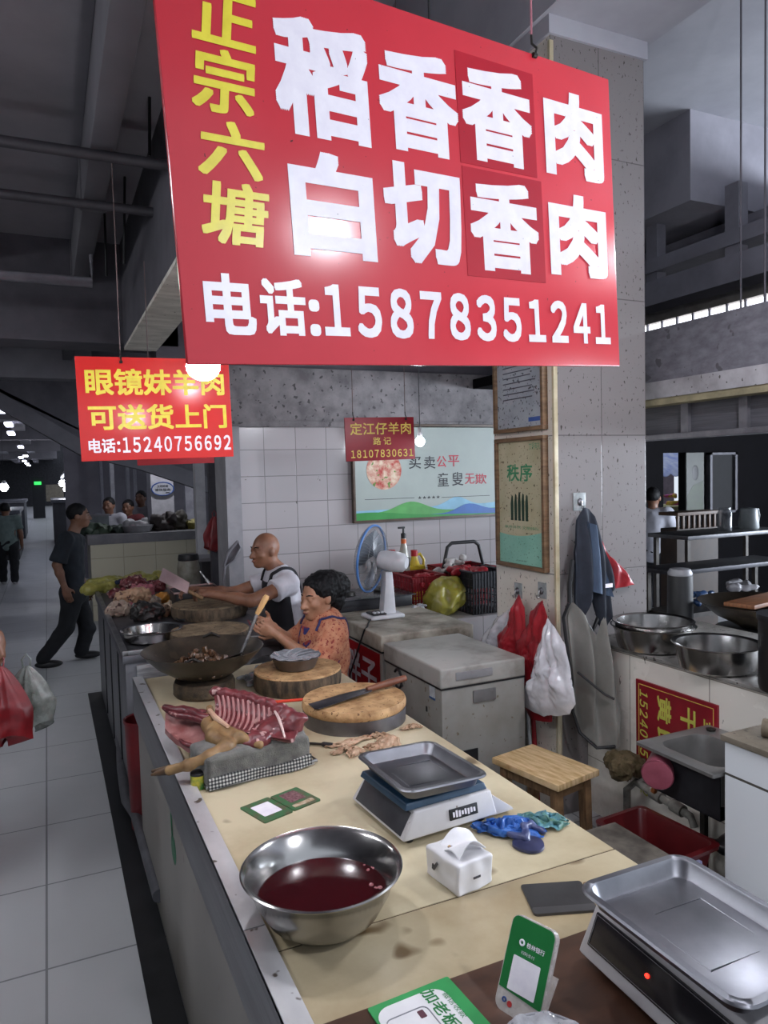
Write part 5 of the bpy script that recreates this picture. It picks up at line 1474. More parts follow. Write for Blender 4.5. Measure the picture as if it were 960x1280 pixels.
# ------------------------------------------------------------------ posts, door and bits between second counter and tiled wall
slab('trim_25', (at_y(246, 650, 7.0).x, 7.0, 0), (at_y(258, 650, 7.0).x, 7.1, 2.2), mat('white_post', '#b5b3b6', '#a09ea2', .5))
a, b = at_y(272, 620, 6.6), at_y(297, 740, 6.6)
slab('door_1', (a.x, 6.6, 0), (b.x + .25, 6.66, a.z), mat('dark_door', '#26252a', '#1d1c20', .6))
a = at_y(250, 697, 6.7); b = at_y(274, 740, 6.7)
cbx = thing('cabinet', 'low dark cabinet with pale top, between white post and dark door', 'cabinet', (a.x, 6.7, 0))
MB().box((a.x, 6.62, 0), (b.x, 6.95, a.z - .03), .004).build('body', mat('dim_cabinet', '#3a383c', '#2e2c30', .6), cbx)
MB().box((a.x - .02, 6.60, a.z - .03), (b.x + .02, 6.97, a.z), .004).build('top', mat('cabinet_top', '#77757a', rough=.5), cbx)
c = at_y(268, 650, 6.5)
bag('red plastic bag hanging on the dim post beside the dark door', 'hanging_bag', (c.x, 6.5, c.z + .03), .19, .12, .30, mat('dim_red_bag', '#8a1c22', '#68141a', .4), 50)
slab('trim_26', (at_y(259, 600, 6.62).x, 6.55, 0), (at_y(270, 600, 6.62).x, 6.62, 2.3), M_dark)
# round wire rack leaning by the wall
a, b = at_y(283, 705, 5.25), at_y(298, 682, 5.25)
tag(MB().tube([at_y(281, 706, 5.25), Vector((at_y(276, 740, 5.25).x, 5.25, .872))], .010, 8).tube([at_y(280, 708, 5.25), at_y(285, 690, 5.25), at_y(297, 677, 5.25), at_y(300, 684, 5.25), at_y(292, 700, 5.25)], .012, 8, closed=True).grid(lambda u, v, t: at_y(281 + 17 * u + 2 * v, 706 - 27 * u + 8 * v - 4, 5.26) + Vector((0, t, 0)), 6, 4, .004).build('paddle', mat('grey_paddle', '#6f6c70', '#57545a', .5), None), 'grey flat paddle leaning against the pale post', 'tool')

# ------------------------------------------------------------------ cross counter with vegetables
X0 = at_y(112, 670, 10).x; X1 = at_y(262, 660, 10).x + .3
zt = at_y(180, 666, 10).z
cc = thing('market_counter', 'cream tiled cross counter with grey top, far behind the meat', 'counter', (X0, 10, 0))
MB().box((X0, 10.0, 0), (X1, 10.8, zt - .12), .002).build('body', tile_mat('cream_tiles', '#b5ad98', '#8e8672', .4, .3, 'XZ', rough=.3, msize=.004, dirt=None, off=(10, 10)), cc, smooth=False)
MB().box((X0 - .03, 9.96, zt - .12), (X1, 10.85, zt), .005).build('top', mat('grey_top', '#6f6c6f', '#58565a', .5, scale=4), cc)
MB().box((X0, 9.985, .42), (X1, 10.0, .445)).build('seam', M_rubber, cc, smooth=False)
rnd = random.Random(17)
for i, (x, w, h, colr, lab) in enumerate(((112, 14, 10, '#2a3a2c', 'dark green heap of leaf vegetables at the aisle end of the cross counter'), (128, 12, 8, '#33402f', 'second dark leafy heap from the aisle on the cross counter'), (146, 12, 7, '#27302a', 'third dark leafy heap from the aisle on the cross counter'),
        (205, 16, 22, '#2f2523', 'large dark brown heap below the oval sign on the cross counter'), (224, 14, 20, '#3d362b', 'mixed brown heap right of the oval sign on the cross counter'), (238, 6, 9, '#8a8040', 'small yellow bundle at the right of the cross counter'))):
    c = at_y(x, 664, 10.4); s = 1 / 90.0
    o = SDF(.02, .04)
    for k in range(9):
        o.ell((c.x + rnd.uniform(-.7, .7) * w * s, 10.4 + rnd.uniform(-.12, .12), zt + rnd.uniform(.15, .8) * h * s), (w * s * .4, .12, h * s * .35))
    o.ell((c.x, 10.4, zt + .03), (w * s, .2, .05))
    tag(o.build('vegetable_heap', mat('veg_' + colr, colr, None, .7, scale=30), None, jitter=.05, jscale=12), lab, 'vegetables')
c = at_y(172, 668, 10.3)
bsn = thing('plastic_basin', 'pale basin of white goods on the cross counter', 'basin', (c.x, 10.3, zt))
MB().lathe([(.001, 0), (.17, 0), (.22, .09), (.215, .095), (.165, .01), (.001, .008)], 32, cap=False).build('basin', mat('dim_basin', '#8f8d90', '#77757a', .5), bsn, local=True)
o = SDF(.015, .03)
for k in range(10): o.ell((c.x + rnd.uniform(-.13, .13), 10.3 + rnd.uniform(-.1, .1), zt + .08 + rnd.uniform(0, .05)), .05)
o.build('contents', mat('pale_goods', '#a5a3a5', '#8f8d90', .7), bsn, jitter=.02, jscale=20)
# scale-like steel boxes near the far people
c = at_y(120, 650, 10.6)
gx = thing('steel_case', 'grey steel case standing on the aisle end of the cross counter', 'box', (c.x, 10.55, zt))
MB().box((c.x - .16, 10.5, zt), (c.x + .16, 10.78, zt + .22), .01).build('case', mat('dim_steel', '#5f6468', '#4c5054', .45, .5), gx)
MB().box((c.x - .19, 10.47, zt + .22), (c.x + .19, 10.80, zt + .235), .004).build('tray', M_steel_dull, gx)

# ------------------------------------------------------------------ far stalls: columns, oval sign, people behind the counter
a, b = at_y(188, 596, 11.6), at_y(219, 664, 11.6)
slab('wall_pillar', (a.x, 11.6, 0), (b.x, 12.1, 3.2), mat('far_column', '#b5b3b8', '#a19fa4', .6))
c = at_y(203, 611, 11.57); r = at_y(217, 611, 11.57).x - c.x
ov = thing('oval_sign', 'white oval sign with blue rim on the far pillar', 'sign', M=frame_M((c.x, 11.56, c.z), (1, 0, 0), (0, 0, 1)))
V = Matrix.Rotation(PI/2, 4, 'X') @ Matrix.Diagonal((1, .62, 1, 1))
MB().lathe([(.001, 0), (r, 0), (r, .02), (.001, .02)], 40, M=V, cap=False).build('plate', mat('oval_white', '#a9abb2', rough=.5), ov, local=True)
MB().tube([(r * .97 * math.cos(i * PI / 20), -.02, r * .6 * math.sin(i * PI / 20)) for i in range(40)], r * .06, 6, closed=True).build('blue_rim', mat('oval_blue', '#33508f', rough=.5), ov, local=True)
txt('文明经营', -r * .5, r * .5, r * .12, r * .36, -.022, Mk, ov, bold=.02)
txt('诚信服务', -r * .7, r * .7, -r * .22, r * .04, -.022, Mk, ov, bold=.02)
MB().box((r * .25, -.022, -r * .42), (r * .6, -.02, -r * .32)).build('small_print', Mk, ov, local=True, smooth=False)
Mp = mat('far_post', '#a5a4ac', '#8d8c94', .5)
m = []
for i, (x, w, Y) in enumerate(((138, 5, 13.0), (158, 4, 13.2), (168, 3, 12.6), (231, 10, 12.3), (126, 3, 13.5))):
    a, b = at_y(x, 600, Y), at_y(x + w, 600, Y)
    slab('trim_%d' % (27 + i), (a.x, Y, 0), (b.x, Y + .15, 3.3), Mp)
slab('wall_stall', (.3, 14.5, 0), (6, 14.7, 3.4), mat('stall_back', '#77747c', '#5d5b62', .8, scale=1))
for (x, hd, Y, shirt, lab) in ((136, 623, 11.4, '#a9a9b2', 'far stallholder in white shirt behind the cross counter'), (160, 626, 11.7, '#5a2026', 'far stallholder in dark red shirt behind the cross counter'), (176, 614, 12.4, '#7d7a80', 'far stallholder in grey shirt, partly hidden by the far pillar')):
    J = standing(Y, x, hd, 745, (-.5, -1, 0))
    p = J['head']; dz = J['head'].z
    person(lab, J, M_skin_d, (J['pelvis'].x, Y, 0), h=.013, clothes=(('shirt', mat('shirt_' + shirt, shirt, None, .9), dict(sleeve=.7, g=.02)), ('trousers', M_navy2, {})))
# left far aisle: low stalls and dark clutter
for i, (xl, xr, yt, Y, colr) in enumerate(((-30, 22, 640, 19, '#2b2c33'), (-40, 30, 628, 26, '#30323c'), (66, 90, 625, 22, '#3a3a40'))):
    a, b = at_y(xl, yt, Y), at_y(xr, yt, Y)
    st = thing('market_counter', ('dim far counter nearest on the left side of the aisle', 'dim farther counter on the left side of the aisle', 'dim far counter on the right side of the aisle beyond the walking man')[i], 'counter', (a.x, Y, 0))
    MB().box((a.x, Y, 0), (b.x, Y + 3, a.z - .08), .01).build('body', mat('far_counter_%d' % i, colr, None, .7), st)
    MB().box((a.x - .05, Y - .05, a.z - .08), (b.x + .05, Y + 3, a.z), .01).build('top', mat('far_counter_top', '#5d5f68', '#4a4c55', .5), st)
# far end door and green exit sign
a, b = at_y(40, 609, 40), at_y(57, 645, 40)
slab('door_2', (a.x, 40, 0), (b.x, 40.2, a.z + .5), mat('far_door', '#1f2026', '#191a1f', .7))
a2, b2 = at_y(57, 606, 40), at_y(80, 626, 40)
slab('wall_end', (a2.x, 40, b2.z), (b2.x, 40.3, a2.z), mat('pale_end_wall', '#8c8476', '#7a7266', .8))
c = at_y(47, 604, 39.8)
tag(MB().box((c.x - .16, 39.9, c.z - .08), (c.x + .16, 40.0, c.z + .08), .02).build('exit_sign', emit('green_glow', '#38d860', .8), None), 'tiny green lit exit sign above the dark door at the far end', 'sign')

# ------------------------------------------------------------------ sloping stair soffit on the left, duct, pipes
p = [at_y(0, 490, 9.0), at_y(100, 548, 9.0), at_y(176, 567, 9.0), at_y(300, 610, 9.0)]
p[0] = p[0] + (p[0] - p[1]) * 1.5
th = .19
m = MB().prism([(q.x, q.z) for q in p] + [(q.x, q.z - th) for q in p[::-1]], 9.0, 9.25)
struct(m.build('trim_32', mat('stair_stringer', '#5e5c62', '#4e4c52', .8, scale=2), smooth=False))
m = MB().prism([(p[0].x, p[0].z - .05), (p[1].x, p[1].z - .05), (p[2].x, p[2].z - .05), (p[3].x, p[3].z - .05), (p[3].x, 3.41), (p[0].x, 3.41)], 9.25, 9.6)
struct(m.build('trim_33', M_dark, smooth=False))
a0, a1 = at_z(125, 0, 3.30), at_z(160, 0, 3.30)
du = thing('ceiling_duct', 'long grey boxed duct running under the dark ceiling on the left', 'duct', (a0.x, 2, 3.2))
MB().box((a0.x, -2, 3.14), (a1.x + .02, 8.9, 3.41), .01).build('casing', mat('duct_grey', '#5a585d', '#4e4c51', .7, scale=2), du)
m = MB()
for y in (3.9, 5.35, 6.9): m.box((a0.x - .008, y, 3.13), (a1.x + .028, y + .05, 3.41), .003)
m.build('joint_band', mat('duct_band', '#57555a', '#4b494e', .6), du)
a = at_z(0, 344, 2.98)
tag(MB().tube([Vector((-9, a.y, 2.98)), Vector((.30, a.y, 2.98)), Vector((.30, a.y, 3.42))], .03, 10).build('ceiling_pipe', mat('pipe_pale', '#77757b', '#65636a', .6), None), 'paler pipe crossing under the left ceiling, lowest in the picture', 'pipe')
for (x0_, x1_, ya_, yb_, Y_, lab) in ((182, 187, 0, 195, 3.3, 'dark wire running down the side of the long beam, nearest the big sign'), (128, 133, 200, 345, 4.6, 'dark wire hanging left of the long beam, next to the duct'), (150, 155, 85, 330, 4.2, 'dark wire hanging between duct and long beam')):
    q0, q1 = at_y(x0_, ya_, Y_), at_y(x1_, yb_, Y_)
    q0 = Vector((q0.x, Y_, 3.42))
    tag(MB().tube([q0, q1], .007, 6).build('hanging_wire', M_cord, None), lab, 'wire')
for i, (y0, y1, lab) in enumerate(((176, 198, 'thin dark pipe crossing under the left ceiling, nearer one'), (242, 256, 'thin dark pipe crossing under the left ceiling, farther one'))):
    a = at_z(0, y0, 3.10); b = Vector((.53, a.y - .0, 3.10))
    a.x = -9
    tag(MB().tube([a, b], .022, 10).build('ceiling_pipe', mat('pipe_dark', '#38363b', '#2c2a2f', .6), None), lab, 'pipe')
# ------------------------------------------------------------------ chest freezers
M_frz = mat('freezer_white', '#93928d', '#7f7d76', .4, scale=3, spots='#6a6050', sscale=26, samount=.34)
M_frz_d = mat('freezer_top', '#a3a19b', '#6b655b', .42, scale=4, detail=9, lo=.28, hi=.52)
def freezer(label, x0, x1, y0, y1, top, topm):
    t = thing('chest_freezer', label, 'freezer', (x0, y0, 0))
    MB().box((x0, y0, .03), (x1, y1, top - .10), .008).build('body', M_frz, t)
    MB().box((x0 - .008, y0 - .008, top - .098), (x1, y1, top), .012, seg=3).build('lid', topm, t)
    MB().box((x0 - .004, y0 - .004, top - .105), (x1, y1, top - .096)).build('seal', M_rubber, t, smooth=False)
    for sx in (x0 + .06, x1 - .06):
        for sy in (y0 + .06, y1 - .06): MB().cyl((sx, sy, 0), (sx, sy, .035), .025, 12).build('foot', M_rubber, t)
    return t
f1 = freezer('near chest freezer with stickers, in front of the white column', 1.685, 2.17, 3.05, 3.70, .85, M_frz_d)
x, y0 = 1.685, 3.05
# handle recess, stickers
MB().box((1.76, 3.036, .785), (1.97, 3.046, .825), .004).build('handle', mat('freezer_handle', '#8f8e90', '#7b7a7c', .4), f1)
p = at_x(498, 848, x)
MB().tube([(x - .002, p.y + .045 * math.cos(i * PI / 10) + .0, p.z + .05 * math.sin(i * PI / 10)) for i in range(2, 19)], .008, 6).tube([(x - .002, p.y - .02, p.z + .035), (x - .002, p.y - .05, p.z + .02), (x - .002, p.y - .035, p.z), (x - .002, p.y - .055, p.z - .03)], .007, 6).build('logo', M_rubber, f1)
a, b = at_x(537, 846, x), at_x(544, 875, x)
MB().box((x - .003, b.y, b.z), (x, a.y, a.z), .0005).build('energy_label', mat('label_pale', '#b9c0c0', '#a3aab0', .4, scale=40), f1, smooth=False)
MB().box((x - .0045, b.y - .001, a.z - .022), (x, a.y + .001, a.z + .002)).box((x - .0045, b.y - .001, b.z - .002), (x, a.y + .001, b.z + .008)).build('label_band', mat('label_blue', '#3b5a86', rough=.4), f1, smooth=False)
MB().box((x - .003, 3.16, .33), (x, 3.22, .37)).box((x - .003, 3.10, .29), (x, 3.13, .35)).box((x - .003, 3.27, .37), (x, 3.285, .40)).box((x - .003, 3.20, .60), (x, 3.212, .625)).build('marks', M_rubber, f1, smooth=False)
a = at_y(600, 850, 3.045)
MB().box((a.x - .04, 3.04, .66), (a.x + .09, 3.05, .72), .003).build('lock_plate', mat('lock_grey', '#6f6e6e', '#5a5958', .5), f1)
a = at_y(588, 947, 3.045)
MB().box((a.x - .05, 3.045, a.z - .03), (a.x + .045, 3.05, a.z + .04)).build('rating_label', M_rubber, f1, smooth=False)
f2 = freezer('far chest freezer with red poster on its side, under the fan', 1.70, 2.31, 3.77, 5.0, .875, mat('freezer_top_stained', '#a59f92', '#4f4436', .5, scale=4, detail=9, lo=.36, hi=.58))
x = 1.70
# red poster on its aisle side
PM = frame_M((x - .002, 5.0 - .15, .14), (0, -1, 0), (0, 0, 1))
pw, phh = 4.85 - 3.80, .62
pst = MB().box((0, -.001, 0), (pw, .001, phh)); pst.bm.transform(PM); pst = pst.build('poster', mat('poster_red', '#9c1820', '#851219', .35, scale=4), f2, smooth=False)
lm = bpy.data.objects.new('poster_lettering', None)
bpy.data.objects.remove(lm)
def side_txt(body, u0, u1, v0, v1, m_):
    o = txt(body, u0, u1, v0, v1, -.003, m_, None, bold=.022)
    o.data.transform(parent_world(f2).inverted() @ PM); o.parent = f2
side_txt('眼镜胖子', .05 * pw, .96 * pw, phh * .56, phh * .93, mat('poster_white', '#c9c0c4', '#a79ca2', .4))
side_txt('本地土山羊', .02 * pw, .98 * pw, phh * .06, phh * .42, mat('poster_gold', '#c8a03c', '#a8842c', .4))
# low cream cloth shelf edge seen below the poster is the freezer plinth

# ------------------------------------------------------------------ desk fan
fb_ = at_z(478, 772, .876)
fn = thing('desk_fan', 'white desk fan with blue-rimmed cage on the far chest freezer', 'fan', (fb_.x, fb_.y, .876))
M_fanw = mat('fan_white', '#c9c9cc', '#b5b5b9', .35, scale=5)
MB().box((-.115, -.085, 0), (.125, .095, .03), .02, seg=3).build('base', M_fanw, fn, local=True)
MB().box((-.095, -.075, .03), (.0, .05, .042), .008).build('switch_panel', M_rubber, fn, local=True)
m = MB()
for i in range(3): m.box((-.085 + .026 * i, -.06, .042), (-.068 + .026 * i, -.035, .052), .003)
m.build('buttons', M_fanw, fn, local=True)
MB().prism([(-.01, .02), (.085, .02), (.07, .24), (.065, .30), (.015, .30), (.012, .22)], -.035, .04, bev=.012).build('pillar', M_fanw, fn, local=True)
# motor and head: cage faces left, towards the sellers
hc = Vector((.045, -.02, .365)); ax = Vector((-.66, .74, .10)).normalized()
MB().tube([hc + ax * .06, hc + ax * .02, hc - ax * .05, hc - ax * .10, hc - ax * .125], [.055, .066, .066, .060, .035], 24).build('motor', M_fanw, fn, local=True)
m = MB()
V = frame_M(hc - ax * .04, ax, (0, 0, 1))
for i in range(5): m.box((-.02 + .013 * i - .06, -.069, -.03), (-.015 + .013 * i - .06, -.06, .03), M=V)
m.build('motor_grille', M_rubber, fn, local=True, smooth=False)
cc_ = hc + ax * .12
u_ = ax.cross(Vector((0, 0, 1))).normalized(); w_ = u_.cross(ax)
RC = .215
def ringp(r, off, n=56): return [cc_ + ax * off + (u_ * math.cos(2*PI*i/n) + w_ * math.sin(2*PI*i/n)) * r for i in range(n)]
MB().tube(ringp(RC, 0), .008, 8, closed=True).build('cage_rim', mat('fan_blue', '#4a78b4', '#3c669e', .35), fn, local=True)
m = MB()
for sgn, dep in ((1, .055), (-1, .055)):
    for i in range(60):
        a = 2 * PI * i / 60
        d = u_ * math.cos(a) + w_ * math.sin(a)
        m.tube([cc_ + d * .03 + ax * sgn * dep, cc_ + d * .14 + ax * sgn * dep * .95, cc_ + d * .195 + ax * sgn * dep * .6, cc_ + d * RC], .0012, 4, cap=False)
    for r in (.03, .1, .16): m.tube(ringp(r, sgn * dep * (1 if r < .13 else .85)), .0016, 5, closed=True)
m.build('cage', mat('cage_wire', '#8f9196', '#7b7d82', .35, .6), fn, local=True)
MB().lathe([(.001, -.004), (.03, -.004), (.03, .004), (.001, .004)], 24, M=frame_M(cc_ + ax * .058, u_, w_) @ Matrix.Rotation(PI/2, 4, 'X'), cap=False).build('cage_badge', M_fanw, fn, local=True)
for k in range(3):
    a0 = 2 * PI * k / 3
    def bl(u, v, t, a0=a0):
        a = a0 + v * 1.5 - .3 * u; r = .025 + .165 * u
        return cc_ + (u_ * math.cos(a) + w_ * math.sin(a)) * r + ax * (-.02 + .04 * v + t)
    MB().grid(bl, 8, 10, .002).build('blade', mat('fan_blade', '#5a6068', '#4a5058', .3), fn, local=True)
q = [fb_ + Vector(v) for v in ((-.10, -.05, .012), (-.16, -.14, .006), (-.20, -.22, .004))]
tag(MB().tube(q + [Vector((1.688, 3.99, .87)), Vector((1.675, 4.05, .76)), Vector((1.672, 4.2, .55)), Vector((1.672, 4.26, .30))], .005, 8).build('power_cord', M_cord, None), 'black power cord hanging from the fan over the red poster', 'cord')

# ------------------------------------------------------------------ on the far freezer and ledge: stove, bottles, baskets
c = at_z(470, 752, .96)
gs = thing('gas_stove', 'flat black gas stove behind the fan', 'stove', (1.98, 4.72, .876))
MB().box((-.24, -.20, .0), (.30, .20, .075), .008).build('body', mat('stove_black', '#232327', '#1a1a1e', .3), gs, local=True)
MB().box((-.26, -.22, .075), (.32, .22, .083), .003).build('top_plate', mat('stove_plate', '#3a3a40', '#2c2c31', .25, .5), gs, local=True)
for sx in (-.12, .17):
    MB().lathe([(.03, .083), (.07, .083), (.07, .10), (.05, .105), (.03, .10)], 24, M=Matrix.Translation((sx, 0, 0)), cap=False).build('burner', M_iron, gs, local=True)
ZL = .78
def bottle(label, px, Y, col, kind, hgt):
    c = at_y(px, 700, Y)
    t = thing('bottle', label, 'bottle', (c.x, Y, ZL))
    if kind == 'jug':
        MB().box((-.085, -.05, 0), (.085, .05, hgt * .70), .03, seg=4).lathe([(.05, hgt * .68), (.03, hgt * .8), (.024, hgt * .9)], 20).build('body', mat('jug_' + col, col, None, .3, scale=6), t, local=True)
        MB().tube([(.01, 0, hgt * .88), (.05, 0, hgt * .92), (.085, 0, hgt * .80), (.08, 0, hgt * .64)], .012, 8).build('handle', _mc['jug_' + col], t, local=True)
        MB().lathe([(.027, hgt * .88), (.028, hgt), (.001, hgt)], 16, cap=False).build('cap', M_red_pl, t, local=True)
    else:
        MB().lathe([(.001, 0), (.042, 0), (.045, .01), (.045, hgt * .55), (.035, hgt * .68), (.02, hgt * .80), (.018, hgt * .88)], 24, cap=False).build('body', mat('clear_bottle', '#b9b8ac', '#9c9a8c', .12, scale=6, alpha=.8), t, local=True)
        MB().lathe([(.02, hgt * .86), (.02, hgt * .92), (.008, hgt * .93), (.008, hgt), (.001, hgt)], 16, cap=False).box((-.045, -.008, hgt * .985), (.012, .008, hgt * 1.01), .003).build('pump', M_rubber, t, local=True)
        MB().lathe([(.0205, hgt * .76), (.022, hgt * .85)], 16, cap=False).build('orange_collar', mat('collar_orange', '#c8622c', rough=.4), t, local=True)
    return t
bottle('yellow oil jug left of the pump bottle, behind the fan', 490, 5.16, '#c8b23c', 'jug', .42)
bottle('clear pump bottle with black pump, on the ledge behind the fan', 505, 5.05, '', 'pump', .60)
bottle('yellow oil jug right of the pump bottle, above the red basket', 518, 5.2, '#c9ae30', 'jug', .40)
def basket(label, x0, x1, y0, y1, z0, h, m_, handle=None, flare=.03):
    t = thing('basket', label, 'basket', ((x0 + x1) / 2, (y0 + y1) / 2, z0))
    w, d = (x1 - x0) / 2, (y1 - y0) / 2
    m = MB()
    def corner(z): s = 1 - flare * 2 * (1 - z / h); return w * s, d * s
    m.box((-w + flare, -d + flare, 0), (w - flare, d - flare, .008))
    for z in [0.0] + [h * k / 6 for k in range(1, 7)]:
        a, b = corner(z)
        m.tube([(-a, -b, z), (a, -b, z), (a, b, z), (-a, b, z)], .005 if z < h * .99 else .011, 6, closed=True)
    n = 11
    for i in range(n + 1):
        k = -1 + 2 * i / n
        for sy in (-1, 1):
            a0, b0 = corner(0); a1, b1 = corner(h); m.tube([(k * a0, sy * b0, 0), (k * a1, sy * b1, h)], .006, 5)
    n2 = 7
    for i in range(n2 + 1):
        k = -1 + 2 * i / n2
        for sx in (-1, 1):
            a0, b0 = corner(0); a1, b1 = corner(h); m.tube([(sx * a0, k * b0, 0), (sx * a1, k * b1, h)], .006, 5)
    # solid upper band
    a0, b0 = corner(h * .62); a1, b1 = corner(h)
    for (p, q) in (((-1, -1), (1, -1)), ((1, -1), (1, 1)), ((1, 1), (-1, 1)), ((-1, 1), (-1, -1))):
        m.grid(lambda u, v, t, p=p, q=q: ((p[0] + (q[0] - p[0]) * u) * (a0 + (a1 - a0) * v), (p[1] + (q[1] - p[1]) * u) * (b0 + (b1 - b0) * v), h * (.62 + .38 * v)), 1, 1)
    m.build('basket', m_, t, local=True)
    if handle:
        MB().tube([(-w * .9, -d * .2, h), (-w * .7, -d * .2, h + .16), (-w * .5, -d * .2, h + .19), (w * .5, -d * .2, h + .19), (w * .7, -d * .2, h + .16), (w * .9, -d * .2, h)], .014, 10).build('handle', handle, t, local=True)
    return t
a = at_y(497, 705, 4.75); b = at_y(545, 705, 4.75)
M_bred = mat('basket_red', '#93202a', '#70171f', .45, scale=6)
basket('left red shopping basket on the white tiled ledge', 2.335, 2.60, 4.62, 4.95, ZL, .27, M_bred)
basket('right red shopping basket with dark handle, behind the black basket', 2.72, 3.12, 4.75, 5.1, ZL, .28, M_bred, M_rubber)
a = at_y(586, 705, 4.45); b = at_y(628, 765, 4.45)
basket('tall black basket at the edge of the column, filled with red bags', a.x, b.x, 4.40, 4.72, ZL, .30, mat('basket_black', '#1f2028', '#17181e', .45), None, .015)
crumple('plastic_bag', 'crumpled red plastic bag on top of the black basket', 'bag', [((a.x + b.x) / 2 - .05, 4.55, ZL + .27), ((a.x + b.x) / 2 + .06, 4.56, ZL + .27), ((a.x + b.x) / 2, 4.6, ZL + .28)], .09, M_redbag, 60, h=.008, flat=.5)
c = at_y(560, 735, 4.5)
yb_ = thing('plastic_bag', 'bulging yellow-green plastic bag on the ledge between red and black baskets', 'bag', (c.x, 4.55, ZL))
o = SDF(.009, .05)
o.ell((c.x + .0, 4.55, ZL + .13), (.15, .11, .125)).ell((c.x + .06, 4.57, ZL + .19), (.10, .08, .08)).ell((c.x - .06, 4.52, ZL + .07), (.10, .09, .07))
o.build('sack', mat('yellow_bag', '#a59c3e', '#7c7530', .32, scale=10, stretch=(1, 1, .3)), yb_, jitter=.022, jscale=16)
crumple('plastic_bag', 'crumpled red bag hanging over the edge of the left red basket', 'bag', [(c.x - .10, 4.68, ZL + .20), (c.x - .02, 4.72, ZL + .25)], .075, M_redbag, 61, h=.008, flat=.4)
c = at_y(563, 703, 4.75)
crumple('cloth', 'crumpled white cloth heaped on the red bags by the baskets', 'cloth', [(c.x - .08, 4.78, ZL + .27), (c.x + .03, 4.78, ZL + .29), (c.x + .10, 4.8, ZL + .33)], .075, mat('white_rag', '#b9b5b2', '#98938f', .9, scale=20), 62, h=.008, flat=.6)
c = at_y(512, 750, 4.5)
crumple('plastic_bag', 'limp whitish plastic bag in front of the left red basket', 'bag', [(c.x, 4.5, ZL), (c.x + .02, 4.5, ZL + .08)], .06, M_clearbag, 63, h=.008)

# ------------------------------------------------------------------ hooks, carrier bags on the column's left face
M_hookp = mat('hook_plate', '#a8adad', '#8d9393', .2, scale=30, alpha=.85)
def wall_hook(label, p, axis):
    """axis 'x': plate faces -x; 'y': plate faces -y"""
    t = thing('adhesive_hook', label, 'hook', p)
    if axis == 'x':
        MB().box((-.004, -.034, -.042), (.002, .034, .042), .002).build('plate', M_hookp, t, local=True)
        MB().tube([(-.004, 0, .005), (-.02, 0, .0), (-.026, 0, -.02), (-.02, 0, -.032), (-.034, 0, -.036), (-.038, 0, -.022)], .004, 8).build('hook', M_steel, t, local=True)
        MB().ball((-.008, 0, -.002), (.010, .016, .02), 14).build('boss', M_steel_dull, t, local=True)
    else:
        MB().box((-.040, -.004, -.046), (.040, .002, .046), .002).build('plate', M_hookp, t, local=True)
        MB().tube([(0, -.004, .005), (0, -.02, .0), (0, -.026, -.02), (0, -.02, -.032), (0, -.034, -.036), (0, -.038, -.022)], .004, 8).build('hook', M_steel, t, local=True)
        MB().ball((0, -.008, -.002), (.016, .010, .02), 14).build('boss', M_steel_dull, t, local=True)
    return t
h1 = at_x(648, 738, 2.337); h2 = at_x(678, 738, 2.337); h3 = at_y(724, 627, 2.997)
wall_hook('left adhesive hook on the column above the red and white bags', h1, 'x')
wall_hook('right adhesive hook on the column above the red and white bags', h2, 'x')
wall_hook('adhesive hook on the column front holding the denim garment', h3, 'y')
def packbag(label, Y, px, m_, seed, thick=.06, x=2.30):
    """flat pack of carrier bags hung on a hook: outline in pixels on the wall face, given some thickness and folds"""
    P = [at_x(p[0], p[1], x) for p in px]
    t = thing('carrier_bag', label, 'bag', (x, P[0].y, min(p.z for p in P)))
    cen = sum(P, Vector()) / len(P); n = len(P)
    # densify the outline
    out = []
    for i in range(n):
        a, b = P[i], P[(i+1) % n]
        for k in range(9): out.append(a.lerp(b, k / 9))
    N = len(out)
    top = max(P, key=lambda p: p.z)
    def layer(sgn):
        def fn(u, v, th):
            i = int(round(v * N)) % N
            q = cen.lerp(out[i], u)
            bul = 1 - u ** 3
            d = q - top; ang = math.atan2(d.y, -d.z + .02); r = d.length
            fo = abs(math.sin(ang * 9 + seed + 1.5 * mnoise.noise(Vector((q.y * 10, q.z * 8, seed))))) ** .8
            nz = mnoise.noise(Vector((q.y * 13 + seed, q.z * 11, sgn))) + .5 * abs(mnoise.noise(Vector((q.y * 34 + seed, q.z * 30, sgn))))
            return Vector((q.x + sgn * (thick * bul * (.35 + .3 * fo + .45 * nz)), q.y + .012 * nz * u, q.z + .008 * nz * u))
        return fn
    m = MB().grid(layer(-1), 26, N).grid(layer(.35), 26, N)
    bmesh.ops.remove_doubles(m.bm, verts=m.bm.verts, dist=.0008)
    m.build('sack', m_, t, angle=70)
    return t
M_wbag = mat('white_bag', '#dcdbe0', '#c8c7cd', .13, scale=18, alpha=.88, coat=.6)
packbag('leftmost clear white plastic bags on the left hook', 0, [(650, 748), (640, 760), (618, 775), (604, 795), (592, 818), (604, 835), (622, 842), (640, 855), (652, 800)], M_wbag, 1, .06, 2.315)
packbag('left red carrier bag with white edge on the left hook', 0, [(648, 742), (640, 760), (636, 780), (622, 795), (621, 845), (624, 856), (650, 856), (657, 800), (656, 760)], M_redbag, 2, .05, 2.27)
packbag('right red carrier bag on the right hook, behind the white bags', 0, [(678, 750), (664, 765), (664, 775), (645, 800), (642, 830), (650, 852), (648, 870), (664, 900), (690, 902), (690, 850), (684, 770)], M_redbag, 3, .05, 2.26)
packbag('big clear white plastic bag at the column corner', 0, [(684, 772), (676, 800), (668, 825), (665, 850), (652, 862), (656, 885), (680, 896), (712, 893), (720, 880), (714, 840), (706, 805), (694, 785)], mat('white_bag_bright', '#e6e5ea', '#d3d2d8', .13, scale=18, alpha=.92, coat=.6), 4, .06, 2.22)
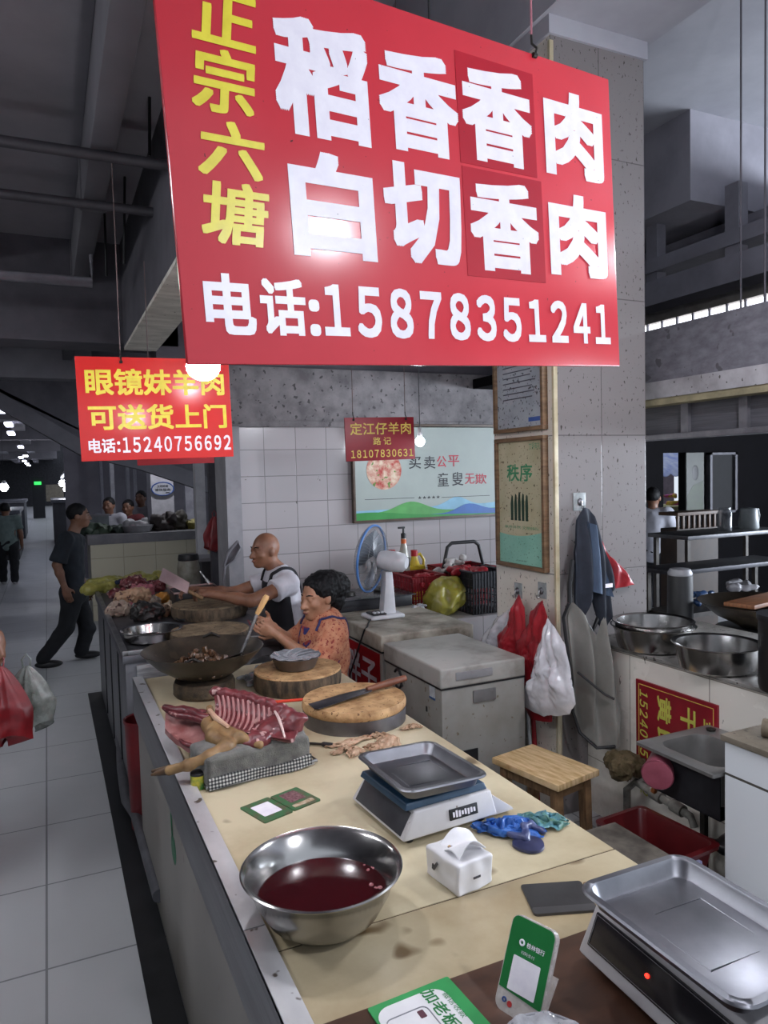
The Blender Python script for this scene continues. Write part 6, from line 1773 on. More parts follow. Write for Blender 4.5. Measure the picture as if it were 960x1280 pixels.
M_hang = mat('bag_string', '#7a1a22', rough=.6)

# ------------------------------------------------------------------ denim garment, apron and red bag on the front of the column
def cloth(name, label, cat, px, Y, m_, fold=.02, nf=5, seed=0, thick=.012, slant=0):
    P = [at_y(p[0], p[1], Y - slant * (p[0] - 700)) for p in px]; n = len(P)
    cen = sum(P, Vector()) / n
    t = thing(name, label, cat, (cen.x, Y, min(p.z for p in P)))
    out = []
    for i in range(n):
        a, b = P[i], P[(i+1) % n]
        for k in range(6): out.append(a.lerp(b, k / 6))
    N = len(out)
    xw = max(p.x for p in P) - min(p.x for p in P)
    def layer(off):
        def fn(u, v, th):
            i = int(round(v * N)) % N
            q = cen.lerp(out[i], u)
            s = (q.x - cen.x) / xw
            f = fold * math.sin(s * nf * 2 * PI + seed + (q.z - cen.z) * 3) * (.4 + .6 * (1 - u**4))
            f += fold * .7 * mnoise.noise(Vector((q.x * 8 + seed, q.z * 4, 0)))
            return Vector((q.x, q.y - .03 + f + off - .03 * (1 - u**2), q.z))
        return fn
    m = MB().grid(layer(0), 18, N).grid(layer(thick), 18, N)
    bmesh.ops.remove_doubles(m.bm, verts=m.bm.verts, dist=.0006)
    # close the rim
    m.build('fabric', m_, t, angle=70)
    return t, cen
M_denim = mat('denim', '#4a5a70', '#38465a', .85, scale=14, stretch=(1, 1, .3), bump=.2, bscale=200)
M_denim_d = mat('denim_dark', '#282d38', '#1e222b', .9, scale=12)
ap_m = mat('apron_grey', '#86847e', '#73716b', .8, scale=4)
ap, cen = cloth('apron', 'long grey apron with black edging hanging under the denim garment', 'apron', [(712, 752), (704, 770), (708, 800), (714, 850), (716, 890), (724, 915), (745, 934), (768, 932), (772, 890), (764, 840), (757, 800), (752, 770), (747, 775), (742, 795), (730, 775)], 2.955, ap_m, .030, 2.6, 1.0, slant=.0034)
pts = [at_y(*p, 2.925 - .0034 * (p[0] - 700)) for p in ((711, 754), (704, 772), (709, 810), (714, 850), (716, 890), (725, 916), (746, 935), (769, 933))]
MB().tube(pts, .008, 8).build('edging', M_rubber, ap)
MB().tube([at_y(*p, 2.885 - .0034 * (p[0] - 700)) for p in ((722, 840), (740, 855), (756, 868), (768, 874))], .006, 8).build('tie', M_rubber, ap)
pk = [at_y(*p, 2.905) for p in ((752, 872), (768, 868), (768, 890), (762, 898), (752, 892))]
MB().tube([at_y(*p, 2.93) for p in ((716, 700), (712, 730), (712, 756))], .012, 8).tube([at_y(*p, 2.93) for p in ((728, 770), (740, 790), (748, 772))], .012, 8).build('neck_strap', M_rubber, ap)
g1, _ = cloth('garment', 'dark blue denim garment hanging on the front of the column', 'clothing', [(724, 634), (718, 650), (716, 680), (712, 690), (714, 710), (715, 760), (724, 778), (728, 745), (738, 748), (744, 780), (752, 790), (760, 770), (758, 740), (764, 735), (762, 720), (752, 690), (745, 668), (738, 645), (732, 636)], 2.955, M_denim_d, .020, 3.2, 2.0)
MB().grid(lambda u, v, t: at_y(736 + 6 * u + v * (10 + 14 * u), 652 + 88 * u + 6 * v, 2.885) + Vector((0, .018 * math.sin(v * 7 + u * 3) + t, 0)), 16, 10, .008).build('faded_panel', M_denim, g1)
MB().box(tuple(at_y(757, 735, 2.88)), tuple(at_y(765, 729, 2.885) + Vector((0, .003, 0)))).build('tag', M_text_w, g1, smooth=False)
rb_, _ = cloth('carrier_bag', 'dark red plastic bag hanging behind the denim garment', 'bag', [(742, 668), (748, 680), (755, 692), (770, 705), (784, 722), (788, 730), (768, 734), (752, 735), (744, 700)], 2.985, M_redbag, .012, 3, 5.0)

# pipes at the corner, red pole, broom sticks
a = at_x(612, 850, 2.29); b_ = at_x(610, 955, 2.29)
tag(MB().tube([Vector((2.315, a.y - .35, .95)), Vector((2.312, a.y - .42, 0.0))], .013, 10).build('red_pole', mat('pole_red', '#8f1f26', '#70171d', .5), None), 'thin red pole leaning between freezer and column', 'pole')
tag(MB().tube([Vector((2.325, 2.972, .55)), Vector((2.325, 2.972, 0))], .014, 10).build('drain_pipe', mat('pipe_ivory', '#b0a78f', '#958c76', .5), None), 'narrow ivory pipe down the column corner', 'pipe')
tag(MB().tube([Vector((2.29, 3.22, .75)), Vector((2.27, 3.12, 0.0))], .010, 10).build('broom_stick', mat('stick_grey', '#8d8f90', '#77797a', .5), None), 'pale grey stick leaning against the column behind the stool', 'pole')

# ------------------------------------------------------------------ wooden stool
C4 = [at_z(*p, .45) for p in ((613, 947), (667, 930), (750, 963), (697, 982))]
SM = frame_M((sum(C4, Vector()) / 4), C4[2] - C4[3] if False else (C4[3] - C4[0] + C4[2] - C4[1]), (0, 0, 1))
cs = sum(C4, Vector()) / 4
ln = ((C4[3] - C4[0]).length + (C4[2] - C4[1]).length) / 2; wd_ = ((C4[1] - C4[0]).length + (C4[2] - C4[3]).length) / 2
SM = frame_M((cs.x, cs.y, 0), (C4[3] - C4[0] + C4[2] - C4[1]), (0, 0, 1))
sl = thing('wooden_stool', 'pale wooden stool with square legs beside the counter', 'stool', M=SM)
lx, ly = ln / 2, wd_ / 2
MB().box((-lx, -ly, .422), (lx, ly, .452), .006).build('seat', M_wood, sl, local=True)
for sx in (-1, 1):
    for sy in (-1, 1):
        V = Matrix.Translation((sx * (lx - .05), sy * (ly - .045), 0))
        MB().prism([(-.02 + sx * .015, 0), (.02 + sx * .015, 0), (.022, .422), (-.022, .422)], -.02, .02, M=V, bev=.003).build('leg', M_wood_d, sl, local=True)
for sx in (-1, 1): MB().box((sx * (lx - .05) - .014, -ly + .05, .37), (sx * (lx - .05) + .014, ly - .05, .422), .002).build('rail', M_wood_d, sl, local=True)
for sy in (-1, 1): MB().box((-lx + .05, sy * (ly - .045) - .014, .37), (lx - .05, sy * (ly - .045) + .014, .422), .002).build('rail', M_wood_d, sl, local=True)

# ------------------------------------------------------------------ basins on the ledge
ZG = .916
def basin(label, x, y, z, r, h, m_, holes=False, steps=0):
    t = thing('steel_basin', label, 'basin', (x, y, z))
    MB().lathe([(.001, 0), (r * .78, 0), (r * .86, h * .08), (r * .93, h * .5), (r * .95, h * .9), (r * 1.04, h * .95), (r * 1.055, h * .985), (r * 1.03, h), (r * .93, h * .95), (r * .90, h * .5), (r * .83, h * .1), (r * .75, h * .03), (.001, h * .03)], 64, cap=False).build('bowl', m_, t, local=True)
    if holes:
        m = MB()
        for row in range(3):
            for i in range(30):
                a = 2 * PI * (i + .5 * (row % 2)) / 30
                rr = r * (.905 + .012 * row)
                z_ = h * (.45 + .14 * row)
                m.lathe([(.001, -.001), (.006, -.001), (.006, .001), (.001, .001)], 8, M=Matrix.Translation((rr * math.cos(a), rr * math.sin(a), z_)) @ Matrix.Rotation(a, 4, 'Z') @ Matrix.Rotation(PI / 2, 4, 'Y'), cap=False)
        o = m.build('drain_holes', M_black, t, local=True); o['kind'] = 'stuff'
    return t
b1 = at_z(816, 779, ZG + .122); b2_ = at_z(896, 801, ZG + .122)
basin('deep steel basin at the back of the ledge, under the perforated strainer', b1.x, b1.y, ZG, .190, .118, M_steel_b)
basin('perforated steel strainer nested in the deep basin on the ledge', b1.x, b1.y, ZG + .022, .183, .118, M_steel_b, True)
basin('shallow wide steel basin nearer the camera on the ledge', b2_.x, b2_.y, ZG, .178, .118, M_steel_b)
# black drum at the right edge
a = at_y(948, 800, 1.98)
tag(MB().lathe([(.001, 0), (.10, 0), (.105, .02), (.105, .27), (.112, .28), (.112, .30), (.001, .30)], 32, M=Matrix.Translation((at_z(948, 862, ZG).x + .09, at_z(948, 862, ZG).y - .06, ZG)), cap=False).build('black_bucket', mat('bucket_black', '#1b1c21', '#131418', .4), None), 'tall black bucket at the right end of the ledge', 'bucket')

# ------------------------------------------------------------------ maroon sign lying sideways on the half wall
A = at_x(795, 848, 2.52); Bq = at_x(897, 884, 2.52)
wS = A.y - Bq.y; hS = .43
vm = frame_M((2.518, A.y, A.z - hS), (0, -1, 0), (0, 0, 1))
vs = thing('hanging_sign', 'dark red sign turned on its side on the half wall behind the sink', 'sign', M=vm)
MB().box((0, 0, 0), (wS, .012, hS), .002).build('board', mat('sign_side_red', '#8f1626', '#7a1220', .35, scale=4), vs, local=True)
m = MB()
g_ = .018
for lo, hi in (((g_, -.001, g_), (g_ + .003, .001, hS - g_)), ((g_, -.001, hS - g_ - .003), (wS - g_, .001, hS - g_)), ((wS - g_ - .003, -.001, g_), (wS - g_, .001, hS - g_))): m.box(lo, hi)
m.build('border_line', _mc['gold_letters'], vs, local=True, smooth=False)
Mg = mat('lime_letters', '#c9c85a', '#b6b44c', .4)
txt('15240756692', wS * .055, wS * .165, -.12, hS * .90, -.001, Mg, vs, bold=.02, rot=90, shear=.2)
txt('黄', wS * .29, wS * .47, hS * .62, hS * .90, -.001, Mg, vs, bold=.03, rot=90)
txt('氏', wS * .29, wS * .47, hS * .22, hS * .56, -.001, Mg, vs, bold=.03, rot=90)
txt('干', wS * .58, wS * .76, hS * .60, hS * .88, -.001, Mg, vs, bold=.03, rot=90)
txt('羊', wS * .82, wS * .95, hS * .56, hS * .82, -.001, Mg, vs, bold=.03, rot=90)

# ------------------------------------------------------------------ sink
ZS = .695
S = [at_z(*p, ZS) for p in ((800, 932), (885, 893), (935, 905), (907, 968))]
x0, x1, y0, y1 = 2.11, 2.519, 1.835, 2.215
sk = thing('sink', 'steel sink on the half wall beside the white tiled cabinet', 'sink', (x0, y0, 0))
m = MB()
def rrl(ax, bx, ay, by, r, z, n=8):
    P = []
    for cx, cy, a0 in ((bx - r, by - r, 0), (ax + r, by - r, 90), (ax + r, ay + r, 180), (bx - r, ay + r, 270)):
        for k in range(n + 1):
            a = math.radians(a0 + 90 * k / n); P.append((cx + r * math.cos(a), cy + r * math.sin(a), z))
    return P
loops = [rrl(x0, x1, y0, y1, .008, ZS - .012), rrl(x0, x1, y0, y1, .008, ZS), rrl(x0 + .012, x1 - .03, y0 + .01, y1 - .012, .01, ZS + .004), rrl(x0 + .06, x1 - .10, y0 + .03, y1 - .05, .06, ZS), rrl(x0 + .065, x1 - .105, y0 + .035, y1 - .055, .06, ZS - .02), rrl(x0 + .075, x1 - .115, y0 + .045, y1 - .065, .06, ZS - .16), rrl(x0 + .11, x1 - .15, y0 + .08, y1 - .10, .05, ZS - .18)]
V = [p for L in loops for p in L]; n = len(loops[0]); Fc = []
for k in range(len(loops) - 1):
    for i in range(n): Fc.append((k*n+i, k*n+(i+1) % n, (k+1)*n+(i+1) % n, (k+1)*n+i))
Fc.append(tuple(range((len(loops)-1)*n, len(loops)*n)))
m.raw(V, Fc).build('basin', mat('sink_steel', '#8f8e8c', '#7a7977', .32, .55, scale=4), sk, angle=50)
MB().box((x0 + .055, y0 + .02, ZS - .19), (x1 - .09, y1 - .045, ZS - .185), .001).box((x0 + .055, y1 - .05, ZS - .19), (x1 - .09, y1 - .045, ZS - .01)).box((x0 + .055, y0 + .02, ZS - .19), (x0 + .060, y1 - .045, ZS - .01)).build('outer_shell', mat('sink_shell', '#3a3b40', '#2a2b2f', .45, .6, spots='#8d8c88', sscale=8, samount=.30), sk, smooth=False)
MB().lathe([(.001, 0), (.018, 0), (.02, .006), (.001, .012)], 20, M=Matrix.Translation((x1 - .055, y1 - .06, ZS + .004)), cap=False).build('tap_plug', M_iron, sk)
for (sx, sy) in ((x1 - .05, y1 - .02), (x1 - .05, y0 + .02)):
    MB().box((sx - .012, sy - .012, 0), (sx + .012, sy + .012, ZS - .012)).build('leg', M_iron, sk, smooth=False)
# black bag and bucket under the sink
crumple('rubbish_bag', 'black rubbish bag stuffed under the sink', 'bag', [(2.36, 2.04, .10), (2.40, 1.98, .22), (2.38, 2.10, .05)], .12, mat('bin_bag', '#1e1e22', '#141417', .3), 70, h=.012, flat=.4)
c = at_x(836, 968, 2.21)
pb = thing('plastic_tub', 'dull pink plastic tub hanging on its side under the sink corner', 'tub', c)
c = at_x(822, 968, 2.10)
V = Matrix.Translation(c) @ Vector((-.80, -.58, -.12)).to_track_quat('Z', 'Y').to_matrix().to_4x4()
MB().lathe([(.001, -.14), (.042, -.14), (.048, -.13), (.057, 0), (.061, .003), (.060, .006), (.053, .0), (.043, -.128), (.001, -.13)], 36, M=V, cap=False).build('tub', mat('tub_pink', '#9a5060', '#80404e', .35), pb)
MB().lathe([(.001, -.0), (.057, -.0), (.057, .007), (.04, .010), (.001, .008)], 36, M=V, cap=False).build('lid', mat('tub_lid', '#a85a6a', '#8e4856', .35), pb)
# brown sponge, valve, pipes at the foot of the wall
c = at_x(785, 962, 2.44)
o = SDF(.006, .02)
for k_ in range(7): o.ell((2.41 + .05 * math.sin(k_ * 2.3), c.y + .05 * math.cos(k_ * 1.7), c.z + .03 + .03 * math.sin(k_ * 3.1)), (.055, .05, .042))
tag(o.build('scouring_pad', mat('matted_brown', '#5e5038', '#42381f', .95, scale=30, bump=.6), None, jitter=.016, jscale=45), 'brown matted scouring pad on the wet pipes beside the pink tub', 'pad')
pv = thing('water_pipe', 'grey water pipe with orange valve along the foot of the half wall', 'pipe', (2.46, 2.39, 0))
m = MB().tube([(2.44, 2.62, 0), (2.44, 2.62, .27), (2.44, 2.56, .33), (2.44, 2.24, .30), (2.44, 2.22, .26)], .017, 12).tube([(2.44, 2.54, .33), (2.50, 2.52, .37), (2.53, 2.52, .37)], .017, 12)
m.tube([(2.44, 2.46, .32), (2.44, 2.40, .315)], .027, 12).tube([(2.44, 2.34, .31), (2.44, 2.28, .305)], .027, 12)
m.build('pipe', mat('pipe_dirty', '#8a8880', '#5c5a54', .6, scale=20), pv)
MB().tube([(2.42, 2.43, .34), (2.41, 2.40, .40), (2.42, 2.34, .41)], [.014, .012, .016], 10).build('valve_handle', mat('valve_orange', '#b06a2c', '#8a4e1c', .5), pv)
# red tub on a low black crate
Rz = .30
rt = thing('plastic_tub', 'dark red rectangular plastic tub under the sink', 'tub', (2.03, 2.03, .24))
def tubl(w, d, z, r=.03): return [(p[0], p[1], z) for p in rrl(-w / 2, w / 2, -d / 2, d / 2, r, 0)]
loops = [tubl(.18, .28, 0), tubl(.235, .345, .17), tubl(.26, .37, .175), tubl(.265, .375, .165), tubl(.27, .38, .18), tubl(.23, .34, .182), tubl(.22, .33, .17), tubl(.17, .27, .008)]
V = [p for L in loops for p in L]; n = len(loops[0]); Fc = []
for k in range(len(loops) - 1):
    for i in range(n): Fc.append((k*n+i, k*n+(i+1) % n, (k+1)*n+(i+1) % n, (k+1)*n+i))
Fc.append(tuple(range(n))[::-1]); Fc.append(tuple(range((len(loops)-1)*n, len(loops)*n)))
m = MB().raw(V, Fc); m.bm.transform(Matrix.Rotation(math.radians(4), 4, 'Z'))
m.build('tub', mat('tub_red', '#561216', '#420d10', .3, scale=5), rt, local=True)
MB().box((-.05, -.20, .13), (.02, -.185, .16), .003).build('sticker', mat('sticker_blue', '#a8a8b4', '#3a4a8c', .4, scale=60), rt, local=True)
kr = thing('crate', 'low black crate carrying the dark red tub', 'crate', (2.03, 2.03, 0))
MB().box((-.10, -.14, 0), (.10, .14, .24), .006).build('crate', mat('crate_black', '#1a1a1d', '#121214', .6), kr, local=True)
# stained board on a low stand between counter and red tub
db = thing('stained_board', 'grey stained board with white edge between counter and red tub', 'board', (1.60, 1.80, 0))
a, b_ = at_z(706, 1050, .58), at_z(757, 1086, .58)
MB().box((1.50, 1.45, .565), (1.72, 1.905, .585), .002).build('board', mat('stained_grey', '#756e64', '#332d27', .6, scale=7, detail=9, lo=.36, hi=.66), db)
MB().box((1.488, 1.45, .56), (1.50, 1.91, .588), .002).build('white_edge', mat('white_edge', '#c9c5bb', '#aaa598', .5), db)
for sx in (1.53, 1.69):
    for sy in (1.5, 1.87): MB().box((sx - .015, sy - .015, 0), (sx + .015, sy + .015, .565)).build('leg', M_iron, db, smooth=False)
# white tiled cabinet at the right edge, pipe sleeve on it
wc_ = thing('tiled_cabinet', 'white tiled cabinet with stone top at the right edge', 'cabinet', (2.155, .9, 0))
MB().box((2.155, .9, 0), (2.515, 1.825, .82), .002).build('body', tile_mat('cabinet_tiles', '#e6eaee', '#57544f', 3.0, .60, 'YZ', rough=.2, msize=.005, dirt='#57504a', damount=.27, dscale=22, off=(.3, .50), var=.02), wc_, smooth=False)
MB().box((2.14, .89, .82), (2.518, 1.832, .842), .003).build('stone_top', mat('stone_top', '#8b8274', '#6a6154', .5, scale=10, spots='#4a4238', sscale=30, samount=.36), wc_)
a = at_z(935, 908, .81)
tag(MB().tube([(2.25, 1.745, .874), (2.315, 1.61, .874)], .032, 20, cap=False).tube([(2.25, 1.745, .874), (2.315, 1.61, .874)], .024, 20, cap=False).tube([(2.26, 1.725, .874), (2.265, 1.715, .874)], .028, 20).build('pipe_sleeve', mat('sleeve_brown', '#8a7c68', '#5c5142', .7, scale=12), None), 'short brown pipe sleeve lying on the stone top at the right edge', 'pipe')

# ------------------------------------------------------------------ the dim shop behind the half wall
def table2(label, p0, p1, Y0, Y1, m_, z=None):
    """steel table whose front top edge runs from pixel p0 to p1"""
    a = at_y(*p0, Y0); b = at_y(*p1, Y0)
    t = thing('steel_table', label, 'table', (a.x, Y0, 0))
    zt = (a.z + b.z) / 2
    MB().box((a.x, Y0, zt - .03), (b.x, Y1, zt), .004).build('tabletop', m_, t)
    for x in (a.x + .03, b.x - .06):
        for y in (Y0 + .03, Y1 - .06): MB().box((x, y, 0), (x + .03, y + .03, zt - .03)).build('leg', M_iron, t, smooth=False)
    return a.x, b.x, zt
tx0, tx1, tz = table2('long steel table with shiny edge in the dim shop behind the basins', (860, 669), (985, 662), 3.95, 4.35, mat('worn_table_steel', '#5a5a5c', '#3f3f42', .4, .8, scale=4))
ux0, ux1, uz = table2('lower grey steel table in front of the shiny-edged table', (842, 700), (990, 712), 3.60, 3.92, mat('dark_table_steel', '#3c3c40', '#2c2c30', .45, .8, scale=4))
# kettle, glass jar, wooden crate, dark boxes
c = at_y(936, 660, 4.15)
kt = thing('kettle', 'pale plastic kettle on the shiny-edged table', 'kettle', (c.x, 4.15, tz))
MB().lathe([(.001, 0), (.075, 0), (.078, .01), (.066, .15), (.06, .165), (.001, .17)], 28, cap=False).build('body', mat('kettle_pale', '#6d7476', '#5a6062', .4), kt, local=True)
MB().tube([(.055, 0, .155), (.105, 0, .15), (.115, 0, .10), (.105, 0, .05), (.07, 0, .03)], .011, 8).build('handle', _mc['kettle_pale'], kt, local=True)
c = at_y(906, 655, 4.15)
tag(MB().lathe([(.001, 0), (.055, 0), (.055, .14), (.045, .16), (.045, .18), (.001, .18)], 24, M=Matrix.Translation((c.x, 4.15, tz)), cap=False).build('glass_jar', mat('dim_glass', '#5a5d62', '#3f4146', .1, alpha=.6), None), 'dim glass jar left of the kettle', 'jar')
c = at_y(868, 665, 4.9)
wcx = thing('wooden_crate', 'brown slatted wooden crate in the dim shop behind the tables', 'crate', (c.x, 4.9, 0))
a, b_ = at_y(846, 645, 4.9), at_y(898, 655, 4.9)
m = MB().box((a.x, 4.9, 0), (b_.x, 5.1, b_.z - .02), .01)
m.build('cabinet', mat('crate_brown', '#2f2016', '#21160f', .7), wcx)
m = MB()
for i in range(9):
    xx = a.x + (b_.x - a.x) * i / 8
    m.box((xx - .012, 4.88, b_.z - .02), (xx + .012, 4.9, a.z), .003)
m.box((a.x - .02, 4.87, a.z), (b_.x + .02, 5.1, a.z + .03), .004)
m.build('slats', mat('slat_brown', '#4f3623', '#3a2718', .6), wcx)
# wok with an orange board
c = at_z(905, 790, .93)
wx = 3.92; wy = 3.05
bt_ = thing('dark_stand', 'low dark stand under the wide black wok behind the basins', 'stand', (wx, wy, 0))
MB().lathe([(.001, 0), (.26, 0), (.26, .80), (.001, .80)], 32, cap=False).build('stand', M_black, bt_, local=True)
w2 = thing('wok', 'wide black wok behind the steel basins in the dim shop', 'wok', (wx, wy, .80))
MB().lathe([(.001, .0), (.12, .01), (.26, .08), (.36, .16), (.365, .165), (.355, .165), (.25, .09), (.11, .02), (.001, .012)], 56, cap=False).build('pan', _mc['wok_black'], w2, local=True)
V = Matrix.Translation((wx, wy, .972)) @ Matrix.Rotation(.25, 4, 'Z') @ Matrix.Rotation(.02, 4, 'Y')
tag(MB().box((-.30, -.09, -.012), (.40, .09, .012), .004, M=V).build('wooden_board', mat('orange_board', '#8a5a38', '#6a4128', .6, scale=8, stretch=(1, 8, 1)), None), 'orange-brown board lying across the wide wok', 'board')
# black canister with white lid
c = at_y(850, 740, 3.35)
bc = thing('canister', 'black canister with white lid standing right of the column', 'canister', (c.x, 3.35, 0))
MB().box((c.x - .09, 3.26, 0), (c.x + .09, 3.44, .78), .01).build('pedestal', M_black, bc)
MB().lathe([(.001, .78), (.075, .78), (.078, .80), (.075, 1.12), (.001, 1.12)], 28, M=Matrix.Translation((c.x, 3.35, 0)), cap=False).build('body', M_rubber, bc)
MB().lathe([(.001, 1.12), (.072, 1.12), (.074, 1.135), (.06, 1.16), (.001, 1.165)], 28, M=Matrix.Translation((c.x, 3.35, 0)), cap=False).build('lid', mat('lid_white', '#85858a', '#737378', .4), bc)
# bags under the table
c = at_y(878, 745, 3.75); crumple('plastic_bag', 'dark blue plastic bag under the lower steel table', 'bag', [(c.x, 3.75, c.z - .06), (c.x + .04, 3.78, c.z)], .08, mat('dim_blue_bag', '#23406a', '#1a3050', .4), 80, h=.01)
c = at_y(930, 728, 3.7); crumple('plastic_bag', 'whitish plastic bag under the lower steel table at the right', 'bag', [(c.x, 3.70, c.z - .05), (c.x + .08, 3.72, c.z - .04)], .09, mat('dim_white_bag', '#a8a6aa', '#8a888c', .4), 81, h=.01)
sh = thing('low_shelf', 'dark low shelf carrying the bags under the lower steel table', 'shelf', (ux0, 3.62, 0))
zz = at_y(878, 745, 3.75).z - .08
MB().box((ux0 + .05, 3.62, zz - .03), (ux1 + .2, 3.92, zz)).build('board', M_iron, sh, smooth=False)
for xx in (ux0 + .08, ux1): MB().box((xx, 3.7, 0), (xx + .04, 3.85, zz - .03)).build('leg', M_iron, sh, smooth=False)
# poster of a person-free green scene beside the opening
a, b_ = at_y(858, 566, 6.97), at_y(880, 640, 6.97)
po = thing('wall_poster', 'green and pale poster beside the bright opening at the back of the shop', 'poster', M=frame_M((a.x, 6.97, b_.z), (1, 0, 0), (0, 0, 1)))
MB().box((0, 0, 0), (b_.x - a.x, .02, a.z - b_.z)).build('sheet', mat('poster_pale', '#3d403a', '#2c2e2a', .5, scale=2), po, local=True, smooth=False)
MB().prism([(0.01, .01), (b_.x - a.x - .01, .01), (b_.x - a.x - .01, .42), (.12, .36), (.01, .22)], -.002, .001).build('green_field', mat('poster_olive', '#243016', '#1b2511', .5), po, local=True, smooth=False)
MB().ball(((b_.x - a.x) * .5, 0, .52), (.06, .004, .1), 16).build('dark_figure', mat('poster_dark', '#1c1a1e', rough=.5), po, local=True)
# white-shirted person in the shop
J = standing(6.5, 816, 611, 800, (.8, .6, 0), w=.16)
person('person in white shirt standing in the dim shop right of the column', J, M_skin_d, (J['pelvis'].x, 6.5, 0), h=.010, clothes=(('shirt', mat('white_shirt', '#b9b9c2', '#a3a3ac', .9), dict(sleeve=.7, g=.02)), ('trousers', M_navy2, {}), ('shoes', M_rubber, {})))
# outside: awning and pot
a, b_ = at_y(829, 582, 9.5), at_y(870, 583, 9.5)
aw = thing('awning', 'blue and white scalloped awning outside the bright opening', 'awning', (a.x, 9.5, 0))
W_ = b_.x - a.x + 1.2
def awf(u, v, t):
    sc_ = -.05 * abs(math.sin(u * 26)) if v > .99 else 0
    return Vector((a.x - .3 + W_ * u, 10.5 - 1.0 * v, a.z + .5 - .65 * v + sc_ + t))
MB().grid(awf, 104, 6, .01).build('canopy', mat('awning_blue', '#8a9ad8', '#c9d0ea', .7, scale=6), aw)
for xx in (a.x - .2, a.x + W_ - .4): MB().tube([(xx, 9.7, 0), (xx, 9.7, a.z + .05)], .02, 8).build('pole', M_steel, aw)
c = at_y(842, 612, 8.8)
crumple('market_goods', 'pink and yellow goods seen outside under the awning', 'goods', [(c.x, 8.8, c.z - .12), (c.x + .06, 8.85, c.z - .25)], .12, mat('pink_yellow', '#c85aa0', '#b89a3c', .7, scale=5, lo=.48, hi=.52), 90, h=.015)
gt = thing('goods_table', 'table outside the opening under the pink and yellow goods', 'table', (c.x, 8.8, 0))
MB().box((c.x - .5, 8.5, c.z - .33), (c.x + .9, 9.2, c.z - .25), .01).build('tabletop', mat('sun_table', '#b9b48a', '#a39e76', .7), gt)
for xx in (c.x - .45, c.x + .85): MB().box((xx, 8.55, 0), (xx + .05, 9.1, c.z - .33)).build('leg', M_wood_d, gt, smooth=False)
# ------------------------------------------------------------------ lamps
def lamp(label, p, r=.045, strength=60, col='#f4f6ff', top=None, group=None, flat=1.0):
    t = thing('hanging_bulb', label, 'lamp', (p[0], p[1], p[2] - r), group=group)
    P = Vector(p)
    MB().ball(P, (r, r, r * flat), 24).build('bulb', emit('bulb_%s_%g' % (col, strength), col, strength), t)
    MB().tube([P + Vector((0, 0, r * flat * .85)), P + Vector((0, 0, r * flat + .05)), P + Vector((0, 0, r * flat + .07))], [r * .6, r * .45, r * .3], 16).build('socket', M_white_pl, t)
    top = top or p[2] + .6
    MB().tube([P + Vector((0, 0, r * flat + .07)), Vector((P.x, P.y, top))], .003, 6).build('flex', M_cord, t)
    return t
pA = at_y(254, 458, 1.95)
lamp('bright white bulb hanging just below and behind the big red sign', pA, .044, 130, top=4.9, flat=.85)
pB = at_y(525, 552, 4.75)
lamp('small bright bulb beside the dark red sign in front of the banner', pB, .035, 90, top=5.0)
lamp('bulb over the near end of the counter, out of frame', (1.52, -.21, 2.71), .055, 360, top=5.0)
lamp('added bulb, unseen behind the big red sign, over the middle of the counter', (1.0, 1.80, 2.50), .045, 150, top=5.0)  # unseen fill bulb, added to brighten the marble from above
lamp('added bulb over the cross counter, unseen behind the mid-size red sign', at_y(215, 548, 10.7), .06, 150, top=5.0)  # added out of sight to lift the dark far stalls
lamp('added fill bulb over the sink bay, out of frame at the right', (2.42, 1.50, 2.62), .05, 330, top=4.03)  # extra unseen bulb, added to light the half wall and cabinet
for i, (x, y) in enumerate(((-1.35, 2.6), (-1.35, 5.6))):  # two unseen strips added to throw light on the aisle floor
    t = thing('strip_light', ('added strip light over the aisle beside the near counter, out of frame', 'added strip light over the aisle beside the second counter, out of frame')[i], 'lamp', (x, y, 2.9), group='strip lights down the far aisle')
    MB().box((x - .05, y - .6, 2.9), (x + .05, y + .6, 2.95), .01).build('tube', emit('strip_glow_added', '#eef1f8', 34), t)
    MB().box((x - .03, y - .6, 2.95), (x + .03, y + .6, 2.98)).tube([(x, y, 2.97), (x, y, 3.43)], .01, 6).build('housing', M_steel_dull, t, smooth=False)
# bulbs and strip lights down the dim aisle
for i, (x, y, Y, r, lab) in enumerate(((5, 609, 22, .11, 'glowing bulb over the far left stalls at the frame edge'), (78, 604, 24, .10, 'left one of two glowing bulbs above the walking man'), (84, 611, 23, .10, 'right one of two glowing bulbs above the walking man'), (101, 607, 24, .055, 'small glowing bulb right of the pair above the walking man'))):
    lamp(lab, at_y(x, y, Y), r, 26, top=3.43 if at_y(x, y, Y).x < .5 else 5.0)
for i, (x, y, w) in enumerate(((2, 513, 1), (11, 531, 1), (14, 542, 1), (26, 559, 1), (32, 570, 1), (42, 581, 1), (44, 586, 1), (46, 590, 1), (47, 593, 1))):
    p = at_z(x, y, 2.92)
    if i > 4: p = Vector((-.95 - .01 * i, 31 + 6.0 * (i - 4), 2.92))
    t = thing('strip_light', 'strip light %s in the row down the far aisle ceiling' % ('nearest the camera', 'second from the camera', 'third from the camera', 'fourth from the camera', 'fifth from the camera', 'fourth from the far end', 'third from the far end', 'second from the far end', 'at the far end')[i], 'lamp', (p.x, p.y, 2.9), group='strip lights down the far aisle')
    d = .25 + .006 * p.y
    MB().box((p.x - .05 - .001 * p.y, p.y - d, 2.9), (p.x + .05 + .001 * p.y, p.y + d, 2.95), .01).build('tube', emit('strip_glow', '#dfe4ff', 7 if i > 2 else 7), t)
    MB().box((p.x - .03, p.y - d, 2.95), (p.x + .03, p.y + d, 2.98)).tube([(p.x, p.y, 2.97), (p.x, p.y, 3.43)], .01, 6).build('housing', M_steel_dull, t, smooth=False)
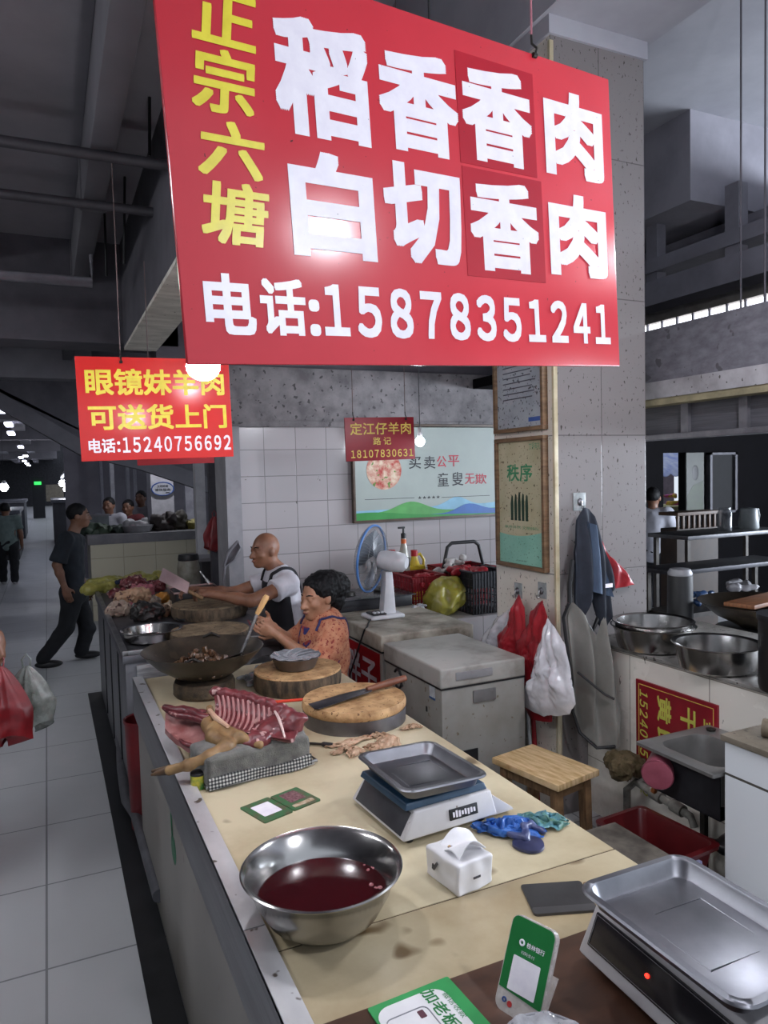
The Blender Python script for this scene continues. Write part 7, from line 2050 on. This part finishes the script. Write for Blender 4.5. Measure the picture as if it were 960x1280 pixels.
t = thing('strip_light', 'short slanting strip light above the far stall right of the aisle', 'lamp', at_y(80, 585, 20))
p0, p1 = at_y(84, 590, 16), at_y(77, 597, 20)
MB().tube([p0, p1], .03, 8).build('tube', emit('strip_glow_dim', '#d8dcf0', .8), t)
MB().tube([p0.lerp(p1, .3), Vector((p0.lerp(p1, .3).x, p0.lerp(p1, .3).y, 3.42))], .012, 6).tube([p0 + Vector((0, 0, .05)), p1 + Vector((0, 0, .05))], .03, 6).build('housing', M_steel_dull, t)

# ------------------------------------------------------------------ groups of like things
GROUPS = {'hanging_sign': 'hanging red signs', 'hanging_bulb': 'hanging bulbs', 'chopping_block': 'round chopping blocks', 'steel_basin': 'steel basins',
          'meat_piece': 'meat heaped on the second counter', 'vegetable_heap': 'vegetables on the cross counter', 'carrier_bag': 'carrier bags on the hooks', 'adhesive_hook': 'adhesive hooks on the column',
          'chest_freezer': 'chest freezers', 'weighing_scale': 'weighing scales', 'basket': 'shopping baskets on the ledge', 'bottle': 'bottles on the ledge', 'skin_scrap': 'scraps of skin on the marble',
          'framed_poster': 'framed posters on the column', 'market_counter': 'market counters', 'cleaver': 'cleavers', 'wok': 'woks', 'steel_table': 'steel tables in the shop', 'ceiling_pipe': 'pipes under the left ceiling',
          'hanging_wire': 'wires under the left ceiling', 'shopping_bag': 'bags in the hand at the left edge', 'plastic_bag': 'crumpled plastic bags', 'steel_bowl': 'steel bowls on the near counter'}
for o in COL.objects:
    k = o.name.split('.')[0]
    if o.parent is None and 'label' in o and 'group' not in o and k in GROUPS: o['group'] = GROUPS[k]
# pieces that belong to a part go one level deeper
SUB = {'label_print': 'rating_label', 'indicator_light': 'display', 'display_line': 'display', 'froth': 'blood', 'buttons': 'switch_panel', 'cage_badge': 'cage',
       'motor_grille': 'motor', 'pack_sticker': 'pack', 'pack_print': 'pack', 'label_band': 'energy_label', 'orange_collar': 'body', 'cap': 'body', 'valve_handle': 'pipe',
       'blue_badge': 'plate', 'red_badge': 'plate', 'checked_band': 'cloth', 'burner': 'top_plate', 'drain_holes': 'bowl', 'sinew': 'loin'}
for o in list(COL.objects):
    k = o.name.split('.')[0]
    if o.parent is not None and k in SUB and o.parent.parent is None:
        for s_ in o.parent.children:
            if s_.name.split('.')[0] == SUB[k] and s_ is not o:
                o.parent = s_; break
for t_ in COL.objects:
    if t_.name.split('.')[0] == 'chest_freezer':
        lid = [c for c in t_.children if c.name.split('.')[0] == 'lid'][0]
        for c in list(t_.children):
            if c.name.split('.')[0] in ('handle', 'seal'): c.parent = lid
